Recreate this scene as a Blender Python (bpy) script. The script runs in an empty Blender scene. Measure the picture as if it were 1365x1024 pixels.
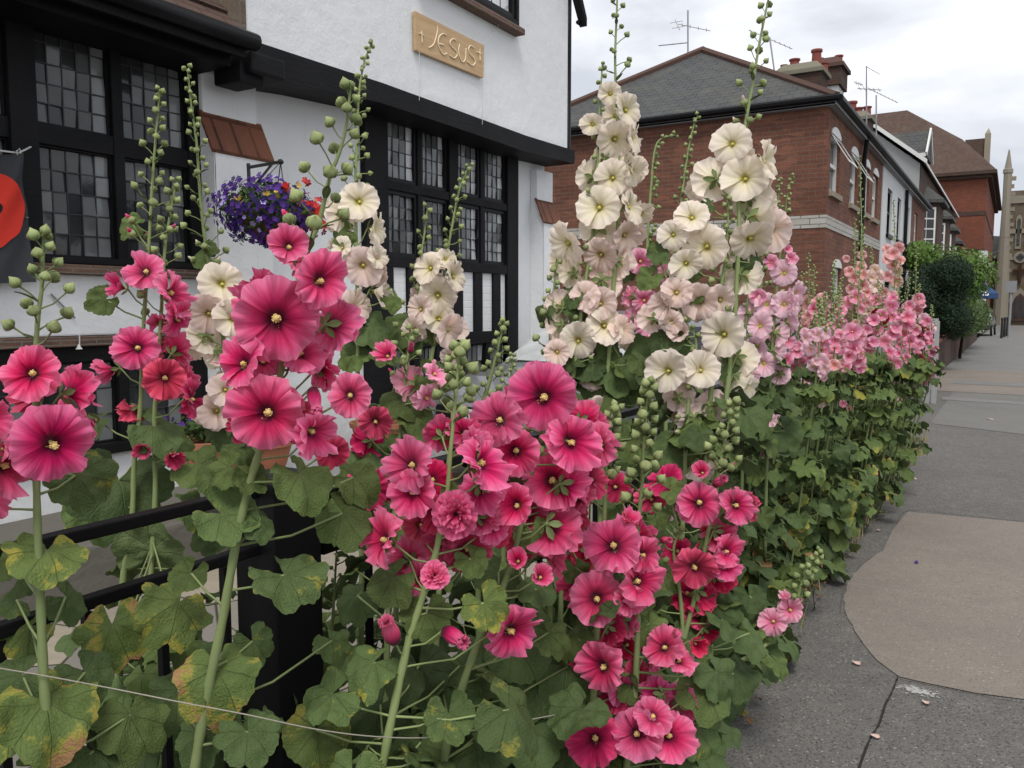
import bpy, bmesh, math, random
from mathutils import Vector, Matrix, noise
random.seed(7)
rnd = random.random
def U(a, b): return a + (b - a) * rnd()
S = bpy.context.scene
COL = S.collection
rad = math.radians

# ------------------------------------------------------------------ camera
F0 = 1104.0; PSI = rad(31.1); PIT = rad(5.23); H = 1.5
FW = Vector((-math.sin(PSI) * math.cos(PIT), math.cos(PSI) * math.cos(PIT), -math.sin(PIT)))
RT = Vector((math.cos(PSI), math.sin(PSI), 0.0))
UP = RT.cross(FW)
CAM = Vector((0, 0, H))
cam = bpy.data.cameras.new('camera'); camo = bpy.data.objects.new('camera', cam); COL.objects.link(camo)
cam.sensor_width = 36; cam.lens = 36 * F0 / 1365.0; cam.clip_end = 2000; cam.clip_start = 0.05
camo.location = CAM; camo.rotation_euler = (math.pi / 2 - PIT, 0, PSI)
S.camera = camo
def ray(x, y): return FW + RT * ((x - 682.5) / F0) - UP * ((y - 512) / F0)
def pt(x, y, d): return CAM + ray(x, y) * d                # point seen at x, y, d metres along the view axis
def onL(x, y, L):
    r = ray(x, y); return CAM + r * (-L / r.x)
def onZ(x, y, z=0.0):
    r = ray(x, y); return CAM + r * ((z - H) / r.z)
def onY(x, y, Y):
    r = ray(x, y); return CAM + r * (Y / r.y)

# ------------------------------------------------------------------ objects
def tag(o, label=None, cat=None, group=None, kind=None):
    if label: o['label'] = label
    if cat: o['category'] = cat
    if group: o['group'] = group
    if kind: o['kind'] = kind
    return o
def empty(name, loc, label, cat, group=None):
    o = bpy.data.objects.new(name, None); COL.objects.link(o); o.location = loc
    o.empty_display_size = .1
    return tag(o, label, cat, group)
def link(name, me, mat, parent=None, M=None):
    o = bpy.data.objects.new(name, me); COL.objects.link(o)
    if mat is not None:
        if not me.materials: me.materials.append(mat)
        if me.materials[0] is not mat:
            o.material_slots[0].link = 'OBJECT'; o.material_slots[0].material = mat
    if parent is not None:
        o.parent = parent
    if M is not None:
        # M is a world matrix; parents (and grandparents) are un-rotated empties or carry their own basis
        o.matrix_basis = (wm(parent).inverted() @ M) if parent is not None else M
    return o
def wm(o):
    M = o.matrix_basis.copy() if o.type == 'MESH' else Matrix.Translation(o.location)
    return wm(o.parent) @ M if o.parent else M

class MB:
    def __init__(s): s.v = []; s.f = []; s.uv = []; s.m = []
    def quad(s, a, b, c, d, uv=None, m=0):
        i = len(s.v); s.v += [tuple(a), tuple(b), tuple(c), tuple(d)]; s.f.append((i, i+1, i+2, i+3)); s.uv.append(uv); s.m.append(m)
    def poly(s, pts, uv=None, m=0):
        i = len(s.v); s.v += [tuple(p) for p in pts]; s.f.append(tuple(range(i, i+len(pts)))); s.uv.append(uv); s.m.append(m)
    def box(s, x0, x1, y0, y1, z0, z1):
        if x0 > x1: x0, x1 = x1, x0
        if y0 > y1: y0, y1 = y1, y0
        if z0 > z1: z0, z1 = z1, z0
        i = len(s.v)
        s.v += [(x0,y0,z0),(x1,y0,z0),(x1,y1,z0),(x0,y1,z0),(x0,y0,z1),(x1,y0,z1),(x1,y1,z1),(x0,y1,z1)]
        for f in ((0,3,2,1),(4,5,6,7),(0,1,5,4),(1,2,6,5),(2,3,7,6),(3,0,4,7)):
            s.f.append(tuple(i+k for k in f)); s.uv.append(None); s.m.append(0)
    def prism(s, pts, d):                                   # polygon swept along vector d
        d = Vector(d); a = [Vector(p) for p in pts]; b = [p + d for p in a]; n = len(a)
        s.poly(a[::-1]); s.poly(b)
        for k in range(n): s.quad(a[k], a[(k+1)%n], b[(k+1)%n], b[k])
    def bar(s, a, b, w, h=None):
        a = Vector(a); b = Vector(b); h = h or w
        t = (b-a).normalized(); up = Vector((0,0,1)) if abs(t.z) < .9 else Vector((0,1,0))
        x = t.cross(up).normalized() * w/2; y = x.cross(t).normalized() * h/2
        s.prism([a-x-y, a+x-y, a+x+y, a-x+y], b-a)
    def tube(s, pts, rs, n=6, cap=True):
        pts = [Vector(p) for p in pts]
        if not hasattr(rs, '__len__'): rs = [rs]*len(pts)
        base = len(s.v); ref = Vector((.31,.83,.46))
        for k, p in enumerate(pts):
            t = (pts[min(k+1, len(pts)-1)] - pts[max(k-1, 0)])
            t = t.normalized() if t.length > 1e-9 else Vector((0,0,1))
            x = t.cross(ref)
            if x.length < 1e-4: x = t.cross(Vector((1,0,0)))
            x.normalize(); y = t.cross(x)
            for j in range(n):
                a = 2*math.pi*j/n; s.v.append(tuple(p + (x*math.cos(a) + y*math.sin(a))*rs[k]))
        for k in range(len(pts)-1):
            for j in range(n):
                j2 = (j+1) % n
                s.f.append((base+k*n+j, base+k*n+j2, base+(k+1)*n+j2, base+(k+1)*n+j))
                s.uv.append([(j/n, k), ((j+1)/n, k), ((j+1)/n, k+1), (j/n, k+1)]); s.m.append(0)
        if cap:
            for k in (0, len(pts)-1):
                s.f.append(tuple(base+k*n+j for j in range(n))); s.uv.append([(0,0)]*n); s.m.append(0)
    def lathe(s, c, prof, n=16, sx=1, sy=1):                # prof: (radius, z)
        c = Vector(c); base = len(s.v)
        for r, z in prof:
            for j in range(n):
                a = 2*math.pi*j/n; s.v.append((c.x+r*math.cos(a)*sx, c.y+r*math.sin(a)*sy, c.z+z))
        for k in range(len(prof)-1):
            for j in range(n):
                j2 = (j+1)%n; s.f.append((base+k*n+j, base+k*n+j2, base+(k+1)*n+j2, base+(k+1)*n+j)); s.uv.append(None); s.m.append(0)
        s.f.append(tuple(base+j for j in range(n))[::-1]); s.uv.append(None); s.m.append(0)
        s.f.append(tuple(base+(len(prof)-1)*n+j for j in range(n))); s.uv.append(None); s.m.append(0)
    def add(s, me, M, off=0):                               # append a mesh transformed
        b = len(s.v); uvl = me.uv_layers[0].data if me.uv_layers else None
        for v in me.vertices: s.v.append(tuple(M @ v.co))
        for p in me.polygons:
            s.f.append(tuple(b+i for i in p.vertices)); s.m.append(off)
            s.uv.append([tuple(uvl[l].uv) for l in p.loop_indices] if uvl else None)
    def mesh(s, name, smooth=False, origin=None):
        me = bpy.data.meshes.new(name)
        o = Vector(origin) if origin is not None else Vector((0,0,0))
        V = [(v[0]-o.x, v[1]-o.y, v[2]-o.z) for v in s.v]
        me.from_pydata(V, [], s.f)
        lay = me.uv_layers.new(name='UVMap').data
        for p, uv in zip(me.polygons, s.uv):
            if uv is None:
                n = p.normal; a = max(range(3), key=lambda k: abs(n[k]))
                for l in p.loop_indices:
                    c = s.v[me.loops[l].vertex_index]
                    lay[l].uv = (c[1], c[2]) if a == 0 else ((c[0], c[2]) if a == 1 else (c[0], c[1]))
            else:
                for l, q in zip(p.loop_indices, uv): lay[l].uv = q
        me.polygons.foreach_set('material_index', s.m)
        if smooth: me.polygons.foreach_set('use_smooth', [True]*len(me.polygons))
        me.update(); return me
    def build(s, name, mat, parent=None, smooth=False, bevel=0):
        org = wm(parent).translation if parent is not None else None
        me = s.mesh(name, smooth, org)
        if bevel:
            bm = bmesh.new(); bm.from_mesh(me)
            bmesh.ops.remove_doubles(bm, verts=bm.verts, dist=1e-5)
            bmesh.ops.bevel(bm, geom=[e for e in bm.edges if len(e.link_faces) == 2 and e.calc_face_angle(0) > .5], offset=bevel, segments=2, affect='EDGES', profile=.6)
            bm.to_mesh(me); bm.free()
        for m in (mat if isinstance(mat, (list, tuple)) else [mat]): me.materials.append(m)
        o = bpy.data.objects.new(name, me); COL.objects.link(o)
        if parent is not None: o.parent = parent
        return o

# ------------------------------------------------------------------ materials
class NT:
    def __init__(s, name):
        s.mat = bpy.data.materials.new(name); s.mat.use_nodes = True; s.t = s.mat.node_tree
        s.bsdf = s.t.nodes['Principled BSDF']; s.out = s.t.nodes['Material Output']
    def n(s, typ, **kw):
        nd = s.t.nodes.new(typ)
        for k, v in kw.items():
            if k in nd.inputs.keys() or isinstance(k, int): pass
            setattr(nd, k, v)
        return nd
    def set(s, sock, v):
        if hasattr(v, 'is_output') or isinstance(v, bpy.types.NodeSocket): s.t.links.new(v, sock)
        else: sock.default_value = v
    def math(s, op, a, b=0.0, c=0.0, clamp=False):
        nd = s.t.nodes.new('ShaderNodeMath'); nd.operation = op; nd.use_clamp = clamp
        s.set(nd.inputs[0], a); s.set(nd.inputs[1], b); s.set(nd.inputs[2], c); return nd.outputs[0]
    def mix(s, f, a, b, mode='MIX'):
        nd = s.t.nodes.new('ShaderNodeMix'); nd.data_type = 'RGBA'; nd.blend_type = mode
        s.set(nd.inputs[0], f); s.set(nd.inputs[6], c4(a)); s.set(nd.inputs[7], c4(b)); return nd.outputs[2]
    def noise(s, vec, scale, detail=3, rough=.5, dist=0):
        nd = s.t.nodes.new('ShaderNodeTexNoise'); s.set(nd.inputs['Scale'], scale); nd.inputs['Detail'].default_value = detail
        nd.inputs['Roughness'].default_value = rough; nd.inputs['Distortion'].default_value = dist
        if vec is not None: s.t.links.new(vec, nd.inputs['Vector'])
        return nd.outputs['Fac'], nd.outputs['Color']
    def ramp(s, f, stops, interp='LINEAR'):
        nd = s.t.nodes.new('ShaderNodeValToRGB'); s.t.links.new(f, nd.inputs[0]); nd.color_ramp.interpolation = interp
        e = nd.color_ramp.elements
        while len(e) < len(stops): e.new(.5)
        for k, (p, c) in enumerate(stops):
            e[k].position = p; e[k].color = c4(c)
        return nd.outputs[0]
    def vmap(s, vec, scale=(1,1,1), loc=(0,0,0), rot=(0,0,0)):
        nd = s.t.nodes.new('ShaderNodeMapping'); s.t.links.new(vec, nd.inputs[0])
        nd.inputs['Scale'].default_value = scale; nd.inputs['Location'].default_value = loc; nd.inputs['Rotation'].default_value = rot
        return nd.outputs[0]
    def tc(s, o='Object'): return s.t.nodes.new('ShaderNodeTexCoord').outputs[o]
    def pos(s): return s.t.nodes.new('ShaderNodeNewGeometry').outputs['Position']
    def rand(s): return s.t.nodes.new('ShaderNodeObjectInfo').outputs['Random']
    def bump(s, h, strength=.3, dist=.01):
        nd = s.t.nodes.new('ShaderNodeBump'); nd.inputs['Strength'].default_value = strength; nd.inputs['Distance'].default_value = dist
        s.t.links.new(h, nd.inputs['Height']); s.t.links.new(nd.outputs[0], s.bsdf.inputs['Normal']); return nd.outputs[0]
    def fin(s, col, rough=.7, spec=.3, metal=0):
        s.set(s.bsdf.inputs['Base Color'], c4(col)); s.set(s.bsdf.inputs['Roughness'], rough)
        s.bsdf.inputs['Specular IOR Level'].default_value = spec; s.bsdf.inputs['Metallic'].default_value = metal
        return s.mat
    def translucent(s, col, fac, nrm=None):
        tr = s.t.nodes.new('ShaderNodeBsdfTranslucent'); s.set(tr.inputs[0], c4(col))
        mx = s.t.nodes.new('ShaderNodeMixShader'); mx.inputs[0].default_value = fac
        s.t.links.new(s.bsdf.outputs[0], mx.inputs[1]); s.t.links.new(tr.outputs[0], mx.inputs[2]); s.t.links.new(mx.outputs[0], s.out.inputs[0])
def c4(c):
    if isinstance(c, bpy.types.NodeSocket): return c
    if isinstance(c, (int, float)): return (c, c, c, 1)
    return tuple(c) + (1,) if len(c) == 3 else tuple(c)
def sr(r, g, b):                                            # sRGB bytes -> linear
    f = lambda v: (v/255/12.92) if v/255 <= .04045 else ((v/255+.055)/1.055)**2.4
    return (f(r), f(g), f(b))
def mul(c, k): return tuple(v*k for v in c)

def m_plain(name, col, rough=.6, spec=.3, var=.15, scale=20, bump=.15, metal=0, dist=.004):
    t = NT(name); p = t.pos(); f, _ = t.noise(p, scale, 4, .6); g, _ = t.noise(p, scale/9, 3)
    k = t.math('ADD', t.math('MULTIPLY', f, var), t.math('MULTIPLY', g, var))
    k = t.math('ADD', k, 1 - var)
    cc = t.mix(1.0, col, t.mix(k, (0,0,0), (1,1,1)), 'MULTIPLY')
    if bump: t.bump(f, bump, dist)
    return t.fin(cc, rough, spec, metal)
M = {}
# white painted render
t = NT('white_render'); p = t.pos()
f1, _ = t.noise(p, 45, 5, .65); f2, _ = t.noise(p, 1.3, 4, .6); f3, _ = t.noise(t.vmap(p, (1, 4.5, .35)), 3.2, 6, .7)
c = t.mix(t.ramp(f2, [(.35, (0,0,0)), (.75, (1,1,1))]), (.80,.81,.815), (.74,.75,.755))
c = t.mix(t.ramp(f3, [(.58, (0,0,0)), (.82, (.4,.4,.4))]), c, (.55,.55,.52))
hh = t.math('ADD', t.math('MULTIPLY', f1, .35), t.math('MULTIPLY', t.noise(p, 7, 4, .5)[0], 1.0))
t.bump(hh, .5, .02); M['white'] = t.fin(c, .85, .15)
t = NT('painted_brick_infill'); uv = t.tc('UV'); p = t.pos()
b = t.n('ShaderNodeTexBrick'); t.t.links.new(uv, b.inputs['Vector']); b.inputs['Scale'].default_value = 1
b.inputs['Brick Width'].default_value = .225; b.inputs['Row Height'].default_value = .075; b.inputs['Mortar Size'].default_value = .006; b.inputs['Mortar Smooth'].default_value = .6
f1, _ = t.noise(p, 60, 4); t.bump(t.math('ADD', t.math('MULTIPLY', b.outputs['Fac'], -.6), t.math('MULTIPLY', f1, .3)), .5, .008)
M['white_brick'] = t.fin(t.mix(t.noise(p, 4)[0], (.8,.8,.8), (.74,.74,.73)), .8, .2)
# black tarred timber
t = NT('black_timber'); p = t.pos(); f, _ = t.noise(t.vmap(p, (30, 4, 30)), 1.5, 5, .65); g, _ = t.noise(p, 3, 4)
t.bump(f, .5, .008); M['timber'] = t.fin(t.mix(t.ramp(g, [(.4, (0,0,0)), (.8, (1,1,1))]), (.007,.007,.008), (.014,.014,.015)), .6, .15)
M['black'] = m_plain('black_paint', (.006,.006,.007), .45, .18, .2, 60, .2)
M['iron'] = m_plain('black_iron', (.02,.02,.022), .4, .4, .2, 90, .2)
M['lead'] = m_plain('lead_came', (.03,.031,.033), .5, .4, .2, 90, .1)
def m_glass(name, col, rough=.08, spec=.5):
    t = NT(name); p = t.pos(); f, _ = t.noise(p, 22, 3, .5); t.bump(f, .12, .004)
    g, _ = t.noise(p, 5, 3, .6); return t.fin(t.mix(g, mul(col, .6), mul(col, 1.5)), rough, spec)
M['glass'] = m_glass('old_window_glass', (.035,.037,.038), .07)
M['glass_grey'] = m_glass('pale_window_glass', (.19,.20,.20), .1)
M['glass_pale'] = m_glass('painted_bright_glass', (.50,.51,.51), .12)  # pale colour imitates a bright reveal in windows, a reflection on the windscreen
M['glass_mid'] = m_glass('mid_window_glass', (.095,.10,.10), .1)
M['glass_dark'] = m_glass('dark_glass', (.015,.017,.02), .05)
def m_brick(name, c1, c2, c3, mortar, bw=.225, rh=.075, ms=.006, bmp=.4, stain=.35):
    t = NT(name); uv = t.tc('UV'); p = t.pos()
    b = t.n('ShaderNodeTexBrick'); t.t.links.new(uv, b.inputs['Vector']); b.inputs['Scale'].default_value = 1
    b.inputs['Brick Width'].default_value = bw; b.inputs['Row Height'].default_value = rh; b.inputs['Mortar Size'].default_value = ms
    b.inputs['Mortar Smooth'].default_value = .2; b.inputs['Bias'].default_value = -.1
    b.inputs['Color1'].default_value = c4(c1); b.inputs['Color2'].default_value = c4(c2); b.inputs['Mortar'].default_value = c4(mortar)
    # per-brick variation by a white noise on brick-sized cells
    w = t.n('ShaderNodeTexVoronoi'); w.inputs['Scale'].default_value = 1; t.t.links.new(t.vmap(uv, (1/bw, 1/rh, 1)), w.inputs['Vector'])
    col = t.mix(t.math('MULTIPLY', t.ramp(w.outputs['Color'], [(.5, (0,0,0)), (.85, (1,1,1))]), .6), b.outputs['Color'], c3)
    g, _ = t.noise(p, .8, 5, .65); col = t.mix(t.math('MULTIPLY', t.ramp(g, [(.45, (0,0,0)), (.75, (1,1,1))]), stain), col, mul(c1, .35))
    f, _ = t.noise(p, 60, 4, .6); col = t.mix(1, col, t.ramp(f, [(.2, (.7,.7,.7)), (.8, (1.15,1.15,1.15))]), 'MULTIPLY')
    t.bump(t.math('ADD', t.math('MULTIPLY', b.outputs['Fac'], -.7), t.math('MULTIPLY', f, .3)), bmp, .01)
    return t.fin(col, .88, .15)
M['brick'] = m_brick('red_brown_brick', (.19,.082,.055), (.14,.064,.046), (.28,.125,.08), (.17,.135,.11), .225, .075, .006, .4, .45)
M['brick_band'] = m_brick('white_glazed_brick', (.50,.49,.45), (.46,.44,.40), (.42,.40,.36), (.16,.14,.12), .30, .1, .008, .3, .15)
M['brick_red'] = m_brick('bright_red_brick', (.22,.07,.042), (.17,.058,.038), (.26,.09,.052), (.14,.09,.07), .225, .075, .008, .3, .25)
M['brick_dark'] = m_brick('dark_brick', (.09,.055,.042), (.07,.045,.038), (.12,.07,.05), (.09,.08,.07))
M['flint'] = m_brick('brown_stone', (.19,.145,.105), (.15,.115,.085), (.24,.19,.14), (.2,.17,.14), .3, .16, .012, .5, .3)
M['churchstone'] = m_plain('church_stone', (.27,.24,.19), .9, .1, .3, 3, .3, 0, .02)
M['churchwall'] = m_brick('church_rubble', (.16,.125,.085), (.13,.10,.07), (.2,.165,.12), (.18,.15,.11), .3, .16, .012, .5, .3)
M['stone'] = m_plain('pale_stone', (.30,.26,.2), .85, .15, .25, 6, .3, 0, .02)
M['capstone'] = m_plain('weathered_cement', (.2,.185,.14), .9, .1, .3, 12, .4, 0, .02)
M['ledge'] = m_brick('brick_sill', (.15,.085,.062), (.105,.07,.056), (.22,.15,.11), (.19,.165,.14), .22, .028, .005, .6, .5)
def m_tiles(name, c1, c2, c3, bw, rh, moss=.2):
    t = NT(name); uv = t.tc('UV'); p = t.pos()
    b = t.n('ShaderNodeTexBrick'); t.t.links.new(uv, b.inputs['Vector']); b.inputs['Scale'].default_value = 1
    b.inputs['Brick Width'].default_value = bw; b.inputs['Row Height'].default_value = rh; b.inputs['Mortar Size'].default_value = rh*.05
    b.inputs['Color1'].default_value = c4(c1); b.inputs['Color2'].default_value = c4(c2); b.inputs['Mortar'].default_value = c4(mul(c1, .25))
    w = t.n('ShaderNodeTexVoronoi'); w.inputs['Scale'].default_value = 1; t.t.links.new(t.vmap(uv, (1/bw, 1/rh, 1)), w.inputs['Vector'])
    col = t.mix(t.math('MULTIPLY', w.outputs['Color'], .55), b.outputs['Color'], c3)
    g, _ = t.noise(p, 2.2, 5, .65); col = t.mix(t.math('MULTIPLY', t.ramp(g, [(.5, (0,0,0)), (.75, (1,1,1))]), moss), col, (.13,.13,.08))
    # a saw-tooth height so that each course overlaps the one below
    sp = t.n('ShaderNodeSeparateXYZ'); t.t.links.new(uv, sp.inputs[0])
    saw = t.math('FRACT', t.math('DIVIDE', sp.outputs[1], rh))
    f, _ = t.noise(p, 40, 4)
    t.bump(t.math('ADD', t.math('MULTIPLY', saw, -.8), t.math('ADD', t.math('MULTIPLY', b.outputs['Fac'], -.5), t.math('MULTIPLY', f, .3))), .7, .02)
    return t.fin(col, .75, .25)
M['slate'] = m_tiles('grey_slate', (.064,.066,.068), (.055,.057,.058), (.10,.098,.092), .21, .17, .5)
M['redtile'] = m_tiles('brown_red_tile', (.17,.075,.052), (.12,.055,.042), (.27,.12,.07), .17, .11, .3)
M['browntile'] = m_tiles('dark_brown_tile', (.085,.052,.042), (.07,.044,.036), (.13,.075,.055), .18, .12, .4)
M['captile'] = m_tiles('orange_cap_tile', (.17,.065,.04), (.11,.05,.036), (.28,.11,.06), .16, .27, .3)
M['ridge'] = m_plain('terracotta_ridge', (.10,.058,.046), .8, .2, .35, 9, .4, 0, .02)
M['pot_red'] = m_plain('red_chimney_clay', (.22,.055,.042), .7, .3, .2, 9, .2)
M['terracotta'] = m_plain('terracotta', (.42,.17,.10), .8, .2, .25, 18, .25)
M['gutter'] = m_plain('grey_gutter', (.27,.28,.29), .5, .35, .3, 14, .15)
M['joinery'] = m_plain('white_joinery', (.68,.68,.66), .45, .4, .15, 12, .1)
M['render_w'] = m_plain('pale_render', (.62,.63,.63), .85, .15, .12, 3, .15)
M['render_g'] = m_plain('grey_render', (.36,.36,.36), .85, .15, .12, 3, .15)
M['alu'] = m_plain('dull_aluminium', (.32,.32,.33), .45, .5, .2, 30, .05, .6)
M['cord'] = m_plain('twine', (.36,.33,.27), .9, .1, .2, 400, .5)
M['rope'] = m_plain('white_rope', (.6,.6,.57), .9, .1, .2, 200, .5)
M['conc'] = m_plain('concrete_ledge', (.15,.14,.12), .9, .15, .4, 9, .5, 0, .02)
M['plank'] = None
# sign board
t = NT('pine_board'); p = t.pos(); f, _ = t.noise(t.vmap(p, (5, 2.2, 26)), 1.4, 4, .6, .6); g, _ = t.noise(p, 2.5)
t.bump(f, .15, .003); M['plank'] = t.fin(t.mix(t.ramp(f, [(.35, (0,0,0)), (.7, (1,1,1))]), (.58,.40,.22), (.47,.30,.15)), .55, .3)
M['rout'] = m_plain('carved_letter', (.86,.74,.52), .7, .2, .05, 30, 0)
M['banner'] = m_plain('charcoal_cloth', (.052,.055,.062), .8, .2, .15, 5, .2)
M['bannerred'] = m_plain('red_print', (.66,.045,.028), .75, .2, .08, 5, .1)
M['bannerblack'] = m_plain('black_print', (.015,.015,.016), .75, .2, .08, 5, .1)
# ground sheets
def m_asphalt(name, base, speck, bmp=.5, agg=220, big=.25, pit=.5):
    t = NT(name); p = t.pos()
    v = t.n('ShaderNodeTexVoronoi'); v.inputs['Scale'].default_value = agg; t.t.links.new(p, v.inputs['Vector'])
    r = t.ramp(v.outputs['Color'], [(.55, (0,0,0)), (.95, (1,1,1))])
    f, _ = t.noise(p, 90, 4, .7); g, _ = t.noise(p, 1.1, 6, .65); h, _ = t.noise(p, 9, 5, .6)
    c = t.mix(t.math('MULTIPLY', r, .5), base, speck)
    v2 = t.n('ShaderNodeTexVoronoi'); v2.inputs['Scale'].default_value = 46; t.t.links.new(p, v2.inputs['Vector'])
    chip = t.math('MULTIPLY', t.math('LESS_THAN', v2.outputs['Distance'], .22), t.math('GREATER_THAN', t.math('MULTIPLY', v2.outputs['Color'], 1.0), .66))
    c = t.mix(t.math('MULTIPLY', chip, .55), c, mul(speck, 1.6))
    c = t.mix(t.math('MULTIPLY', t.ramp(g, [(.35, (0,0,0)), (.7, (1,1,1))]), big), c, mul(base, .55))
    c = t.mix(t.math('MULTIPLY', t.ramp(h, [(.5, (0,0,0)), (.8, (1,1,1))]), .25), c, mul(speck, 1.1))
    v3 = t.n('ShaderNodeTexVoronoi'); v3.inputs['Scale'].default_value = 70; v3.inputs['Randomness'].default_value = 1; t.t.links.new(t.vmap(p, (1,1.4,1), (3,1,0)), v3.inputs['Vector'])
    pt_ = t.math('MULTIPLY', t.math('LESS_THAN', v3.outputs['Distance'], .34), t.math('GREATER_THAN', v3.outputs['Color'], .52))
    c = t.mix(t.math('MULTIPLY', pt_, pit), c, mul(base, .35))
    hsum = t.math('ADD', t.math('ADD', t.math('MULTIPLY', v.outputs['Distance'], -.6), t.math('MULTIPLY', f, .8)), t.math('ADD', t.math('MULTIPLY', pt_, -1.2), t.math('MULTIPLY', chip, .7)))
    t.bump(hsum, bmp, .006)
    return t.fin(c, .85, .25)
M['asph'] = m_asphalt('old_asphalt', (.135,.128,.117), (.28,.26,.235), .9, 130, .28, .7)
M['asph2'] = m_asphalt('smoother_asphalt', (.165,.16,.148), (.24,.23,.21), .45, 180, .25, .35)
M['asph3'] = m_asphalt('brown_asphalt', (.225,.195,.165), (.30,.26,.22), .5, 150, .35, .35)
M['asph4'] = m_asphalt('far_grey_asphalt', (.195,.19,.18), (.24,.235,.22), .3, 150, .35, .2)
M['crack2'] = m_plain('patch_edge_tar', (.11,.102,.092), .95, .1, .5, 60, .5)
M['crack'] = m_plain('crack_fill', (.035,.033,.03), .95, .1, .3, 90, .5)
M['chalk'] = None
t = NT('white_stain'); p = t.pos(); f, _ = t.noise(p, 60, 6, .75)
t.t.nodes.remove(t.out) if False else None
tb = t.n('ShaderNodeBsdfTransparent'); mx = t.n('ShaderNodeMixShader')
uvs = t.n('ShaderNodeSeparateXYZ'); t.t.links.new(t.tc('UV'), uvs.inputs[0])
g = t.math('MULTIPLY', t.math('GREATER_THAN', t.math('SUBTRACT', f, t.math('MULTIPLY', uvs.outputs[0], .32)), .40), .75)
t.t.links.new(g, mx.inputs[0]); t.t.links.new(tb.outputs[0], mx.inputs[1]); t.t.links.new(t.bsdf.outputs[0], mx.inputs[2]); t.t.links.new(mx.outputs[0], t.out.inputs[0])
M['chalk'] = t.fin((.5,.49,.47), .9, .1)
t = NT('crazy_paving'); p = t.pos()
v = t.n('ShaderNodeTexVoronoi'); v.feature = 'DISTANCE_TO_EDGE'; v.inputs['Scale'].default_value = 1.9; t.t.links.new(p, v.inputs['Vector'])
v2 = t.n('ShaderNodeTexVoronoi'); v2.inputs['Scale'].default_value = 1.9; t.t.links.new(p, v2.inputs['Vector'])
f, _ = t.noise(p, 18, 6, .7)
c = t.mix(t.ramp(v2.outputs['Color'], [(.3, (0,0,0)), (.8, (1,1,1))]), (.21,.195,.175), (.42,.36,.27)); c = t.mix(t.math('MULTIPLY', f, .7), c, (.15,.14,.125))
e = t.ramp(v.outputs['Distance'], [(.004, (1,1,1)), (.014, (0,0,0))]); c = t.mix(e, c, (.05,.05,.035))
t.bump(t.math('ADD', t.math('MULTIPLY', e, -1.0), t.math('MULTIPLY', f, .3)), .6, .02); M['paving'] = t.fin(c, .85, .2)
M['soil'] = m_plain('dry_soil', (.062,.047,.033), .95, .1, .5, 30, 1, 0, .03)
M['kerb'] = m_plain('kerb_stone', (.26,.25,.23), .85, .2, .2, 9, .3)
M['road'] = m_asphalt('road_asphalt', (.055,.055,.055), (.11,.11,.11))
M['yellow'] = m_plain('yellow_line', (.5,.42,.22), .8, .2, .3, 20, .1)

# petals ------------------------------------------------
def m_petal(name, stops, vein=.22, tr=.3, vcol=None, hv=.06):
    t = NT(name); sp = t.n('ShaderNodeSeparateXYZ'); t.t.links.new(t.tc('UV'), sp.inputs[0]); u, v = sp.outputs[0], sp.outputs[1]
    vec = t.n('ShaderNodeCombineXYZ'); t.set(vec.inputs[0], t.math('MULTIPLY', u, 16.0)); t.set(vec.inputs[1], t.math('MULTIPLY', v, .9)); t.set(vec.inputs[2], t.math('MULTIPLY', t.rand(), 50.0))
    f, _ = t.noise(vec.outputs[0], 1.0, 4, .65, .25)
    vec2 = t.n('ShaderNodeCombineXYZ'); t.set(vec2.inputs[0], t.math('MULTIPLY', u, 2.0)); t.set(vec2.inputs[1], t.math('MULTIPLY', v, 3.0)); t.set(vec2.inputs[2], t.math('MULTIPLY', t.rand(), 90.0))
    g, _ = t.noise(vec2.outputs[0], 1.0, 3, .6)
    vv = t.math('ADD', v, t.math('MULTIPLY', t.math('SUBTRACT', f, .5), .30)); vv = t.math('ADD', vv, t.math('MULTIPLY', t.math('SUBTRACT', g, .5), .18), clamp=True)
    c = t.ramp(vv, stops)
    ln = t.ramp(f, [(.42, (1,1,1)), (.56, (0,0,0))])
    c = t.mix(t.math('MULTIPLY', ln, vein), c, vcol or stops[1][1])
    hs = t.n('ShaderNodeHueSaturation'); t.set(hs.inputs['Color'], c)
    r = t.rand(); t.set(hs.inputs['Value'], t.math('ADD', .88, t.math('MULTIPLY', r, .22)))
    r2 = t.math('FRACT', t.math('MULTIPLY', r, 17.3)); t.set(hs.inputs['Saturation'], t.math('ADD', 1 - hv*1.2, t.math('MULTIPLY', r2, hv*2)))
    r3 = t.math('FRACT', t.math('MULTIPLY', r, 41.7)); t.set(hs.inputs['Hue'], t.math('ADD', .5 - hv*.12, t.math('MULTIPLY', r3, hv*.24)))
    t.bump(t.math('ADD', f, t.math('MULTIPLY', g, .8)), .4, .0018)
    m = t.fin(hs.outputs[0], .62, .2); t.bsdf.inputs['Sheen Weight'].default_value = .15
    t.translucent(hs.outputs[0], tr); return m
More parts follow.
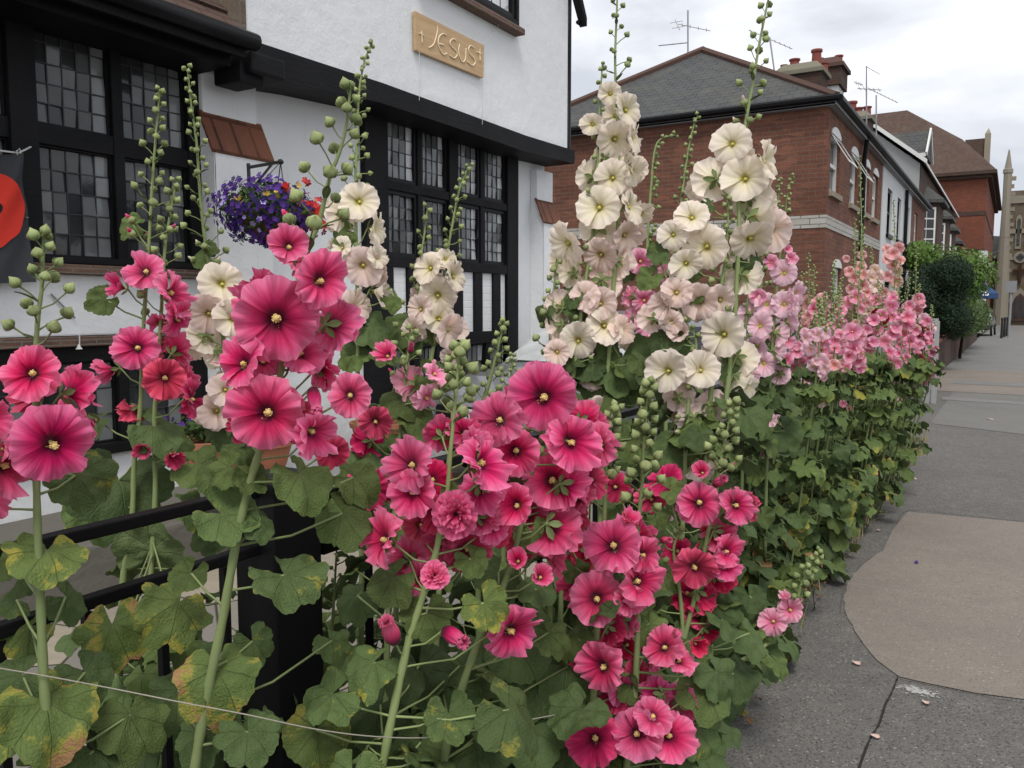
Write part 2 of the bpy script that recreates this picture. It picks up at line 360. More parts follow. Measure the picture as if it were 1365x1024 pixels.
PET = {
 'm': m_petal('magenta_petal', [(0, (.05,.003,.02)), (.20, (.12,.003,.03)), (.34, (.48,.010,.085)), (.52, (.76,.042,.175)), (.72, (.85,.12,.29)), (1, (.89,.25,.43))], .25, .35, (.45,.01,.09), .04),
 'r': m_petal('crimson_petal', [(0, (.06,.002,.015)), (.2, (.20,.003,.03)), (.42, (.50,.010,.07)), (.75, (.70,.03,.12)), (1, (.80,.10,.21))], .25, .3, (.3,.005,.05)),
 'c': m_petal('cream_petal', [(0, (.24,.19,.02)), (.14, (.50,.42,.10)), (.27, (.84,.76,.52)), (.6, (.90,.81,.65)), (1, (.92,.81,.70))], .10, .3, (.74,.62,.50), .06),
 'b': m_petal('blush_cream_petal', [(0, (.24,.18,.03)), (.14, (.50,.38,.14)), (.28, (.84,.66,.52)), (.6, (.88,.71,.61)), (1, (.91,.74,.68))], .14, .3, (.78,.52,.48), .08),
 'p': m_petal('pale_pink_petal', [(0, (.52,.46,.06)), (.15, (.76,.68,.24)), (.26, (.84,.46,.50)), (.5, (.89,.56,.64)), (1, (.91,.65,.72))], .14, .3, (.76,.30,.48)),
 'k': m_petal('pink_petal', [(0, (.6,.5,.12)), (.13, (.55,.12,.18)), (.3, (.82,.20,.34)), (.6, (.87,.34,.48)), (1, (.91,.52,.61))], .2, .3, (.72,.1,.3)),
 'o': m_petal('coral_petal', [(0, (.6,.5,.15)), (.15, (.60,.14,.14)), (.3, (.82,.34,.35)), (.6, (.88,.47,.46)), (1, (.91,.60,.57))], .14, .3, (.78,.28,.28)),
 'd': m_petal('dark_red_petal', [(0, (.3,.2,.05)), (.15, (.15,.003,.012)), (.4, (.38,.006,.03)), (1, (.5,.02,.07))], .3),
}
def m_green(name, c1, c2, rough=.6, tr=.15, sc=60):
    t = NT(name); p = t.tc('Object'); f, _ = t.noise(p, sc, 4, .6)
    c = t.mix(f, c1, c2); hs = t.n('ShaderNodeHueSaturation'); t.set(hs.inputs['Color'], c)
    r = t.rand(); t.set(hs.inputs['Value'], t.math('ADD', .8, t.math('MULTIPLY', r, .4)))
    t.bump(f, .3, .002); m = t.fin(hs.outputs[0], rough, .25)
    if tr: t.translucent(hs.outputs[0], tr)
    return m
M['stem'] = m_green('stem_green', (.17,.225,.085), (.26,.31,.13), .6, 0, 9)
M['bud'] = None
t = NT('bud_green'); sp = t.n('ShaderNodeSeparateXYZ'); t.t.links.new(t.tc('UV'), sp.inputs[0])
w = t.math('ABSOLUTE', t.math('SINE', t.math('MULTIPLY', sp.outputs[0], math.pi*5)))
f, _ = t.noise(t.tc('Object'), 3, 4, .6)
c = t.mix(t.ramp(w, [(.0, (1,1,1)), (.22, (0,0,0))]), (.27,.345,.125), (.12,.16,.045)); c = t.mix(t.ramp(sp.outputs[1], [(.55, (0,0,0)), (.95, (1,1,1))]), c, (.42,.45,.20)); c = t.mix(t.ramp(sp.outputs[1], [(0, (1,1,1)), (.3, (0,0,0))]), c, (.15,.20,.07)); c = t.mix(t.math('MULTIPLY', f, .5), c, (.34,.38,.19))
hs = t.n('ShaderNodeHueSaturation'); t.set(hs.inputs['Color'], c); t.set(hs.inputs['Value'], t.math('ADD', .78, t.math('MULTIPLY', t.rand(), .4)))
t.bump(t.math('ADD', w, f), .25, .002); M['bud'] = t.fin(hs.outputs[0], .6, .25); t.translucent(hs.outputs[0], .12)
M['sepal'] = m_green('sepal_green', (.13,.18,.06), (.22,.27,.11), .6, .15)
M['stamen'] = m_plain('stamen_yellow', (.82,.60,.24), .8, .1, .25, 700, .6)
M['stamen_g'] = m_plain('stamen_green_yellow', (.76,.70,.18), .8, .1, .25, 700, .6)

def m_leaf(name, g1, g2, patch=0.0, edge=0.0, brown=0.0, dull=0.0):
    t = NT(name); sp = t.n('ShaderNodeSeparateXYZ'); t.t.links.new(t.tc('UV'), sp.inputs[0]); u, v = sp.outputs[0], sp.outputs[1]
    fu = t.math('ABSOLUTE', t.math('SUBTRACT', t.math('FRACT', u), .5))             # .5 at vein, 0 between
    ds = t.math('MULTIPLY', t.math('SUBTRACT', .5, fu), v)
    ln = t.math('SUBTRACT', 1.0, t.math('DIVIDE', ds, t.math('ADD', .012, t.math('MULTIPLY', t.math('SUBTRACT', 1.0, v), .02))), clamp=True)
    s2 = t.math('SINE', t.math('ADD', t.math('MULTIPLY', v, 34.0), t.math('MULTIPLY', fu, 30.0)))
    l2 = t.math('SUBTRACT', 1.0, t.math('MULTIPLY', t.math('SUBTRACT', 1.0, s2), 5.0), clamp=True)
    rv = t.n('ShaderNodeVectorMath'); rv.operation = 'ADD'
    cb = t.n('ShaderNodeCombineXYZ'); r = t.rand(); t.set(cb.inputs[2], t.math('MULTIPLY', r, 60.0)); t.t.links.new(t.tc('Object'), rv.inputs[0]); t.t.links.new(cb.outputs[0], rv.inputs[1])
    f, _ = t.noise(rv.outputs[0], 22, 5, .7); g, _ = t.noise(rv.outputs[0], 3.2, 4, .6)
    vo = t.n('ShaderNodeTexVoronoi'); vo.inputs['Scale'].default_value = 38; t.t.links.new(rv.outputs[0], vo.inputs['Vector'])
    c = t.mix(g, g1, g2); c = t.mix(t.math('MULTIPLY', f, .35), c, mul(g2, 1.35))
    if patch or edge or brown:
        e = t.math('ADD', t.math('MULTIPLY', t.math('POWER', v, 2.0), edge), t.math('MULTIPLY', t.math('SUBTRACT', g, .5), 3.6)); e = t.math('ADD', e, t.math('MULTIPLY', t.math('SUBTRACT', f, .5), .9))
        e = t.math('SUBTRACT', t.math('ADD', e, patch), t.math('MULTIPLY', ln, .3))
        c = t.mix(t.ramp(e, [(.42, (0,0,0)), (.75, (1,1,1))]), c, (.36,.34,.055))
        c = t.mix(t.ramp(t.math('SUBTRACT', e, 1 - brown), [(.30, (0,0,0)), (.42, (1,1,1))]), c, t.mix(f, (.34,.17,.065), (.48,.28,.13)))
    c = t.mix(t.math('MULTIPLY', ln, .55), c, (.22,.27,.11)); c = t.mix(t.math('MULTIPLY', l2, .10), c, (.2,.26,.11))
    geo = t.n('ShaderNodeNewGeometry')
    c = t.mix(t.math('MULTIPLY', geo.outputs['Backfacing'], .55), c, (.155,.205,.095))
    hs = t.n('ShaderNodeHueSaturation'); t.set(hs.inputs['Color'], c); t.set(hs.inputs['Value'], t.math('ADD', .62, t.math('MULTIPLY', r, .46)))
    t.set(hs.inputs['Saturation'], .98)
    hgt = t.math('ADD', t.math('MULTIPLY', ln, -.8), t.math('ADD', t.math('MULTIPLY', l2, -.15), t.math('ADD', t.math('MULTIPLY', vo.outputs['Distance'], .35), t.math('MULTIPLY', f, .3))))
    t.bump(hgt, .8, .005); m = t.fin(hs.outputs[0], .62, .22); t.translucent(hs.outputs[0], .16); return m
LF = {
 'g': m_leaf('leaf_green', (.090,.140,.036), (.140,.190,.052)),
 'k': m_leaf('leaf_dark', (.064,.104,.034), (.100,.148,.048)),
 's': m_leaf('leaf_spotted', (.080,.130,.040), (.125,.18,.055), -.08, .30, .0),
 'y': m_leaf('leaf_yellowing', (.10,.16,.042), (.16,.21,.05), .08, .42, .16),
 'b': m_leaf('leaf_scorched', (.10,.16,.042), (.15,.20,.05), .04, .72, .55),
}
M['deadleaf'] = m_plain('dead_leaf', (.17,.095,.045), .9, .1, .5, 40, .4)
M['yellowleaf'] = m_plain('yellow_fallen_leaf', (.27,.20,.06), .8, .1, .5, 40, .4)
M['petal_fallen'] = m_plain('faded_petal', (.62,.45,.38), .8, .1, .3, 60, .3)
M['violet'] = m_plain('violet_petal', (.075,.025,.20), .7, .2, .7, 55, .2)
M['violet_dark'] = m_plain('violet_dark', (.025,.008,.10), .7, .2, .5, 55, .2)
M['lilac'] = m_plain('lilac_petal', (.42,.34,.68), .7, .2, .3, 55, .2)
M['redfl'] = m_plain('red_begonia', (.52,.03,.02), .7, .2, .4, 60, .2)
M['yellfl'] = m_plain('yellow_bloom', (.75,.55,.10), .7, .2, .3, 60, .2)
M['wine'] = m_plain('wine_bloom', (.17,.01,.04), .7, .2, .3, 60, .2)
def m_fol(name, c1, c2, tr=.12):
    t = NT(name); p = t.pos(); f, _ = t.noise(p, 3, 4, .6); g, _ = t.noise(p, 50, 2)
    c = t.mix(f, c1, c2); c = t.mix(t.math('MULTIPLY', g, .6), c, mul(c2, 1.4)); m = t.fin(c, .65, .2); t.translucent(c, tr); return m
M['yew'] = m_fol('yew_needles', (.010,.022,.012), (.022,.042,.020), .05)
M['bark'] = m_plain('dark_bark', (.02,.017,.012), .9, .1, .3, 30, .4)
M['cross'] = m_plain('dark_wood', (.06,.03,.02), .8, .1, .3, 30, .2)
M['privet'] = m_fol('bright_shrub_leaf', (.06,.12,.025), (.13,.21,.05))
M['shrub'] = m_fol('dull_shrub_leaf', (.05,.085,.03), (.10,.14,.05))
M['basketleaf'] = m_fol('basket_leaf', (.03,.055,.02), (.06,.10,.03))
M['weed'] = m_fol('weed_leaf', (.16,.22,.04), (.24,.30,.07))
M['straw'] = m_fol('dry_stalk', (.16,.13,.06), (.26,.21,.10))
SKYB = 1.05
# ------------------------------------------------------------------ flower, bud and leaf meshes
def petal_grid(mb, na, nr, fn, u0, du=1.0):
    base = len(mb.v)
    for i in range(nr+1):
        for j in range(na+1):
            mb.v.append(tuple(fn(i/nr, j/na*2-1)))
    w = na+1
    for i in range(nr):
        for j in range(na):
            a = base+i*w+j
            mb.f.append((a, a+1, a+w+1, a+w)); mb.m.append(0)
            U0 = lambda jj: u0+jj/na*du
            mb.uv.append([(U0(j), i/nr), (U0(j+1), i/nr), (U0(j+1), (i+1)/nr), (U0(j), (i+1)/nr)])
def flower_mesh(kind, seed, lod=0, soft=1.0):
    R = random.Random(seed); mb = MB()
    na, nr = ((20, 15), (8, 6), (4, 3))[lod]
    RUF = soft
    gz, ga = R.uniform(.02, .12), R.uniform(0, 6.28)
    def one(h, Rd, spread, tilt0, ruf, n=5, rot0=0, z0=0, rin=.0, curve=3.0, droop=.0):
        for k in range(n):
            a0 = rot0 + 2*math.pi*(k + R.uniform(-.06, .06))/n
            half = math.pi/n*spread
            ph = [R.uniform(0, 6.28) for _ in range(6)]; L = Rd*R.uniform(.92, 1.05); hz = h*R.uniform(.88, 1.12); tl = tilt0*R.uniform(.7, 1.3)
            bend = R.uniform(-.05, .05) + droop*R.random()
            def fn(r, s, a0=a0, ph=ph, L=L, hz=hz, tl=tl, bend=bend):
                wid = half*min(1.0, .86 + .3*r)
                a = a0 + s*wid
                Lr = L*(1 - .055*abs(s)**3 + r*(.030*math.sin(9*s+ph[0]) + .020*math.sin(19*s+ph[1]) + .008*math.sin(37*s+ph[5])))
                rr = rin + (Lr-rin)*r
                z = z0 + hz*(1-math.exp(-curve*r))/(1-math.exp(-curve)) + tl*s*r*.10
                z += RUF*ruf*(r**2.4)*(.050*math.sin(4.2*s+ph[2]) + .026*math.sin(13*s+ph[3]+3*r) + .012*math.sin(24*s+ph[4]))
                z += .0025*r*(1-r)*4*math.sin(13*s+ph[4]) + gz*r*math.sin(a-ga)
                z += bend*r*r - .05*max(0, r-.8)*5*.25
                return Vector((rr*math.cos(a), rr*math.sin(a), z))
            petal_grid(mb, na, nr, fn, k, 1.0)
    if kind == 'o': one(.24, .49, 1.55, .9, 1.7, droop=-.10, curve=2.3)
    elif kind == 'w': one(.29, .47, 1.55, .8, 1.9, curve=1.8, droop=-.12)
    elif kind == 'c': one(.38, .42, 1.5, .8, 1.5, curve=1.2)
    elif kind == 'h': one(.50, .36, 1.5, .8, 1.3, curve=.7)
    elif kind == 'd':
        one(.26, .5, 1.35, .8, 1.2, 5); one(.32, .38, 1.3, 1, 1.8, 5, .5, .01, curve=1.2); one(.36, .27, 1.3, 1.4, 2.2, 5, .2, .02, curve=1); one(.36, .16, 1.3, 1.4, 2.4, 4, .9, .04, curve=.8)
    elif kind == 'b':                                        # rolled, half closed
        for q, (L, rr0) in enumerate([(.75, .20), (.80, .15), (.82, .10)]):
            for k in range(5 if q == 0 else 4):
                a0 = 2*math.pi*(k+.35*q)/(5 if q == 0 else 4) + R.uniform(-.15, .15); ph = R.uniform(0, 6)
                def fn(r, s, a0=a0, L=L, rr0=rr0, ph=ph):
                    tw = r*.9; rad_ = .05 + rr0*math.sin(min(1.0, .12+r*.8)*math.pi)**.6*(1 - .45*r) * (1.0 + .12*math.sin(7*s+ph)*r)
                    if r > .85: rad_ += (r-.85)*.5*(1+.5*math.sin(9*s+ph))
                    a = a0 + s*.85 + tw
                    return Vector((rad_*math.cos(a), rad_*math.sin(a), L*r + .03*math.sin(5*s+ph)*r))
                petal_grid(mb, na, nr, fn, k, 1.0)
    return mb.mesh('petals_'+kind, True)
FM = {}
for k in 'owchdb':
    n = {'o': 5, 'w': 4, 'c': 3, 'h': 3, 'd': 2, 'b': 2}[k]
    FM[k] = [flower_mesh(k, 100+i*7+ord(k)) for i in range(n)]
FMS = {k: [flower_mesh(k, 500+i*7+ord(k), 0, .45) for i in range(6)] for k in 'owch'}
FM1 = {k: [flower_mesh(k, 300+i*7+ord(k), 1) for i in range(3)] for k in 'owch'}
FH = {'o': .2, 'w': .24, 'c': .32, 'h': .45, 'd': .3, 'b': .7}
def stamen_mesh(seed, col=True):
    R = random.Random(seed); mb = MB(); L = R.uniform(.17, .21)
    bx, by = R.uniform(-.03, .03), R.uniform(-.03, .03)
    P = [(0,0,0), (bx*.3, by*.3, L*.3), (bx*.7, by*.7, L*.6), (bx, by, L*.85), (bx, by, L)]
    mb.tube(P, [.030, .024, .036, .043, .020], 8)
    ico = bmesh.new(); bmesh.ops.create_icosphere(ico, subdivisions=1, radius=1); me = bpy.data.meshes.new('g'); ico.to_mesh(me); ico.free()
    for q in range(34):
        t = R.uniform(.45, 1.02); a = R.uniform(0, 6.28); r = (.045 if t > .6 else .032)*(1 if t < .95 else .5)
        s = R.uniform(.008, .014)
        mb.add(me, Matrix.Translation((bx*t + r*math.cos(a), by*t + r*math.sin(a), L*t)) @ Matrix.Diagonal((s, s, s, 1)))
    for q in range(12):                                      # pollen scattered on the throat
        a = R.uniform(-.8, .8) - 1.57; r = R.uniform(.05, .13); s = R.uniform(.004, .009)
        mb.add(me, Matrix.Translation((r*math.cos(a), r*math.sin(a), .035 + .55*r)) @ Matrix.Diagonal((s, s, s, 1)))
    for f in range(len(mb.uv)): mb.uv[f] = None
    return mb.mesh('stamen', True)
SM = [stamen_mesh(i) for i in range(3)]
def calyx_mesh(seed, closed=0.0):
    R = random.Random(seed); mb = MB()
    for k in range(5):
        a0 = 2*math.pi*k/5; L = R.uniform(.19, .23); up = R.uniform(.02, .10)
        def fn(r, s):
            w = .62*(1 - r**1.8)*(.6+.8*r) + .02
            rr = .02 + L*r; a = a0 + s*w
            return Vector((rr*math.cos(a), rr*math.sin(a), -.045 + up*r + .06*(r**2) - .02*abs(s)))
        petal_grid(mb, 4, 4, fn, k)
    mb.lathe((0,0,-.06), [(.012, -.03), (.03, -.01), (.045, .015), (.03, .03)], 8)
    return mb.mesh('calyx', True)
CM = [calyx_mesh(i) for i in range(3)]
def bud_mesh(seed, lod=0, openb=0):
    # unit height about 1, stalk end at origin, grows along +Z
    R = random.Random(seed); mb = MB(); na, nr = ((25, 10), (10, 5))[lod]
    wid = R.uniform(.37, .44)
    prof = [(0, 0), (.10, .55), (.22, .88), (.38, 1.0), (.52, .95), (.66, .74), (.78, .46), (.90, .20), (1.0, .03)]
    def rp(t):
        for (a, x), (b, y) in zip(prof, prof[1:]):
            if a <= t <= b: return x + (y-x)*(t-a)/(b-a)
        return .03
    def fn(r, s):
        a = s*math.pi; ridge = 1 + .05*math.cos(5*a)*math.sin(r*math.pi)
        rad_ = wid*rp(r)*ridge
        tw = .25*r
        return Vector((rad_*math.cos(a+tw), rad_*math.sin(a+tw), r*.92 + .02*math.sin(3*a)*r))
    petal_grid(mb, na, nr, fn, 0, 5.0)
    # epicalyx bracts
    for k in range(6):
        a0 = 2*math.pi*k/6+R.uniform(-.2,.2); L = R.uniform(.4, .62)
        def fb(r, s):
            w = .34*math.sin(math.pi*(.25+.75*r))*(1) + .02
            rr = wid*rp(min(1, r*L*1.05))*1.05 + .03
            return Vector((rr*math.cos(a0+s*w), rr*math.sin(a0+s*w), r*L - .02))
        if lod == 0: petal_grid(mb, 2, 4, fb, k*1.0, .3)
    return mb.mesh('bud', True)
BM_ = [bud_mesh(i) for i in range(3)]; BM1 = [bud_mesh(9+i, 1) for i in range(2)]
def budtip_mesh(seed):
    R = random.Random(seed); mb = MB()
    for k in range(3):
        a0 = k*2.1; 
        def fn(r, s):
            rad_ = .24*(1-r)**.6*(.7+.5*r) + .02; a = a0 + s*1.3 + r*1.6
            return Vector((rad_*math.cos(a), rad_*math.sin(a), .45 + r*R_))
        R_ = R.uniform(.62, .85); petal_grid(mb, 6, 6, fn, k)
    return mb.mesh('bud_tip', True)
BT = [budtip_mesh(i) for i in range(2)]

def leaf_mesh(seed, lod=0, lobes=5):
    # unit: reaches about .5 from the vein centre; petiole joins at origin; tip along +Y; normal +Z
    R = random.Random(seed); mb = MB(); na, nr = ((70, 14), (28, 5), (12, 2))[lod]
    nv = lobes + 2 if lobes == 5 else lobes                  # veins
    span = math.pi*R.uniform(.86, .93)                       # half angle covered; a sinus at the back
    depth = R.uniform(.08, .19); ph = [R.uniform(0, 6.28) for _ in range(8)]
    cup = R.uniform(-.3, .5); fold = R.uniform(-.75, .35); droop = R.uniform(.3, 1.5); amp = R.uniform(1.0, 2.2)
    lobL = [R.uniform(.88, 1.08) for _ in range(nv)]
    def fn(r, s):
        a = s*span; q = (s+1)/2*nv                           # lobe centres at half integers
        li = min(nv-1, max(0, int(q))); ang = (q - li - .5)*2   # -1..1 in a lobe
        env = 1 - .30*abs(s)**1.5*1.0                         # basal lobes shorter
        L = .5*env*lobL[li]**(1-ang*ang)*(1 - depth*abs(ang)**2.2)
        L *= 1 + .020*math.sin(q*math.pi*2*3+ph[0]) + .022*abs(math.sin(q*math.pi*5+ph[1])) + .05*noise.noise(Vector((q*.9, seed, 3)))
        rr = L*r
        x = rr*math.sin(a); y = rr*math.cos(a)
        z = cup*rr*rr*1.2 - droop*max(0, y)**2*.9 + fold*abs(x)*.55*r
        z += amp*(.05*r*r*math.sin(a*2.3+ph[2]) + .026*r*r*math.sin(a*6+ph[3]))
        z += .034*r*(1-r*.4)*(1-abs(ang)**1.0)*-1 + amp*.012*r*math.sin(14*r+ph[4]+3*a)*abs(math.sin(a*5+ph[5]))
        z += R_n(x, y)
        return Vector((x, y, z))
    def R_n(x, y): return .05*noise.noise(Vector((x*5+seed*3.1, y*5, 1.7)))
    petal_grid(mb, na, nr, fn, 0, 1.0)
    # uv: u in lobe units
    nf = len(mb.f); k = 0
    for i in range(nr):
        for j in range(na):
            mb.uv[k] = [(uu*nv, vv) for uu, vv in mb.uv[k]]; k += 1
    return mb.mesh('leaf', True)
LM = [leaf_mesh(i*13+5) for i in range(10)]
LM1 = [leaf_mesh(i*17+3, 1) for i in range(8)]
LM2 = [leaf_mesh(i*19+3, 2) for i in range(5)]
def bract_mesh():
    mb = MB()
    def fn(r, s): 
        w = .16*math.sin(math.pi*min(1, .1+r*.9)); return Vector((s*w, r, .12*r*(1-r)*3 - .05*abs(s)))
    petal_grid(mb, 4, 6, fn, 0, 1); return mb.mesh('leaf', True)
BRM = bract_mesh()

# ------------------------------------------------------------------ plants
def smooth_path(P, k=5):
    P = [Vector(p) for p in P]
    if len(P) < 3: return P
    out = []
    Q = [P[0]*2-P[1]] + P + [P[-1]*2-P[-2]]
    for i in range(1, len(Q)-2):
        a, b, c, d = Q[i-1:i+3]
        for j in range(k):
            t = j/k
            out.append(.5*((2*b) + (c-a)*t + (2*a-5*b+4*c-d)*t*t + (3*b-a-3*c+d)*t**3))
    out.append(P[-1]); return out
def basis(z, y=None, roll=None):
    z = z.normalized()
    if y is None:
        y = Vector((0,0,1)) if abs(z.z) < .95 else Vector((0,1,0))
    x = y.cross(z)
    if x.length < 1e-4: x = Vector((1,0,0)).cross(z)
    x.normalize(); y = z.cross(x)
    m = Matrix((x, y, z)).transposed().to_4x4()
    if roll: m = m @ Matrix.Rotation(roll, 4, 'Z')
    return m
def view_basis(px, py):
    v = (-ray(px, py)).normalized(); r = (RT - v*RT.dot(v)).normalized(); u = v.cross(r)
    return r, u, v
def nearest(path, p, below=True):
    best = None
    for q in path:
        d = (q-p).length + (max(0, q.z-p.z+.0)*1.5 if below else 0)
        if best is None or d < best[0]: best = (d, q)
    return best[1]
class Plant:
    def __init__(s, label, group, base):
        s.root = empty('hollyhock', base, label, 'hollyhock', group)
        s.stem = MB(); s.paths = []; s.n_bud = s.n_leaf = s.n_fl = 0; s.fol = MB()
    def path(s, pts, r0=.0028, r1=.009, n=8):
        P = smooth_path(pts); N = len(P)
        s.stem.tube(P, [r0+(r1-r0)*min(1, (k/(N-1))*1.25)*(1 + .12*math.sin(k*2.1)) for k in range(N)], n)
        s.paths.append(P); return P
    def ped(s, a, b, r=.0018, sag=.1, n=5):
        a = Vector(a); b = Vector(b); m = (a+b)/2 + Vector((0,0,-sag*(b-a).length))
        s.stem.tube([a, a*.6+m*.4+(b-a)*.02, m, b*.6+m*.4, b], [r*1.3, r, r, r, r*1.2], n, cap=False)
    def flower(s, p, nrm, diam, var, kind='o', path=None, lod=0, roll=None, jr=1):
        kind0 = kind
        if kind not in FM1: lod = 0
        me = random.choice((FM1 if lod else (FMS if (var in 'cbp' and kind in FMS) else FM))[kind]); nrm = nrm.normalized()
        o = p - nrm*FH[kind]*diam*.8
        m = Matrix.Translation(o) @ basis(nrm, roll=U(-.5, .5) if roll is None else roll) @ Matrix.Diagonal((diam, diam, diam, 1))
        if lod == 0: m = m @ Matrix.Diagonal((U(.96, 1.04), U(.96, 1.04), U(.9, 1.1), 1))
        fo = link('flower', me, PET[var], s.root, m)
        if lod == 0:
            if kind not in 'bd': link('stamen', random.choice(SM), M['stamen' if var in 'mrk' else 'stamen_g'], fo, m @ Matrix.Scale(1 if var in 'mrk' else .75, 4))
            link('calyx', random.choice(CM), M['sepal'], fo, m)
        elif diam > 0 and kind in 'ow': 
            link('stamen', SM1, M['stamen_g'], fo, m)
        s.n_fl += 1
        if path is not None:
            back = o - nrm*diam*.07; q = nearest(path, back + Vector((0,0,-.03)))
            if (q-back).length > .004: s.ped(q, back, .0019, .12)
        return fo
    def bud(s, p, d, size, lod=0, tip=None):
        if s.n_bud >= 98: return
        m = Matrix.Translation(p) @ basis(d, roll=U(0, 6)) @ Matrix.Diagonal((size, size, size, 1))
        b = link('bud', random.choice(BM_ if lod == 0 else BM1), M['bud'], s.root, m); s.n_bud += 1
        if tip: link('bud_tip', random.choice(BT), PET[tip], b, m)
    def spike_buds(s, P, n, s0, s1, frac=1.0, lod=0, tipvar=None, spread=1.0, start=0.0, sbias=1.15, avoid=()):
        if frac > 1.5:                                        # the bud spike ends where the stem passes this height in the photo
            zlen = 0; full = sum((b-a).length for a, b in zip(P, P[1:])); acc = 0
            for a, b in zip(P, P[1:]):
                if proj(b)[1] > frac: break
                acc += (b-a).length
            frac = max(.03, acc/full)
        # P runs from the top downwards
        seg = [0]
        for a, b in zip(P, P[1:]): seg.append(seg[-1] + (b-a).length)
        tot = seg[-1]*frac; ang = U(0, 6)
        for k in range(n):
            t = (k+.3)/n; dist = tot*(start + (1-start)*t**sbias)
            i = max(j for j in range(len(seg)) if seg[j] <= dist) if dist > 0 else 0
            i = min(i, len(P)-2); q = P[i].lerp(P[i+1], min(1, (dist-seg[i])/max(1e-6, seg[i+1]-seg[i])))
            ang += 2.4 + U(-.3, .3); size = (s0 + (s1-s0)*t)*U(.85, 1.15)
            up = (P[0]-P[min(len(P)-1, 4)]).normalized()
            side = basis(up) @ Vector((math.cos(ang), math.sin(ang), 0))
            d = (side*(.5+.4*t) + up*(.75 - .35*t)).normalized(); pl = size*(.25 + 1.3*t)*spread*U(.6, 1.3)
            b0 = q + d*(pl + .002)
            bx, by_ = proj(b0 + d*size*.5)
            if any((bx-fx)**2 + (by_-fy)**2 < (fw*.36)**2 for fx, fy, fw in avoid): continue
            s.ped(q, b0, .0009 + .0007*t, -.05 if rnd() < .5 else .1, 4)
            bd = (d*.6 + Vector((0,0,U(.1, .7))) + side*.2).normalized()
            s.bud(b0, bd, size, lod, tipvar if (tipvar and t > .85 and rnd() < .5) else None)
            if lod == 0 and t > .25 and rnd() < .45 and s.n_leaf < 90:
                L = size*U(.9, 1.8); m = Matrix.Translation(q) @ basis((up*.8+side*-.3), side + Vector((0,0,U(-.3, .2)))) @ Matrix.Diagonal((L, L, L, 1))
                link('leaf', BRM, LF['g'], s.root, m); s.n_leaf += 1
    def leaf(s, p, nrm, tip, w, kind='g', path=None, lod=0, petr=.0022, attach=None, mi=None):
        """p: centre of blade; w: width"""
        nrm = nrm.normalized(); tip = (tip - nrm*tip.dot(nrm)).normalized()
        x = tip.cross(nrm); m3 = Matrix((x, tip, nrm)).transposed().to_4x4()
        o = p - tip*w*.12
        m = Matrix.Translation(o) @ m3 @ Matrix.Diagonal((w*1.05, w*1.05, w*1.05, 1))
        if lod < 2:
            L = LM if lod == 0 else LM1
            if s.n_leaf < 98:
                link('leaf', L[mi % len(L)] if mi is not None else random.choice(L), LF[kind], s.root, m); s.n_leaf += 1
            else: s.fol.add(random.choice(LM1), m)
        else: s.fol.add(random.choice(LM1 if lod == 2 else LM2), m, random.choices(range(5), ((5, 5, 2, .25, .3) if p.z > .55 else (6, 3, 2, .6, 1.2)) if p.y > 2.4 else (7, 2, 1, .1, .3))[0])
        if attach is None and path is not None:
            attach = nearest(path, o - tip*w*.6 + Vector((0,0,-.05)))
        if attach is not None:
            s.ped(attach, o - nrm*.001, petr, .06, 5 if lod < 2 else 3)
    def finish(s, folmat=None):
        s.stem.build('stem', M['stem'], s.root, smooth=True)
        if s.fol.v: s.fol.build('foliage', [LF[q] for q in 'kgsyb'], s.root, smooth=True)
_m = MB(); _m.lathe((0,0,.02), [(.05, 0), (.05, .05), (.03, .1)], 6); SM1 = _m.mesh('stamen', True)

def auto_leaves(P, path, z0, z1, n, w0, w1, kinds='gggk', lod=0, pl=(.08, .2), bias=None, flat=.55):
    zs = [q for q in path if z0 <= q.z <= z1] or [path[-1], path[-2]]
    ang = U(0, 6)
    for k in range(n):
        q = random.choice(zs); t = (q.z - z0)/max(.01, z1-z0); w = (w0+(w1-w0)*t)*U(.75, 1.2); ang += 2.4 + U(-.4, .4)
        out = Vector((math.cos(ang), math.sin(ang), 0))
        if bias is not None: out = (out + bias*U(.2, 1)).normalized()
        L = U(*pl)*(1.1-.5*t)
        base = q + out*L + Vector((0,0,U(.0, .5)*L - .02))
        tip = (out + Vector((U(-.5,.5), U(-.5,.5), -U(.2, .9)))).normalized()
        nrm = Vector((0,0,1))*U(flat, 1.1) + out*U(.3, .9) + Vector((U(-.3,.3), U(-.3,.3), 0))
        P.leaf(base, nrm, tip, w, random.choice(kinds), None, lod, .002, attach=q)

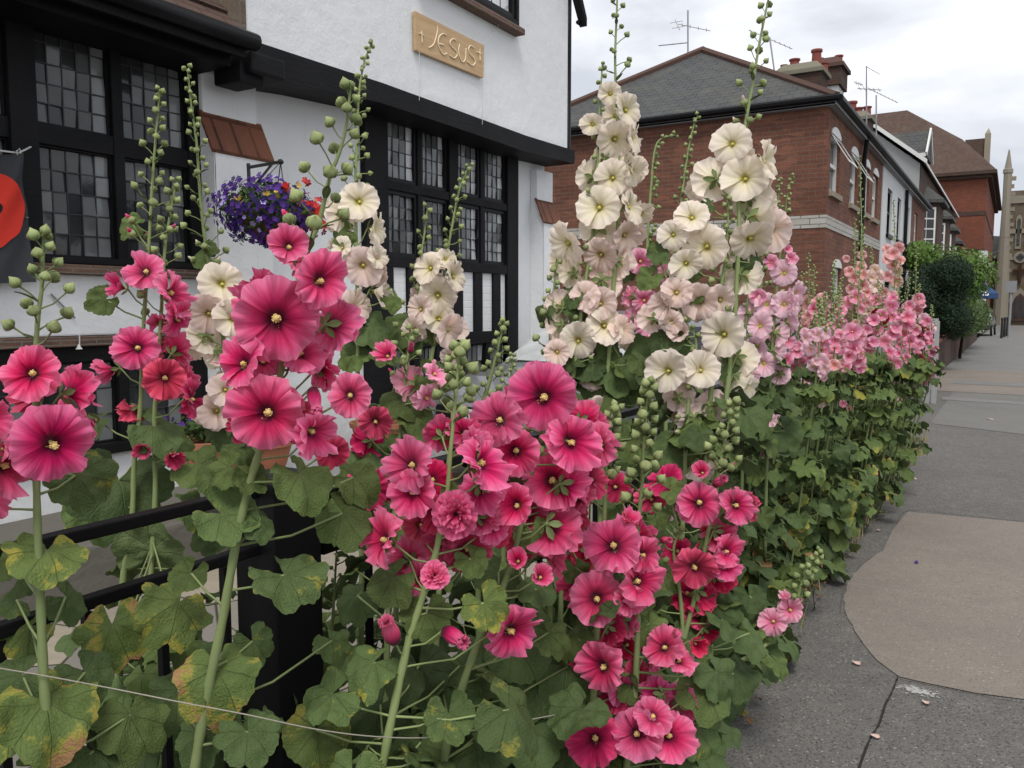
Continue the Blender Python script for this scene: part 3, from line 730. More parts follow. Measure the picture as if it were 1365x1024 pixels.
def proj(p):
    v = Vector(p) - CAM; d = v.dot(FW); return 682.5 + F0*v.dot(RT)/d, 512 - F0*v.dot(UP)/d
def ground_point(p, z=0.0, bed=None):
    x = p.x if bed is None else bed
    return Vector((x, p.y, z))
def hand_plant(label, var, d, stems, flowers, leaves='', buds=(), group='hollyhocks flowering along the fence', auto=None, auto_kinds='gggkks', base_x=None, tipvar=None, lod=0):
    """stems: list of [(px,py[,d]), ...] top first, carried down to the ground below the last point"""
    paths3 = []
    for st in stems:
        pts = [pt(q[0], q[1], q[2] if len(q) > 2 else d) for q in st]
        last = pts[-1]
        if last.z > .06:
            bx = base_x if base_x is not None else last.x
            g = Vector((last.x*.5+bx*.5, last.y, 0)) if base_x is None else Vector((bx, last.y, 0))
            pts += [last.lerp(g, .5) + Vector((U(-.01,.01), U(-.01,.01), 0)), g]
        paths3.append(pts)
    P = Plant(label, group, paths3[0][-1])
    PP = [P.path(p, .0022, .0085 if d < 2 else .008) for p in paths3]
    allp = [q for pp in PP for q in pp]
    av = [tuple(float(q) for q in ln.split()[:3]) for ln in flowers.strip().splitlines() if ln.split()]
    for i, b in enumerate(buds):
        if b: P.spike_buds(PP[i], int(b[0]*1.25), b[1]*1.22, b[2]*1.12, b[3], tipvar=tipvar, lod=lod, avoid=av, **(b[4] if len(b) > 4 else {}))
    for ln in flowers.strip().splitlines():
        a = ln.split()
        if not a: continue
        px, py, w, nx, ny = map(float, a[:5]); kind = 'o'; sgn = 1; v = var; dd = 0
        for e in a[5:]:
            if e == '-': sgn = -1
            elif e[0] == '@': dd = float(e[1:])
            elif e[0] == '=': v = e[1:]
            else: kind = e
        r, u, vv = view_basis(px, py)
        nx += U(-.2,.2); ny += U(-.2,.2); k_ = math.hypot(nx, ny)
        if k_ > .93: nx *= .93/k_; ny *= .93/k_
        nz = sgn*math.sqrt(max(.0, 1-nx*nx-ny*ny)); nrm = r*nx + u*ny + vv*nz; w *= U(.93, 1.03)*(1.03 if var == 'c' else 1)
        dep = d + dd - ((.05 if d < 2.1 and dd == 0 else .02) if sgn > 0 else -.01)
        P.flower(pt(px, py, dep), nrm, w*dep/F0, v, kind, allp, 0 if w*dep/F0 > 0 and w > 26 else 1)
        if var == 'm' and w > 50 and kind in 'ow' and rnd() < .38:
            n2 = r*U(-.8,.8) + u*U(-.7,.4) + vv*U(.2,.6)
            P.flower(pt(px+U(-.45,.45)*w, py+U(-.1,.6)*w, dep+U(.05,.09)), n2, w*U(.65,.85)*dep/F0, random.choice('mmr'), random.choice('wwco'), allp, 0)
        if var in 'cb' and w > 34 and rnd() < .85:
            ox, oy = U(-.35,.35)*w, U(-.2,.5)*w; n2 = r*U(-.7,.7) + u*U(-.5,.3) + vv*U(.35,.8)
            P.flower(pt(px+ox, py+oy, dep+U(.05,.09)), n2, w*U(.75,.95)*dep/F0, v if rnd() < .6 else 'b', random.choice('wwco'), allp, 0)
    for ln in leaves.strip().splitlines():
        a = ln.split()
        if not a: continue
        px, py, w, nx, ny, tipang = map(float, a[:6]); kind = 'g'; dd = 0; sgn = 1; mi = None; hid = False
        for e in a[6:]:
            if e == '-': sgn = -1
            elif e[0] == '@': dd = float(e[1:])
            elif e[0] == '#': mi = int(e[1:])
            else: kind = e
        r, u, vv = view_basis(px, py); nz = sgn*math.sqrt(max(.0, 1-nx*nx-ny*ny))
        nrm = r*nx + u*ny + vv*nz; ta = rad(tipang); tip = r*math.cos(ta) + u*math.sin(ta)
        dep = d + dd
        P.leaf(pt(px, py, dep), nrm, tip, w*dep/F0, kind, allp, 0, mi=mi)
    if auto:
        for i, a in enumerate(auto):
            if a: auto_leaves(P, PP[i], *a[:5], kinds=auto_kinds, **{'bias': Vector((-.45, .9, 0))*(1.3 if d < 2.2 else .6), **(a[5] if len(a) > 5 else {})})
    P.finish(); return P
# ------------------------------------------------------------------ the hollyhocks one can tell apart, from the camera outwards
G1 = 'hollyhocks in the flower bed along the fence'
hand_plant('leftmost magenta hollyhock, its thick stem in front of the black rail and banner', 'm', 1.28,
 [[(58,318),(56,380),(50,430),(47,500),(48,600),(50,700),(54,800),(58,900),(64,980),(72,1080)]],
 '''41 498 88 -.1 .25 w
 70 592 116 .12 -.12
 100 522 84 .72 .12 - w
 8 622 92 .62 -.25 w
 -16 560 70 .3 .2 w
 -30 660 90 .2 0
 206 1060 60 .5 .5 d''',
 '''62 742 112 .1 .75 -95 y #0
 72 948 150 .12 .62 -55 b #1
 18 905 90 -.2 .5 -150 k @.05
 112 640 104 .2 .45 -30 s @.10
 30 840 90 -.4 .5 200 y @.12
 8 975 120 -.1 .7 -100 y
 15 800 60 -.5 .4 170 s @.05
 120 905 90 .3 .4 -50 k @.1
 175 965 110 .1 .5 -80 g @.1
 95 800 70 .4 .5 -20 k @.12
 10 745 70 -.3 .6 -150 g @.08
 130 1010 90 .3 .5 -60 k @.06''',
 buds=[(14, .016, .021, 475, {'spread': 1.5})], group=G1, auto=[(.05, .75, 9, .13, .09, {})], auto_kinds='kgy')
hand_plant('magenta hollyhock with twin bud spikes, behind the rail and in front of the leaded window', 'm', 2.0,
 [[(213,122),(207,190),(202,262),(199,320),(195,378),(190,460),(187,546),(179,617),(176,690),(165,760),(160,860),(160,960)],
  [(235,242),(226,290),(220,330),(216,400),(211,476),(206,558),(207,656),(203,740),(199,830),(196,960)]],
 '''192 361 66 -.25 .35 w
 153 380 48 -.72 .45 h
 232 392 74 .7 .1 w
 238 425 60 .6 -.2
 182 463 66 -.25 .1
 139 495 52 -.85 -.15 h -
 219 505 66 .12 -.05 =r w
 236 466 52 .5 .3 - w
 256 532 58 .8 -.1 =r
 245 505 44 .6 .2 - 
 176 548 44 -.5 -.5 =r - w
 190 600 34 -.3 -.6 h =r
 233 612 40 .4 -.5 h =r''',
 '''135 402 52 -.35 .3 -160 g #3
 172 300 44 -.3 .5 170 g
 215 572 90 .2 .7 -30 k #2
 155 655 150 .1 .5 -100 k #4
 130 690 100 .1 .3 -80 s @.1
 205 722 104 .3 .45 70 g - #5
 275 625 90 .3 .6 -30 g
 255 675 64 .2 .6 -30 s
 150 845 104 -.1 .35 -80 b @-.55 #6
 232 812 112 .25 .5 -120 y @-.55 #7
 240 590 70 .3 .7 -20 g @.1
 120 560 60 -.3 .8 180 k''',
 buds=[(24, .013, .021, 345, {'spread': 1.4}), (22, .015, .023, 465, {'spread': 1.5})], group=G1, tipvar='m', auto=[(.1, .8, 7, .16, .12, {}), (.2, .9, 6, .15, .12, {})], auto_kinds='kgky')
hand_plant('tall magenta hollyhock with large blooms right below the hanging basket', 'm', 1.36,
 [[(467,118),(462,165),(452,205),(440,235),(427,290),(412,330),(402,365),(392,420),(378,480),(360,560),(345,605),(330,655),(314,728),(296,830),(275,930),(262,1010),(255,1090)]],
 '''367 427 116 .02 -.18
 355 551 106 -.02 -.05
 384 326 64 -.2 .45 c
 343 382 62 -.6 .6 - w
 345 410 70 -.5 .3 @.06
 428 372 84 .45 .45 w
 447 432 84 .8 .12 - w
 322 482 76 -.6 .45 w
 366 474 66 -.1 -.5 - w @.05
 400 470 74 .55 .15 w @.03
 432 492 64 .8 .0 - @.05
 466 527 60 -.15 .1
 421 540 44 .1 -.8 b
 418 578 72 .62 -.5 w
 443 604 52 .3 -.4 =r @.12
 396 560 60 .5 .2 =r @.1
 320 570 50 -.6 -.3 =r - @.1
 395 345 50 .5 .5 @.08
 385 440 60 .2 .2 @.1''',
 '''390 772 112 .02 .72 -50 s #8
 290 905 122 -.05 .42 -80 b #9
 408 640 104 .25 .72 -60 g #1
 306 690 100 -.1 .5 -30 s #3
 300 628 66 -.3 .4 -150 g
 466 690 96 .1 .6 -40 g #2 @.1
 335 640 60 .3 .5 -60 g
 480 640 84 .2 .6 -20 g @.15
 350 700 54 .3 .5 -30 k
 446 860 60 .2 .5 -60 s @.2
 335 985 96 .1 .5 -70 k
 340 862 64 .3 .3 -60 s @.08
 232 930 90 -.2 .4 -110 k @.12
 250 770 60 -.3 .4 -120 g @.05
 265 985 84 -.3 .5 -120 k @.05''',
 buds=[(15, .015, .026, 345, {'spread': 1.5})], group=G1, tipvar='m', auto=[(.0, .35, 5, .14, .12, {})], auto_kinds='kgy')
hand_plant('cream hollyhock whose thin bud spike stands left of the hanging basket', 'c', 2.25,
 [[(250,92),(255,140),(262,190),(266,250),(270,293),(277,345),(287,400),(297,450),(303,520),(306,620),(306,720),(300,860)]],
 '''295 378 58 -.05 .05
 277 419 56 -.1 -.1 =b
 310 425 52 .2 0
 273 452 50 -.3 -.5 -
 292 470 40 .2 -.3 -
 300 520 46 .1 .1 =b
 288 548 54 -.2 .1 =b
 322 492 30 .6 .2''',
 '''305 575 74 .1 .6 -120 k
 268 345 40 -.3 .6 170 g
 330 600 70 .4 .5 -30 g
 285 330 26 .4 .5 0 g''',
 buds=[(34, .012, .019, 370, {'spread': 1.4})], group=G1, tipvar='c', auto=[(.2, .9, 7, .15, .11, {})], auto_kinds='kg')
hand_plant('cream hollyhock in front of the wide black post, left of the small-paned window', 'c', 2.35,
 [[(495,58),(485,85),(478,130),(476,190),(474,240),(475,330),(477,430),(477,520),(480,600),(482,700),(482,850)]],
 '''478 268 54 .02 .05
 456 285 50 -.5 .3 - 
 502 305 50 .8 .0 w
 484 355 56 .05 -.02 =b
 503 343 36 .6 .3
 472 410 50 .25 0 =b
 510 393 44 .8 -.3 h
 455 330 34 -.5 .4''',
 '''455 312 44 -.3 .6 190 g
 500 440 70 .2 .6 -30 k
 480 455 60 -.2 .5 -140 k
 525 400 40 .4 .5 -40 g
 470 475 60 -.4 .5 190 g
 515 470 54 .3 .6 -10 g''',
 buds=[(32, .012, .019, 300, {'spread': 1.3})], group=G1, tipvar='c', auto=[(.3, 1.1, 10, .16, .12, {})], auto_kinds='kg')
hand_plant('cream hollyhock with two forked bud spikes in front of the black and white studs', 'c', 2.5,
 [[(570,278),(566,310),(561,345),(556,392),(548,435),(543,470),(539,510),(536,560),(530,650),(528,800)],
  [(625,222),(612,255),(603,300),(594,350),(588,400),(580,450),(572,500),(565,600),(560,760)]],
 '''571 357 46 -.75 .05 w
 583 394 50 .05 0
 606 368 44 .7 .25 w
 560 412 40 -.4 0 =b
 598 440 46 .4 -.3 =b
 585 425 46 .2 0
 552 440 34 -.5 -.3 =b
 594 345 30 .2 .3
 600 475 30 .2 -.4 =b''',
 '''530 442 70 -.3 .6 190 g
 578 425 34 .2 .2 -90 g
 575 440 44 .3 .6 -20 g
 545 455 50 -.4 .5 -150 k
 560 520 60 .2 .6 -30 g
 600 500 40 .4 .5 -30 g''',
 buds=[(17, .015, .022, 480, {'spread': 1.4}), (26, .012, .019, 395, {'spread': 1.3})], group=G1, tipvar='c', auto=[(.3, 1.1, 8, .16, .12, {}), (.3, 1.1, 6, .16, .12, {})], auto_kinds='kg')
hand_plant('magenta hollyhock with a few small wilting blooms, below the cream blooms near the studs', 'm', 2.0,
 [[(547,440),(545,465),(541,500),(537,540),(532,600),(528,660),(520,760),(515,900)],
  [(612,462),(608,510),(604,560),(600,600),(590,700),(580,900)]],
 '''515 472 40 -.4 .5 c
 550 512 56 -.6 .1 - =k w
 580 498 40 .5 .6 =k w
 568 530 44 .4 -.3 =k
 500 562 48 .1 -.2 =r
 490 652 62 .1 -.35 =r
 490 590 50 -.3 -.4 =r -
 548 462 20 .2 .8 b''',
 '''578 508 62 .2 .4 -30 g #3
 528 535 70 -.2 .6 -160 g
 545 590 60 .1 .5 -60 g
 560 560 70 .3 .6 -20 g
 480 620 84 -.1 .5 -150 g
 500 610 80 .1 .6 -40 k
 450 680 100 -.3 .55 -140 g #4
 480 690 90 .1 .6 -60 k
 570 640 60 .2 .6 -50 k
 520 700 90 .1 .5 -80 k''',
 buds=[(10, .012, .021, 520, {'spread': 1.4}), (14, .019, .026, 570, {'spread': 1.1})], group=G1, tipvar='m', auto=[(.2, 1.0, 14, .17, .12, {}), (.2, 1.0, 10, .16, .12, {})], auto_kinds='kgks')
hand_plant('bud spike with no open flowers in front of the parked car', 'm', 2.1,
 [[(672,432),(666,455),(660,480),(652,510),(644,540),(640,600),(636,700)], [(683,475),(682,500),(680,540),(676,620),(670,760)]], '', '', buds=[(20, .015, .021, 570, {'spread': 1.2}), (14, .010, .013, 530, {})], group=G1, auto=[(.2, 1.1, 12, .16, .12, {})], auto_kinds='kg')
P8 = hand_plant('bushy magenta hollyhock at the centre with ruffled double blooms on a leaning stem', 'm', 1.5,
 [[(612,470),(608,520),(604,565),(600,610),(597,650),(590,690),(580,740),(562,800),(546,850),(530,920),(512,1010),(500,1090)]],
 '''546 620 84 -.72 .25 w
 548 657 74 -.45 -.15 w
 588 578 62 -.3 .5 w - @.04
 620 575 56 .3 .4 @.06
 645 618 92 .62 .2 w
 642 655 76 .4 -.35 - w
 607 686 66 .05 .05 d
 645 692 52 .5 -.2 - w
 510 718 84 -.78 .2 w
 543 745 62 -.4 .1 - @.05
 580 766 44 .1 .35 d
 518 836 56 -.15 .65 b
 611 852 54 .6 -.35 b
 622 732 66 .1 -.2 =r @.06
 682 842 92 .52 -.22 w @.1
 635 590 50 .3 .4 c @.05
 575 640 60 -.2 .3 =r @.05
 560 770 54 -.5 .2 @.05 w
 655 700 56 .4 .1 @.05 w
 585 725 50 -.3 -.2 =r @.06
 600 720 60 0 -.3 =r @.08
 560 700 50 -.3 0 =r @.08''',
 '''570 826 78 .02 .25 -85 g #0
 516 775 84 -.4 .5 -150 g #2
 600 962 82 .1 .4 -80 s #3
 690 955 120 .35 .55 -35 s #6
 632 750 56 .3 .4 -60 g
 600 655 30 .2 .4 -60 g
 490 890 92 -.35 .55 -140 s #7
 432 930 96 -.3 .6 -160 s #1
 418 985 100 0 .3 -100 y @.05
 650 812 76 .3 .3 -60 y #4
 560 900 100 .1 .3 -80 k @.15
 620 900 120 .1 .4 -60 k @.2
 640 1000 120 .1 .5 -60 k @.15
 500 950 100 -.1 .4 -120 k @.15
 470 800 70 -.3 .5 -130 k @.12
 600 690 50 -.3 .5 190 g
 545 905 70 .2 .5 -30 k @.1
 560 1000 90 0 .5 -90 s @.1''',
 buds=[(14, .020, .026, 640, {'spread': 1.3})], group=G1, tipvar='m', auto=[(.0, .7, 14, .17, .13, {})], auto_kinds='kkgs')
hand_plant('magenta hollyhock at the centre topped by one large fully open bloom facing the camera', 'm', 1.6,
 [[(742,500),(730,545),(716,600),(704,650),(695,700),(680,755),(660,810),(640,850),(612,930),(590,1040)]],
 '''724 529 96 0 .02
 664 560 76 -.6 .1
 686 602 74 -.25 -.1 w
 672 545 66 -.4 .4 - @.05
 762 590 84 .62 -.1 w
 735 640 80 .15 -.05 @.03
 755 650 70 .5 -.3 - w
 738 705 88 .35 -.35 - w
 722 768 44 .35 .2 h
 702 685 70 -.3 -.1 @.06
 665 660 60 -.4 0 =r @.1
 700 640 60 -.2 -.2 =r @.1
 780 560 60 .6 .3 @.06 -
 770 620 60 .6 .1 =r @.1
 690 745 40 .1 .5 h
 787 640 56 .7 0 =r @.08 
 700 720 60 0 -.2 =r @.1 -
 765 690 50 .5 -.3 =r @.12 -''',
 '''710 716 60 -.05 .15 -80 g #2
 735 850 64 .2 .5 -60 g @.1
 720 790 60 .2 .6 -60 k
 690 870 110 .1 .3 -80 k #5 @.15
 680 640 50 -.3 .4 -150 k
 760 900 110 .1 .5 -80 k @.2
 700 980 120 .1 .5 -100 k @.15
 660 770 70 -.2 .4 -120 k @.1
 720 920 100 .2 .5 -60 k @.2''',
 buds=[(6, .016, .020, 640, {'spread': 1.2})], group=G1, tipvar='m', auto=[(.0, .8, 14, .17, .13, {})], auto_kinds='kkg')
hand_plant('magenta hollyhock right of centre, its blooms in a column below two full bud spikes', 'm', 1.78,
 [[(821,545),(812,580),(808,620),(806,680),(803,740),(798,800),(795,860),(790,940),(775,1060)],
  [(866,512),(860,560),(856,640),(852,690),(850,760),(850,840),(845,940),(830,1080)]],
 '''816 727 80 -.1 .3 w
 795 798 78 0 .02
 852 776 72 .55 -.1 w
 850 712 60 .5 .3 - w
 802 888 74 -.45 -.05 w
 815 838 54 .3 -.4 - =r
 838 830 46 .6 -.2 - w
 792 985 82 -.1 -.12 =r
 848 978 74 -.02 .15 w
 893 982 72 .3 .1 w
 884 862 66 -.3 .2 w
 875 925 54 -.5 .2 - w
 912 935 62 .5 .1 - w
 765 780 50 -.5 0 =r @.1
 858 740 56 .6 .1 w
 838 800 50 .5 0 w
 870 955 60 .2 .1 w
 905 880 52 .4 .2 w
 820 930 50 -.2 .2 =r @.04
 776 870 46 -.4 .1 =r @.04
 848 900 46 .2 -.1 =r @.06
 785 735 60 -.3 .2 =r @.1 -
 760 730 56 -.2 0 =r @.12 -
 840 690 40 .3 .6 h
 900 848 36 .5 .5 b
 775 925 60 -.4 .1 =r @.1
 820 650 44 0 .2 =r @.14
 835 860 44 .5 .2 @.1 =r
 930 860 40 .6 -.3 h =r''',
 '''764 855 60 .0 .3 -80 g #1
 846 918 52 .35 .5 -40 g #6
 868 838 56 .3 .3 -80 g
 768 762 46 .1 .3 -80 g #7
 858 800 46 .5 .2 -80 g
 820 1016 64 .0 .7 -20 g
 884 962 28 .1 .3 -80 g
 950 920 100 .5 .4 -55 g #2
 934 980 90 .5 .3 -70 s
 960 905 80 .6 .3 -60 k
 935 1010 90 .3 .4 -80 k
 735 1000 90 0 .5 -100 k
 745 950 80 -.2 .5 -100 k
 920 905 70 .5 .3 -60 k @.1
 765 1015 70 -.2 .5 -110 k @.1''',
 buds=[(24, .018, .024, 700, {'spread': 1.0}), (24, .018, .024, 700, {'spread': 1.0})], group=G1, tipvar='m', auto=[(.0, .8, 12, .16, .12, {}), (.0, .9, 10, .16, .12, {})], auto_kinds='kkg')
hand_plant('rightmost magenta hollyhock, at the pavement edge below the cream blooms', 'm', 2.0,
 [[(978,540),(968,580),(960,620),(952,670),(940,730),(925,800),(905,880),(890,960),(880,1060)],
  [(907,872),(902,905),(898,930),(890,980),(880,1060)],
  [(905,710),(898,735),(905,780),(910,850),(905,950)]],
 '''932 671 72 .02 .05
 982 674 58 .75 .1 w
 958 712 56 .5 -.1 - w
 968 735 50 .6 -.1 w
 925 757 62 .1 -.25 =r w
 932 795 54 .2 -.35 - =r w
 958 770 50 .5 -.35 =r -
 886 640 56 -.2 .3 =r w @.08
 868 665 46 -.3 0 =r @.1
 935 627 34 .0 .5 h
 962 640 30 .7 .4 b
 955 700 46 .2 -.3 =r @.06
 915 790 50 -.2 .1 =r @.04
 902 735 46 -.3 .2 =r @.05
 965 755 46 .5 .1 w
 930 820 44 .1 .1 =r @.04
 940 840 40 .3 -.3 =r -
 890 720 22 .5 0 b
 945 740 50 0 0 =r @.1
 970 690 44 .6 0 @.1''',
 '''955 735 54 .25 .3 -70 g #1
 887 770 62 .2 .4 -50 g #0
 880 690 40 .3 .5 -30 g
 900 655 44 .2 .5 -10 g
 975 685 40 .3 .2 -80 g
 960 815 70 .3 .2 -80 k
 925 850 70 .4 .4 -60 k
 1005 850 70 .6 .5 -30 k @.1
 985 905 80 .6 .5 -40 k @.1''',
 buds=[(20, .018, .024, 650, {'spread': 1.0}), (12, .020, .026, 960, {'spread': .8}), (8, .016, .022, 770, {'spread': .8})], group=G1, tipvar='m', auto=[(.0, .9, 14, .17, .12, {}), None, (.0, .9, 8, .16, .12, {})], auto_kinds='kkg')
hand_plant('tall cream hollyhock with a double column of blooms beside the end of the white house', 'c', 2.4,
 [[(824,-30),(822,20),(820,80),(822,140),(826,220),(824,300),(818,380),(812,470),(806,560),(800,700)],
  [(803,85),(799,150),(797,200),(793,270),(789,320),(780,380),(772,440),(762,520),(756,600),(750,720)],
  [(742,345),(737,400),(734,440),(732,500),(730,600)]],
 '''813 125 32 .05 .1
 836 146 46 .75 .1 w
 789 166 30 -.3 .2
 820 186 52 .2 0
 846 183 46 .8 0 w
 845 228 48 .8 -.1 w
 787 236 46 -.5 .2 - 
 816 238 54 .1 .1
 842 275 50 .75 -.1 w
 798 276 62 -.1 0
 800 305 60 .1 -.2 - w
 834 315 48 .6 -.2 =b w
 753 325 66 -.9 -.05 =c w
 800 340 54 -.2 -.2 =b w
 826 352 46 .4 -.2 - =b
 802 378 56 .1 -.3 =b - w
 770 454 52 .0 0
 806 434 56 .3 0 w =c
 830 440 40 .6 -.2 =b
 745 408 44 -.4 .2 - =b
 745 435 44 -.5 -.3 - =b
 742 470 36 -.2 -.3 =b
 800 405 46 .1 .3 =b
 762 365 40 -.5 .2 =c -
 798 548 44 .1 -.2 =b w
 790 500 40 .2 -.3 =b -
 780 395 40 -.3 .1 =b
 810 210 40 .3 .1 -''',
 '''826 490 104 .1 .35 -100 k #3
 778 490 62 -.2 .5 -140 k
 758 395 44 -.4 .5 200 k
 722 420 40 -.7 .3 -120 k
 835 512 70 .2 .5 -60 k
 755 480 50 -.3 .5 -120 k
 880 540 60 .3 .4 -50 k
 800 520 70 -.1 .4 -90 k
 850 590 60 .2 .5 -60 g
 770 415 40 .2 .5 -60 k''',
 buds=[(14, .012, .017, 115, {'spread': 1.4}), (36, .012, .018, 510, {'spread': 1.5, 'sbias': 1.0}), (18, .015, .023, 490, {'spread': 1.2})], group='cream hollyhocks in the bed', tipvar='b', auto=[(.5, 1.35, 12, .17, .11, {}), (.5, 1.3, 14, .17, .11, {}), (.5, 1.2, 8, .15, .1, {})], auto_kinds='kkg')
hand_plant('tall cream hollyhock with the largest pale blooms, in front of the brick house', 'c', 2.3,
 [[(1031,-30),(1022,10),(1012,60),(1002,120),(992,175),(985,230),(985,300),(982,380),(976,460),(965,560),(950,700)],
  [(972,262),(970,300),(967,345),(960,390),(955,430),(948,520),(940,640)],
  [(915,430),(928,455),(922,500),(916,560),(910,700)]],
 '''975 191 60 -.05 .1
 948 240 62 -.35 -.1 - w
 992 238 62 0 -.1
 1022 214 62 .72 .3 w
 897 314 44 -.15 .05
 922 288 52 -.2 .45 w
 941 330 62 -.15 -.02
 914 352 42 -.1 0
 1008 288 62 .6 -.1 - w
 1000 262 56 .3 .1 - 
 1002 320 60 .4 -.2 w
 994 370 56 .5 -.45 - w
 964 446 64 0 0
 986 478 52 .5 -.2 - w
 983 505 44 .5 -.4 - w
 889 494 60 -.45 .1 w
 912 492 46 .3 0 - =b w
 934 492 56 .35 .1 w
 950 545 54 .4 -.3 =b - w
 884 407 50 -.5 -.1 h =b
 902 390 46 0 .2 =b
 932 402 52 .1 -.3 =b w
 905 442 44 -.5 .2 h =b
 944 600 56 .3 -.2 - =b w
 925 560 50 .0 -.2 =b -
 960 400 40 .4 0 =b
 870 425 44 -.4 0 =b -
 895 430 34 0 -.3 =b
 1015 235 40 .5 0 -
 905 530 46 0 0 =b -
 925 620 46 .1 -.3 =b -''',
 '''915 384 62 -.15 .4 -150 g #0
 862 372 44 -.3 .5 -140 g
 968 490 44 .4 .4 -50 k
 940 275 30 -.3 .5 200 k
 1000 355 44 .3 .3 -80 k
 955 430 40 .2 .3 -80 g
 905 460 50 .3 .5 -60 k
 885 455 60 -.3 .5 -120 k
 870 500 60 .1 .5 -100 k
 900 600 70 .1 .4 -100 k
 930 590 60 .2 .4 -60 g
 985 560 60 .4 .4 -60 k
 960 590 60 .3 .5 -60 k
 878 340 40 .3 .5 -60 k''',
 buds=[(22, .015, .022, 190, {'spread': 1.2}), (24, .013, .020, 440, {'spread': 1.1}), (20, .013, .018, 600, {'spread': 1.2})], group='cream hollyhocks in the bed', tipvar='b', auto=[(.4, 1.3, 16, .17, .12, {}), (.4, 1.3, 12, .17, .12, {}), (.4, 1.3, 8, .17, .12, {})], auto_kinds='kkg')
hand_plant('pink hollyhock between the two tall cream ones, its spikes against the brick side wall', 'k', 3.1,
 [[(930,155),(924,170),(915,215),(908,270),(903,320),(895,400),(890,500),(885,640)],
  [(900,180),(880,186),(872,205),(868,250),(864,300),(862,360),(858,450),(855,600)], [(930,235),(927,270),(922,320),(915,420),(910,560)]],
 '''853 349 38 -.1 0
 872 343 18 .3 .5 h
 890 365 30 .2 .3 =k -
 858 400 36 -.1 -.2 =k
 840 395 34 -.6 .2 =k - w
 862 432 40 .3 -.1 =k
 845 425 30 -.3 0 =k -
 838 320 20 -.2 0 =p
 875 440 30 .2 -.2 =k
 850 460 30 .2 0 =k -''',
 '''835 360 36 .1 .4 -100 k
 875 330 24 .4 .4 -80 g
 860 460 60 .1 .4 -80 k''',
 buds=[(32, .013, .021, 400, {'spread': 1.2}), (28, .013, .020, 400, {'spread': 1.2}), (12, .012, .018, 330, {})], group='pink hollyhocks in the bed', auto=[(.6, 1.5, 12, .16, .1, {}), (.6, 1.5, 10, .16, .1, {}), None], auto_kinds='kg')
hand_plant('pale lilac-pink hollyhock with yellow-eyed blooms just right of the cream ones', 'p', 3.4,
 [[(1056,235),(1050,260),(1045,300),(1040,340),(1034,400),(1028,480),(1022,600)],
  [(1040,240),(1036,280),(1030,320),(1018,360),(1010,420),(1004,500),(1000,600)],
  [(1006,322),(1001,360),(996,410),(992,480),(990,600)]],
 '''1045 364 38 0 .02
 1022 406 34 -.05 0
 1045 406 36 .1 0
 1013 434 37 -.05 0
 1062 390 34 .8 0 w
 1060 408 34 .7 -.2 w
 998 418 32 -.3 .3 - w
 1035 445 40 .3 -.2 - w
 1008 462 36 -.2 -.2 w
 1030 470 38 .2 -.3 - w
 995 485 34 -.3 0 - w
 1000 500 30 -.2 -.3
 1028 350 23 -.3 .2 =k
 1050 332 18 .3 .4 h =k
 1055 345 20 .4 .2 =k
 1050 430 34 .5 0 -
 1010 395 24 -.2 .2 =k
 1018 485 34 .2 -.2
 1040 500 30 0 -.2 =p -
 985 512 26 .2 .1
 1025 560 22 0 0
 1022 600 26 .2 -.3 -
 985 455 30 -.3 .1 -''',
 '''1048 440 32 .2 .3 -90 k
 1030 462 30 .1 .4 -80 k
 1005 525 60 0 .4 -100 k
 1040 530 50 .1 .4 -60 k
 1000 560 60 0 .4 -100 k
 1050 580 60 .3 .4 -60 k''',
 buds=[(28, .013, .021, 430, {'spread': 1.1}), (26, .013, .020, 430, {'spread': 1.1}), (20, .012, .018, 480, {})], group='pink hollyhocks in the bed', auto=[(.05, 1.35, 30, .15, .10, {'pl': (.04,.16)}), (.05, 1.35, 26, .15, .10, {'pl': (.04,.16)}), (.05, 1.35, 22, .15, .1, {'pl': (.04,.16)})], auto_kinds='kkgs')
hand_plant('low pink hollyhock leaning out over the pavement with two small blooms near the ground', 'k', 2.72,
 [[(1092,735),(1085,755),(1070,775),(1062,800),(1045,830),(1020,860),(990,880)]],
 '''1030 829 42 -.25 .05
 1053 813 40 .3 0 w
 1046 795 24 -.2 .6 h
 1066 800 14 .8 0 b''',
 '''1012 838 44 -.3 .3 -100 g
 1000 885 60 .1 .5 -60 k
 1025 885 56 .3 .5 -80 k
 975 895 70 .1 .4 -80 k
 1060 790 40 .4 .4 -30 g
 1000 800 50 .1 .4 -80 k''',
 buds=[(16, .016, .023, 810, {'spread': .8})], group='pink hollyhocks in the bed', base_x=-1.05, auto=[(.0, .5, 6, .12, .1, {})], auto_kinds='kg')

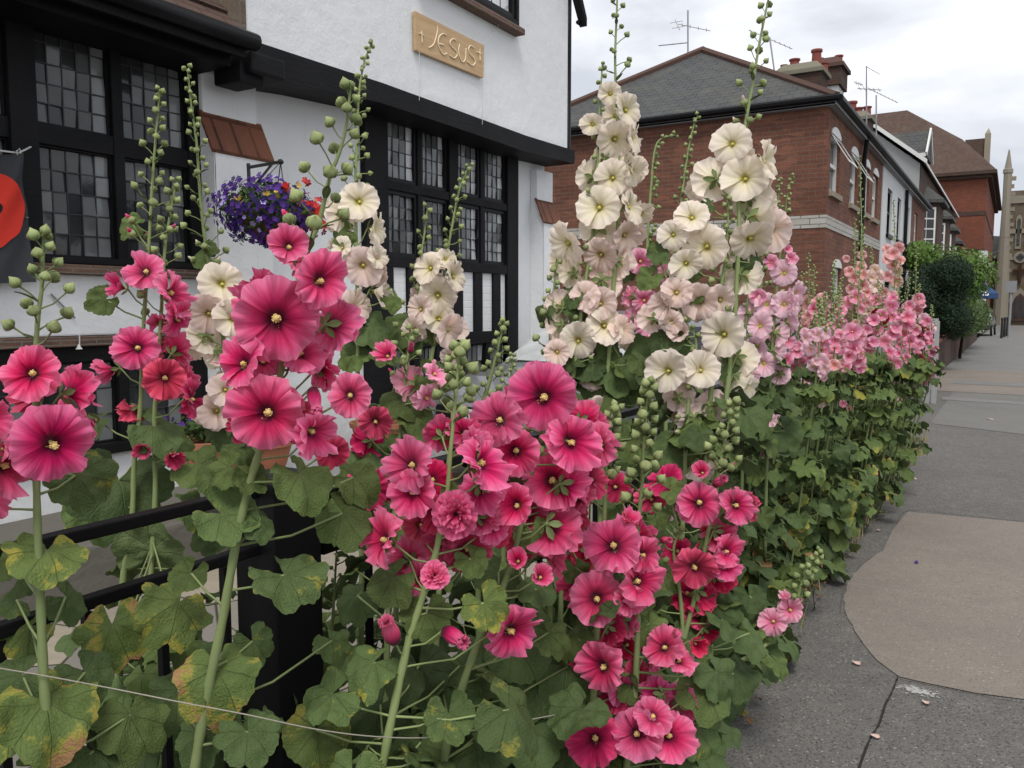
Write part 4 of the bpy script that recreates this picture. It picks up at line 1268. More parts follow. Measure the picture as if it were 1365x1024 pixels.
# ------------------------------------------------------------------ far plants: (label, depth, spikes [(x, ytop, xbase)], blooms 'x y w' by colour)
G2 = 'hollyhocks farther along the bed'
def far_plant(label, d, spikes, blooms, nb=30, leaves=72, zt=1.18, wl=.135, gx=None):
    paths3 = []
    for (x, yt, xb) in spikes:
        q0 = pt(x, yt, d); q1 = pt(xb, 520, d); pts = [q0, q0.lerp(q1, .33)+Vector((U(-.02,.02),0,0)), q0.lerp(q1, .66)+Vector((U(-.02,.02),0,0)), q1, Vector((q1.x*.6-1.05*.4, q1.y, 0))]
        paths3.append(pts)
    P = Plant(label, G2, paths3[0][-1]); PP = [P.path(p, .0025, .006, 5) for p in paths3]
    allp = [q for pp in PP for q in pp]
    for pp in PP: P.spike_buds(pp, nb//len(PP)+8, .014, .022, (450 if spikes[0][1] > 250 else 420), lod=1, spread=.9)
    for var, lst in blooms:
        for ln in lst.split(';'):
            a = ln.split()
            if len(a) < 3: continue
            px, py, w = map(float, a[:3]); nx = U(-.5, .5); ny = U(-.25, .3)
            if len(a) > 3: nx = float(a[3])
            r, u, vv = view_basis(px, py); nrm = r*nx + u*ny + vv*math.sqrt(1-nx*nx-ny*ny)
            if len(a) <= 3 and rnd() < .15: nrm = r*nx*1.4 + u*ny - vv*.4
            dep = d + U(-.06, .06)
            P.flower(pt(px, py, dep), nrm, w*1.08*dep/F0, var, random.choice('oowwc'), allp, 1)
    if d < 4.5: leaves *= 2
    for i, pp in enumerate(PP):
        auto_leaves(P, pp, 0.05, zt, leaves//len(PP), wl, wl*.7, 'k', 2, (.04, .17), Vector((.05,-.1,0)))
    P.finish(LF[random.choice('kkgks')]); return P
def scatter(x0, x1, y0, y1, n, w):
    return ';'.join('%.0f %.0f %.1f' % (U(x0, x1), U(y0, y1), w*U(.75, 1.15)) for _ in range(n))
far_plant('coral and pink hollyhock in front of the ground floor corner of the brick house', 4.6, [(1078,340,1070),(1086,355,1085),(1070,365,1060)],
 [('k', scatter(1060,1120,430,505,12,17)), ('o', scatter(1070,1100,395,440,10,17)+';1076 405 18;1090 402 16'), ('k', '1085 412 18 0;1060 470 20;1075 455 18;1050 455 20;1048 480 20;1062 490 20')], 50)
far_plant('bright pink hollyhock with a dense low column of blooms beyond the lilac-pink one', 4.4, [(1118,385,1112),(1100,392,1098)],
 [('k', '1136 442 24 0;1138 464 24 0;1146 448 18;1144 480 20;1148 470 18;1132 475 20;1118 430 14;1120 445 15;1112 455 16;1118 420 14;1097 455 20;1095 468 20;1100 445 18;1092 480 18;1146 490 16;1128 490 16'),
  ('o', '1098 485 18;1112 487 18;1108 480 15;1125 484 15')], 56, 34)
far_plant('coral hollyhock whose tall column stands in front of the drainpipe of the brick house', 5.6, [(1140,292,1136),(1150,300,1146)],
 [('o', '1147 356 17 0;1149 380 18;1151 366 15;1138 370 15;1132 362 14;1143 392 16;1149 340 12;1156 390 14;1134 385 13;1128 345 10;1154 400 15')], 60)
far_plant('tallest coral hollyhock of the far group, in front of the white rendered house', 6.0, [(1191,268,1188),(1196,330,1194)],
 [('o', '1190 338 18 0;1191 353 18 0;1198 330 15;1182 345 15;1168 371 17 0;1183 368 16;1195 375 18 0;1199 347 14;1182 332 13;1196 360 14;1178 390 14;1190 395 15')], 44)
far_plant('rose pink hollyhock between the two tall coral ones', 5.4, [(1170,372,1166),(1176,380,1172)],
 [('k', scatter(1150,1200,420,490,12,16)), ('o', scatter(1120,1160,395,440,6,14)), ('k', '1141 396 19 0;1130 403 18;1168 400 16;1178 405 16;1188 408 18;1176 420 16;1160 425 14;1147 412 13;1155 440 15;1150 455 15')], 36)
for q_, (lab_, d_, sp_, c_, bl_) in enumerate([
 ('slender pink hollyhock left of the coral group, blooms above the leafy bank', 4.9, [(1112,350,1108)], 'k', (1098,1122,405,480)),
 ('pale pink hollyhock low in front of the brick corner', 3.9, [(1092,400,1086)], 'p', (1070,1100,440,520)),
 ('blush hollyhock rising between the coral ones', 5.8, [(1162,330,1158)], 'b', (1152,1172,350,430)),
 ('rose hollyhock just left of the one before the yew', 5.7, [(1200,350,1197)], 'k', (1188,1214,395,480)),
 ('light pink hollyhock nearest the picket gate', 6.6, [(1226,380,1222)], 'p', (1214,1240,420,500))]):
    far_plant(lab_, d_, sp_, [(c_, scatter(*bl_, 15, 17))], 30, 50)
far_plant('dark red hollyhock in the middle of the far pink ones', 5.5, [(1172,398,1170)],
 [('d', '1172 421 22 0;1166 436 20;1174 434 16;1158 446 16;1162 428 14;1180 425 13')], 14)
far_plant('clear pink hollyhock with scattered round blooms in front of the dark clipped yew', 5.9, [(1222,330,1216),(1212,372,1208)],
 [('k', '1191 420 20 0;1204 445 20 0;1213 455 20 0;1210 410 17 0;1224 398 16;1223 414 16;1198 432 16;1230 405 12;1220 440 15;1235 428 14;1200 460 16;1225 460 14;1207 425 14;1187 440 16'), ('b', '1197 472 22;1175 440 22;1186 455 18')], 50)
far_plant('last hollyhock of the bed with red and pink blooms beside the garden wall', 6.4, [(1242,408,1236),(1234,425,1230)],
 [('k', scatter(1205,1240,430,490,10,14)), ('d', '1228 450 14;1227 465 15;1232 442 14;1226 478 13;1230 436 11'), ('k', '1243 470 13;1238 480 14;1236 500 17;1241 488 12;1233 507 14;1247 465 10;1241 455 10')], 34, 40)
for lab, d, sp in [('green bud spike against the brick side wall, left of the cream blooms', 3.4, [(858,300,850),(850,320,846)]),
                   ('thin green bud spike rising in front of the brick corner', 3.9, [(1008,300,1000),(1020,290,1014)]),
                   ('tall green bud spike in front of the upper windows of the brick house', 5.0, [(1146,210,1140)]),
                   ('short green bud spike in front of the lower window of the brick house', 4.9, [(1122,372,1118),(1110,385,1106)])][1:]:
    far_plant(lab, d, sp, [('k', scatter(sp[0][0]-12, sp[0][0]+10, 440, 500, 4, 16))], 34)

# more of the bank: leafy plants with a few blooms, one after the other along the bed
var_cycle = [('k', 'pink'), ('p', 'pale pink'), ('o', 'coral'), ('k', 'rose'), ('b', 'blush')]
NB = 0
def bank_plant(x, y, ht, fol, nsp, blooms, lod_big=False):
    P = Plant('leafy hollyhock in the green bank beside the pavement, almost without flowers', 'leafy hollyhocks of the green bank', Vector((x, y, 0)))
    for q in range(nsp):
        ax, ay = U(-.12, .12), U(-.12, .12); h = ht*U(.85, 1.1); lx, ly = U(-.05, .15), U(-.1, .1)
        pts = [Vector((x+ax+lx, y+ay+ly, h)), Vector((x+ax+lx*.7, y+ay+ly*.6, h*.7)), Vector((x+ax*.8, y+ay*.8, h*.35)), Vector((x+ax*.5, y+ay*.5, 0))]
        pp = P.path(pts, .0025, .008, 5)
        if rnd() < .35: P.spike_buds(pp, 14, .012, .018, .3, lod=1, spread=1)
        auto_leaves(P, pp, .02, h*.98, int(fol*1.25)//nsp, .145, .09, 'k', 2, (.05, .22), Vector((.25, -.5, 0)), .35)
    for k in range(blooms):
        v = random.choice('kkop'); pz = Vector((x+U(-.1,.22), y+U(-.15,.15), ht*U(.62, .95)))
        P.flower(pz, Vector((U(0,1), -1, U(-.1,.4))), U(.06,.085), v, random.choice('oowc'), pp, 1)
    P.finish(LF[random.choice('kggsky')])
random.seed(21)
y = 2.55
while y < 9.6:
    for x in (-1.30, -1.12, -.97):
        xx = x + U(-.06, .06); hh = (1.16 if x < -1.2 else (1.0 if x < -1.0 else .7))*U(.88, 1.08)*(1 if y > 3.2 else .92)
        if x > -1.0 and (y > 8.6): continue
        bank_plant(xx - (.08 if y > 6 else 0), y + U(-.12, .12), hh, 40 if x > -1.2 else 30, 1 if rnd() < .7 else 2, 0 if x > -1.0 else 1)
    y += .42
# leafy growth low in the foreground, behind the blooming stems
for (x, y, h, f) in [(-1.75, .88, .78, 34), (-1.68, 1.15, .76, 36), (-1.72, 1.42, .76, 36), (-2.0, 1.2, .8, 30), (-1.34, .75, .62, 20), (-1.32, 1.02, .6, 22), (-1.6, 1.65, .9, 30), (-1.95, 1.75, .95, 22), (-1.7, 1.95, .95, 22), (-1.16, 1.82, .75, 30), (-1.12, 2.1, .8, 34), (-1.2, 2.3, .95, 34), (-.98, 2.35, .55, 30), (-1.1, 1.5, .6, 22), (-1.25, 2.0, .9, 28), (-.98, 1.85, .45, 20)]:
    bank_plant(x, y, h, f, 2, 0)
# ground clutter of the bed
mb = MB()
for k in range(2600):
    y = U(.9, 10.5); x = -1.35 + U(0, 1)**.8*.58; a = U(0, 6.28); L = U(.05, .2); 
    p = Vector((x, y, 0)); d = Vector((math.cos(a)*U(.1,.8), math.sin(a)*U(.1,.8), U(.4, 1))).normalized()
    s_ = d.cross(Vector((0,0,1))).normalized()*U(.0015, .004)
    mb.quad(p-s_, p+s_, p+d*L*.6+s_*.7, p+d*L, None, 0 if rnd() < .5 else 1)
o = mb.build('grass_and_dry_stalks', [M['straw'], M['shrub']]); tag(o, 'grass blades and dry stalks at the foot of the hollyhocks', 'grass', kind='stuff')
mb = MB()
for k in range(900):
    y = U(1.2, 10.5); x = -1.3 + U(0, 1)**1.3*.56; w = U(.012, .04)
    m = Matrix.Translation((x, y, .012+U(0,.02))) @ Matrix.Rotation(U(0,6.28), 4, 'Z') @ Matrix.Rotation(U(-.6,.6), 4, 'X') @ Matrix.Diagonal((w,w,w,1)); mb.add(random.choice(LM2), m, 0 if rnd() < .75 else 1)
o = mb.build('leaf_litter', [M['deadleaf'], M['yellowleaf']]); tag(o, 'dead brown leaves littering the soil of the flower bed', 'leaf litter', kind='stuff')
# ------------------------------------------------------------------ ground
def sheet(name, pts, z, mat, kind='structure', label=None):
    mb = MB(); mb.poly([(p[0], p[1], z) for p in pts]); o = mb.build(name, mat); tag(o, label, None, None, kind); return o
sheet('ground', [(-60,-20), (60,-20), (60,260), (-60,260)], -.46, M['soil'])
mb = MB(); mb.box(-.86, 1.25, -4, 130, -.3, 0.0); mb.box(-1.5, -.86, 10.6, 130, -.3, 0.0); o = mb.build('pavement', M['asph']); tag(o, kind='structure')
mb = MB(); mb.box(-1.48, -.86, -4, 10.6, -.3, .004); o = mb.build('flower_bed_soil', M['soil']); tag(o, kind='structure')
mb = MB(); mb.box(1.25, 1.38, -4, 130, -.3, -.002); o = mb.build('kerb', M['kerb'], bevel=.01); tag(o, kind='structure')
sheet('road', [(1.38,-10), (9,-10), (9,140), (1.38,140)], -.12, M['road'])
sheet('yellow_line', [(1.46,-5), (1.54,-5), (1.54,60), (1.46,60)], -.115, M['yellow'])
mb = MB(); mb.box(9, 12, -10, 140, -.3, 0); o = mb.build('far_pavement', M['asph2']); tag(o, kind='structure')
far0 = onZ(1225, 567).y
sheet('smooth_asphalt_strip', [(-.86, far0+.25), (1.25, far0-.75), (1.25, 16.5), (-.86, 16.8), ], .004, M['asph2'])
sheet('pale_strip', [(-1.4, 16.9), (1.25, 16.6), (1.25, 23), (-1.4, 23)], .004, M['asph3'])
sheet('grey_strip', [(-1.4, 23), (1.25, 23), (1.25, 130), (-1.4, 130)], .0045, M['asph4'])
sheet('light_band', [(-.95, 15.2), (1.2, 14.9), (1.2, 15.35), (-.95, 15.7)], .008, M['asph4'])
sheet('light_band', [(-1.0, 18.6), (1.2, 18.4), (1.2, 19.3), (-1.0, 19.5)], .008, M['asph4'])
pp = [onZ(*q) for q in [(1210,683),(1290,690),(1400,700),(1500,800),(1500,945),(1365,934),(1300,924),(1240,912),(1200,903),(1168,882),(1145,850),(1128,818),(1126,795),(1134,772),(1152,752),(1176,735),(1190,708)]]
sp = smooth_path(pp[9:16], 4); pts = [q + Vector((U(-.005,.005), U(-.008,.008), 0)) for q in pp[:9] + sp + [pp[16]]]
sheet('brown_patch', [(p.x, p.y) for p in pts], .004, M['asph3'])
def ribbon(name, pts, w, z, mat, lab=None):
    mb = MB(); P = smooth_path([onZ(*q) for q in pts], 6)
    for k in range(len(P)-1):
        d = (P[k+1]-P[k]).normalized(); n = Vector((-d.y, d.x, 0))
        wa = w*U(.4, 1.2); wb = w*U(.4, 1.2)
        if k == 0: pw = wa
        a, b = P[k], P[k+1]
        mb.poly([(a.x-n.x*pw, a.y-n.y*pw, z), (b.x-n.x*wb, b.y-n.y*wb, z), (b.x+n.x*wb, b.y+n.y*wb, z), (a.x+n.x*pw, a.y+n.y*pw, z)]); pw = wb
    o = mb.build(name, mat); tag(o, kind='structure'); return o
ribbon('pavement_crack', [(1197,903),(1188,925),(1180,940),(1172,965),(1160,985),(1150,1010),(1140,1040)], .0045, .0015, M['crack'])
ribbon('patch_edge', [(1120,818),(1124,790),(1136,768),(1155,748),(1178,733),(1193,706),(1211,681),(1290,688),(1400,699)], .0040, .0018, M['crack2'])
ribbon('patch_edge', [(1200,906),(1240,914),(1300,926),(1365,937),(1500,950)], .0025, .0018, M['crack2'])
# white stain
mb = MB(); c = onZ(1222, 922)
for ring in range(6):
    for j in range(20):
        a0, a1 = 2*math.pi*j/20, 2*math.pi*(j+1)/20; r0, r1 = ring/6, (ring+1)/6
        P = [(c.x+.155*r*math.cos(a), c.y+.085*r*math.sin(a), .006) for r, a in ((r0,a0),(r1,a0),(r1,a1),(r0,a1))]
        mb.quad(*P, uv=[(r0,0),(r1,0),(r1,0),(r0,0)])
o = mb.build('white_stain', M['chalk']); tag(o, kind='structure')
# yard in front of the white house, falling away to the right
mb = MB()
def yard(y): return -.02
ys = [-3, 1, 3.2, 3.8, 4.4, 5.0, 5.4, 7, 9, 13]
for a, b in zip(ys, ys[1:]): mb.quad((-4.8, a, yard(a)), (-1.48, a, yard(a)), (-1.48, b, yard(b)), (-4.8, b, yard(b)))
o = mb.build('paved_yard', M['paving']); tag(o, kind='structure')
mb = MB(); mb.box(-4.8, -3.95, .5, 4.2, -.3, .30); o = mb.build('raised_ledge', M['conc'], bevel=.02); tag(o, kind='structure')

# litter on the pavement
def fallen(name, px, py, size, mat, label, cat, group=None, curl=.5, me=None, seed=0):
    c = onZ(px, py); R = random.Random(int(px*7+py)); mb = MB()
    def fn(r, s):
        w = .55*math.sin(math.pi*min(1, .15+.85*r))**.7
        return Vector((s*w*(1+.15*math.sin(9*r+R.random())), r*1.5-.75, .30*curl*(s*s) + .25*curl*math.sin(3*r+s*2+R.random()) + .1 + .05*math.sin(8*s+3*r)))
    petal_grid(mb, 8, 8, fn, 0)
    me_ = me or mb.mesh(name, True)
    o = bpy.data.objects.new(name, me_); COL.objects.link(o); me_.materials.append(mat) if not me_.materials else None
    o.location = (c.x, c.y, .008); o.rotation_euler = (U(-.15,.15), U(-.15,.15), U(0, 6.28)); o.scale = (size, size, size)
    tag(o, label, cat, group); return o
GP = 'fallen hollyhock petals on the pavement'
fallen('fallen_petal', 1235, 940, .022, M['petal_fallen'], 'pale fallen petal just below the white stain on the pavement', 'petal', GP)
fallen('fallen_petal', 1166, 985, .022, M['petal_fallen'], 'curled brownish petal lying on the pavement crack', 'petal', GP)
fallen('fallen_petal', 1142, 887, .026, M['petal_fallen'], 'rolled dry petal on dark asphalt left of the white stain', 'petal', GP)
fallen('fallen_petal', 977, 928, .020, M['deadleaf'], 'small brown curled petal on the asphalt nearest the plants', 'petal', GP)
fallen('fallen_petal', 1048, 851, .020, M['petal_fallen'], 'pale petal below the low leaning pink bloom', 'petal', GP)
fallen('fallen_petal', 1170, 709, .022, M['petal_fallen'], 'whitish petal beside the fallen green leaf, left of the brown patch', 'petal', GP)
fallen('fallen_petal', 1169, 660, .030, M['petal_fallen'], 'long pale petal at the edge of the flower bed', 'petal', GP)
fallen('fallen_petal', 1221, 640, .022, M['petal_fallen'], 'pinkish white petal alone on the asphalt beyond the brown patch', 'petal', GP)
fallen('fallen_petal', 1184, 621, .028, M['deadleaf'], 'brown curled scrap below the yellow fallen leaf', 'petal', GP)
fallen('fallen_petal', 1234, 575, .022, M['petal_fallen'], 'tiny white petal where the asphalt changes tone', 'petal', GP)
fallen('fallen_petal', 1320, 560, .05, M['petal_fallen'], 'farthest pale scrap, out on the smooth grey asphalt', 'petal', GP, .1)
fallen('violet_petal', 1222, 752, .022, M['violet'], 'deep violet petal on the brown asphalt patch', 'petal')
for (px, py, s, mt, lab) in [(1199, 606, .085, 'yellowleaf', 'yellow fallen leaf on the asphalt beside the green one'), (1222, 596, .075, 'shrub', 'dark green fallen leaf beyond the yellow one'), (1171, 688, .085, 'weed', 'green and yellow fallen leaf at the left of the brown patch')]:
    c = onZ(px, py); o = bpy.data.objects.new('fallen_leaf', random.choice(LM1)); COL.objects.link(o)
    o.location = (c.x, c.y, .03); o.rotation_euler = (U(.2,.5), U(-.3,.3), U(0,6)); o.scale = (s*1.6,)*3
    if not o.data.materials: o.data.materials.append(LF['g'])
    o.material_slots[0].link = 'OBJECT'; o.material_slots[0].material = M[mt]
    tag(o, lab, 'leaf', 'fallen leaves on the pavement')
# low weed
def card_cloud(mb, c, rx, ry, rz, n, s, seed, shell=.55, flat=0, m=0):
    R = random.Random(seed); c = Vector(c)
    for k in range(n):
        v = Vector((R.gauss(0,1), R.gauss(0,1), R.gauss(0,1))).normalized()
        r = shell + (1-shell)*R.random()
        r *= 1 + .22*noise.noise(v*2.3 + Vector((seed, 0, 0)))
        p = c + Vector((v.x*rx*r, v.y*ry*r, v.z*rz*r))
        n_ = (v + Vector((R.uniform(-.8,.8), R.uniform(-.8,.8), R.uniform(-.8,.8)))).normalized()
        x = n_.orthogonal().normalized(); x = (Matrix.Rotation(R.uniform(0,6.28), 3, n_) @ x); y = n_.cross(x)
        L = s*R.uniform(.6, 1.3); w = L*.45
        mb.quad(p - x*L*.5, p + y*w*.5 - n_*L*.05, p + x*L*.5, p - y*w*.5 - n_*L*.05, None, m)
c = onZ(1092, 712); mb = MB(); card_cloud(mb, (c.x, c.y, .09), .14, .17, .10, 1500, .022, 5, .1)
rt = empty('spurge_weed', (c.x, c.y, 0), 'low yellow-green weed at the foot of the bed beside the pavement', 'weed'); mb.build('foliage', M['weed'], rt)
mb = MB()
for k in range(9): a = U(0,6.28); mb.tube([(c.x,c.y,0), (c.x+.08*math.cos(a), c.y+.1*math.sin(a), .1)], [.003,.002], 5)
mb.build('stem', M['stem'], rt)

# ------------------------------------------------------------------ fence along the yard
fr = empty('metal_fence', (-1.43, .5, 0), 'low black fence of two rails and thin uprights behind the nearest hollyhocks', 'fence')
mb = MB(); mb.box(-1.445, -1.415, -1.2, 1.27, 1.08, 1.105); mb.build('top_rail', M['black'], fr, bevel=.004)
mb = MB(); mb.box(-1.443, -1.417, -1.2, 1.27, .95, .975); mb.build('lower_rail', M['black'], fr, bevel=.004)
mb = MB(); mb.box(-1.455, -1.405, 1.45, 8.6, 1.03, 1.06); mb.build('top_rail', M['black'], fr, bevel=.004)
mb = MB(); mb.box(-1.45, -1.41, 1.45, 8.6, .90, .93); mb.build('lower_rail', M['black'], fr, bevel=.004)
up = MB(); up.box(-1.438, -1.422, -.008, .008, .02, .945); upm = up.mesh('upright', False, (-1.43, 0, 0)); upm.materials.append(M['black'])
yy = -1.0; 
while yy < 8.5:
    if not 1.2 < yy < 1.5: o = bpy.data.objects.new('upright', upm); COL.objects.link(o); o.parent = fr; o.location = (0, yy-.5, 0 if yy < 1.3 else -.05)
    yy += .155
a = onL(349, 700, 1.36); b = onL(436, 700, 1.36)
gp = empty('fence_post', (-1.43, (a.y+b.y)/2, 0), 'thick square black post between the fence rails, behind the tallest magenta hollyhock', 'post')
mb = MB(); hw = .072; cy = (a.y+b.y)/2 + .02; mb.box(-1.43-hw, -1.43+hw*.8, cy-hw, cy+hw, 0, 1.10); mb.build('shaft', M['black'], gp, bevel=.006)
mb = MB(); mb.box(-1.43-hw-.008, -1.43+hw*.8+.008, cy-hw-.008, cy+hw+.008, 1.10, 1.118); mb.build('cap', M['black'], gp, bevel=.004)
# garden twine
P = [pt(-60,880,1.2), pt(0,891,1.25), pt(60,901,1.27), pt(150,918,1.3), pt(240,936,1.31), pt(330,953,1.32), pt(420,972,1.36), pt(500,982,1.42), pt(575,983,1.5), pt(640,972,1.6), pt(730,955,1.7), pt(770,948,1.75)]
mb = MB(); mb.tube(smooth_path(P), .0011, 6); o = mb.build('garden_twine', M['cord'], smooth=True); tag(o, 'thin pale twine strung across the lower stems and the black post', 'twine')

# ------------------------------------------------------------------ the white timbered house
D = 4.8
WH = empty('timbered_house', (-D, 6, 0), 'white rendered house with black timbering and small-paned windows behind the flowers', 'house')
def YZ(px, py, L=D): p = onL(px, py, L); return p.y, p.z
def yof(px, L=D, py=300): return onL(px, py, L).y
def leaded(parent, x, y0, y1, z0, z1, nc, nr, fw=.03, glass='glass', seed=0, proud=.02, fmat='black'):
    """a light in a wall that faces +x: frame > pane, leading"""
    R = random.Random(seed); mb = MB(); xo = x + proud
    mb.box(x-.03, xo, y0, y0+fw, z0, z1); mb.box(x-.03, xo, y1-fw, y1, z0, z1); mb.box(x-.03, xo, y0+fw, y1-fw, z0, z0+fw); mb.box(x-.03, xo, y0+fw, y1-fw, z1-fw, z1)
    fo = mb.build('window', M[fmat], parent, bevel=.003)
    a0, a1, b0, b1 = y0+fw, y1-fw, z0+fw, z1-fw; xg = x - .012; g = MB(); l = MB()
    for i in range(nc):
        for j in range(nr):
            ya, yb = a0+(a1-a0)*i/nc, a0+(a1-a0)*(i+1)/nc; za, zb = b0+(b1-b0)*j/nr, b0+(b1-b0)*(j+1)/nr
            t1, t2 = R.uniform(-.005,.005), R.uniform(-.005,.005)
            g.quad((xg-t1-t2, ya, za), (xg+t1-t2, yb, za), (xg+t1+t2, yb, zb), (xg-t1+t2, ya, zb), None, 2 if (i == nc-1 and R.random() < .85) else R.choice((0,0,1)))  # right-hand panes paler: bright reveal behind is put into the glass colour
    for i in range(1, nc): yy = a0+(a1-a0)*i/nc; l.box(xg-.004, xg+.008, yy-.0035, yy+.0035, b0, b1)
    for j in range(1, nr): zz = b0+(b1-b0)*j/nr; l.box(xg-.004, xg+.0075, a0, a1, zz-.0035, zz+.0035)
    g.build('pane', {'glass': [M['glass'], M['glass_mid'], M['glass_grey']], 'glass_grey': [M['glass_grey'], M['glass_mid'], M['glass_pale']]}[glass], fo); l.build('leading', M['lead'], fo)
    return fo
w = MB()
w.box(-6.5, -D-.06, .3, 8.75, -.45, 3.2)                        # core
w.box(-D-.06, -D, 3.86, yof(482), -.45, 3.2)
w.box(-D-.06, -D, yof(686), 8.7, -.45, 3.2)
w.box(-D-.06, -D+.004, .3, 3.84, -.45, .60)
w.box(-D-.06, -D+.004, .3, 3.84, 1.335, 1.70)
w.build('wall', M['white'], WH, bevel=.012)
w = MB()
ub = onL(757, 100, 4.45).y
w.box(-9.5, -4.45, onL(327, 20, 4.45).y, ub, 3.26, 6.6); w.build('upper_wall', M['white'], WH, bevel=.012)
w = MB(); w.box(-4.75, -4.44, 3.80, onL(326.5, 20, 4.45).y, 3.3, 4.8); w.build('stone_strip', M['flint'], WH)
w = MB(); y0 = onL(300, 60, 4.42).y; y1 = onL(766, 210, 4.42).y

ks = [(y0+.25, 3.04, 3.275), (4.6, 3.10, 3.285), (5.3, 3.14, 3.30), (6.3, 3.135, 3.295), (7.6, 3.12, 3.285), (y1, 3.16, 3.31)]
for (a_, b_, c_), (d_, e_, f_) in zip(ks, ks[1:]):
    w.quad((-4.42,a_,b_),(-4.42,d_,e_),(-4.42,d_,f_),(-4.42,a_,c_)); w.quad((-4.42,a_,b_),(-4.80,a_,b_),(-4.80,d_,e_),(-4.42,d_,e_)); w.quad((-4.42,a_,c_),(-4.42,d_,f_),(-4.46,d_,f_),(-4.46,a_,c_))
w.quad((-4.42,y1,3.16),(-4.80,y1,3.16),(-4.80,y1,3.31),(-4.42,y1,3.31)); w.quad((-4.42,y0+.25,3.04),(-4.42,y0+.25,3.275),(-4.80,y0+.25,3.275),(-4.80,y0+.25,3.04))
w.build('jetty_beam', M['timber'], WH)
# buttresses with tile caps
def buttress(y0, y1, zc, xa, xb):
    mb = MB(); mb.box(-D, xa, y0, y1, zc, 3.08); mb.box(-D, xb, y0, y1+.02, -.45, zc-.24); mb.prism([(xa, y0, zc+.02), (xb, y0, zc-.24), (-D, y0, zc-.24), (-D, y0, zc+.02)], (0, y1-y0, 0))
    o = mb.build('buttress', M['white'], WH, bevel=.012)
    c = MB(); a = Vector((xa-.005, y0-.03, zc+.03)); b = Vector((xb+.018, y0-.03, zc-.25)); n = (b-a).cross(Vector((0,1,0))).normalized()*-.016
    L = (b-a).length; wd = y1-y0+.07
    c.prism([a, b, b+n, a+n], (0, wd, 0))
    t0 = a+(n if n.z > 0 else Vector((0,0,0))) + Vector((0,0,.001)); t1 = t0 + (b-a)
    c.quad(t0, t1, t1+Vector((0,wd,0)), t0+Vector((0,wd,0)), uv=[(0,L),(0,0),(wd,0),(wd,L)])
    c.build('tile_cap', M['captile'], o)
buttress(3.80, onL(350,165,4.72).y-.06, 2.79, -4.71, -4.60)
buttress(onL(719,280,4.68).y, 8.74, 2.72, -4.71, -4.62)
# left window wall
L0 = -D + .0
for (z0, z1, nr) in ((2.545, 3.13, 5), (1.80, 2.43, 5)):
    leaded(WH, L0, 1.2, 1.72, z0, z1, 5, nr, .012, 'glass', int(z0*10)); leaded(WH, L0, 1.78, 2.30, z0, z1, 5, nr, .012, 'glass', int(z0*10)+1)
    for (pa, pb) in ((-25, 8),):
        pass
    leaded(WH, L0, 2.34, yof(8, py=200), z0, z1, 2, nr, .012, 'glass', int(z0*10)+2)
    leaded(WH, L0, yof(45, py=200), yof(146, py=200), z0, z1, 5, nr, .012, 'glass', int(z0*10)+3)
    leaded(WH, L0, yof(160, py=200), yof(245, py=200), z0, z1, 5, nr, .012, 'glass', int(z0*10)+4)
fb = MB()
def vb(a, b, z0, z1, x=.05): fb.box(-D-.05, -D+x, a, b, z0, z1)
vb(1.0, 1.2, 1.74, 3.3); vb(1.72, 1.78, 1.74, 3.3, .048); vb(2.30, 2.34, 1.74, 3.3, .048); vb(yof(8, py=200), yof(45, py=200), 1.74, 3.3, .062); vb(yof(146, py=200), yof(160, py=200), 1.74, 3.3, .048); vb(yof(245, py=200), 3.83, 1.74, 3.3, .055)
vb(1.0, 3.83, 3.13, 3.32, .07); vb(1.0, 3.83, 2.43, 2.545, .042); vb(1.0, 3.83, 1.76, 1.80, .056)
fb.build('window_frame', M['timber'], WH, bevel=.006)
s = MB(); s.box(-D-.02, -D+.075, .8, 3.83, 1.70, 1.757); s.build('sill', M['ledge'], WH, bevel=.006)
s = MB(); s.box(-D-.02, -D+.10, .3, 3.83, 1.275, 1.332); s.build('sill', M['ledge'], WH, bevel=.006)
# basement lights
fb = MB()
vb(.3, 3.84, 1.18, 1.275, .05); vb(.3, 3.84, .60, .67, .05)
cuts = [.9, 1.5, 2.1, 2.62, 3.14, 3.64]
for c_ in cuts: vb(c_, c_+.07, .67, 1.18, .047)
vb(3.71, 3.84, .67, 1.18, .046)
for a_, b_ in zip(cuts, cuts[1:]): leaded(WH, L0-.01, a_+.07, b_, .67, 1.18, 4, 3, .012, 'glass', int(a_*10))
fb.build('window_frame', M['timber'], WH, bevel=.005)
# right window group
fb = MB()
ya, yb_ = yof(482), yof(686)
lights = [(512,553), (558.5,594), (606,637), (642,671.5)]
ly = [(yof(a, py=240), yof(b, py=240)) for a, b in lights]
for i, (a, b) in enumerate(ly):
    leaded(WH, L0, a, b, 2.625, 3.17, 4, 4, .035, 'glass_grey', i); leaded(WH, L0, a, b, 1.965, 2.545, 4, 5, .035, 'glass_grey' if i > 1 else 'glass', i+9)
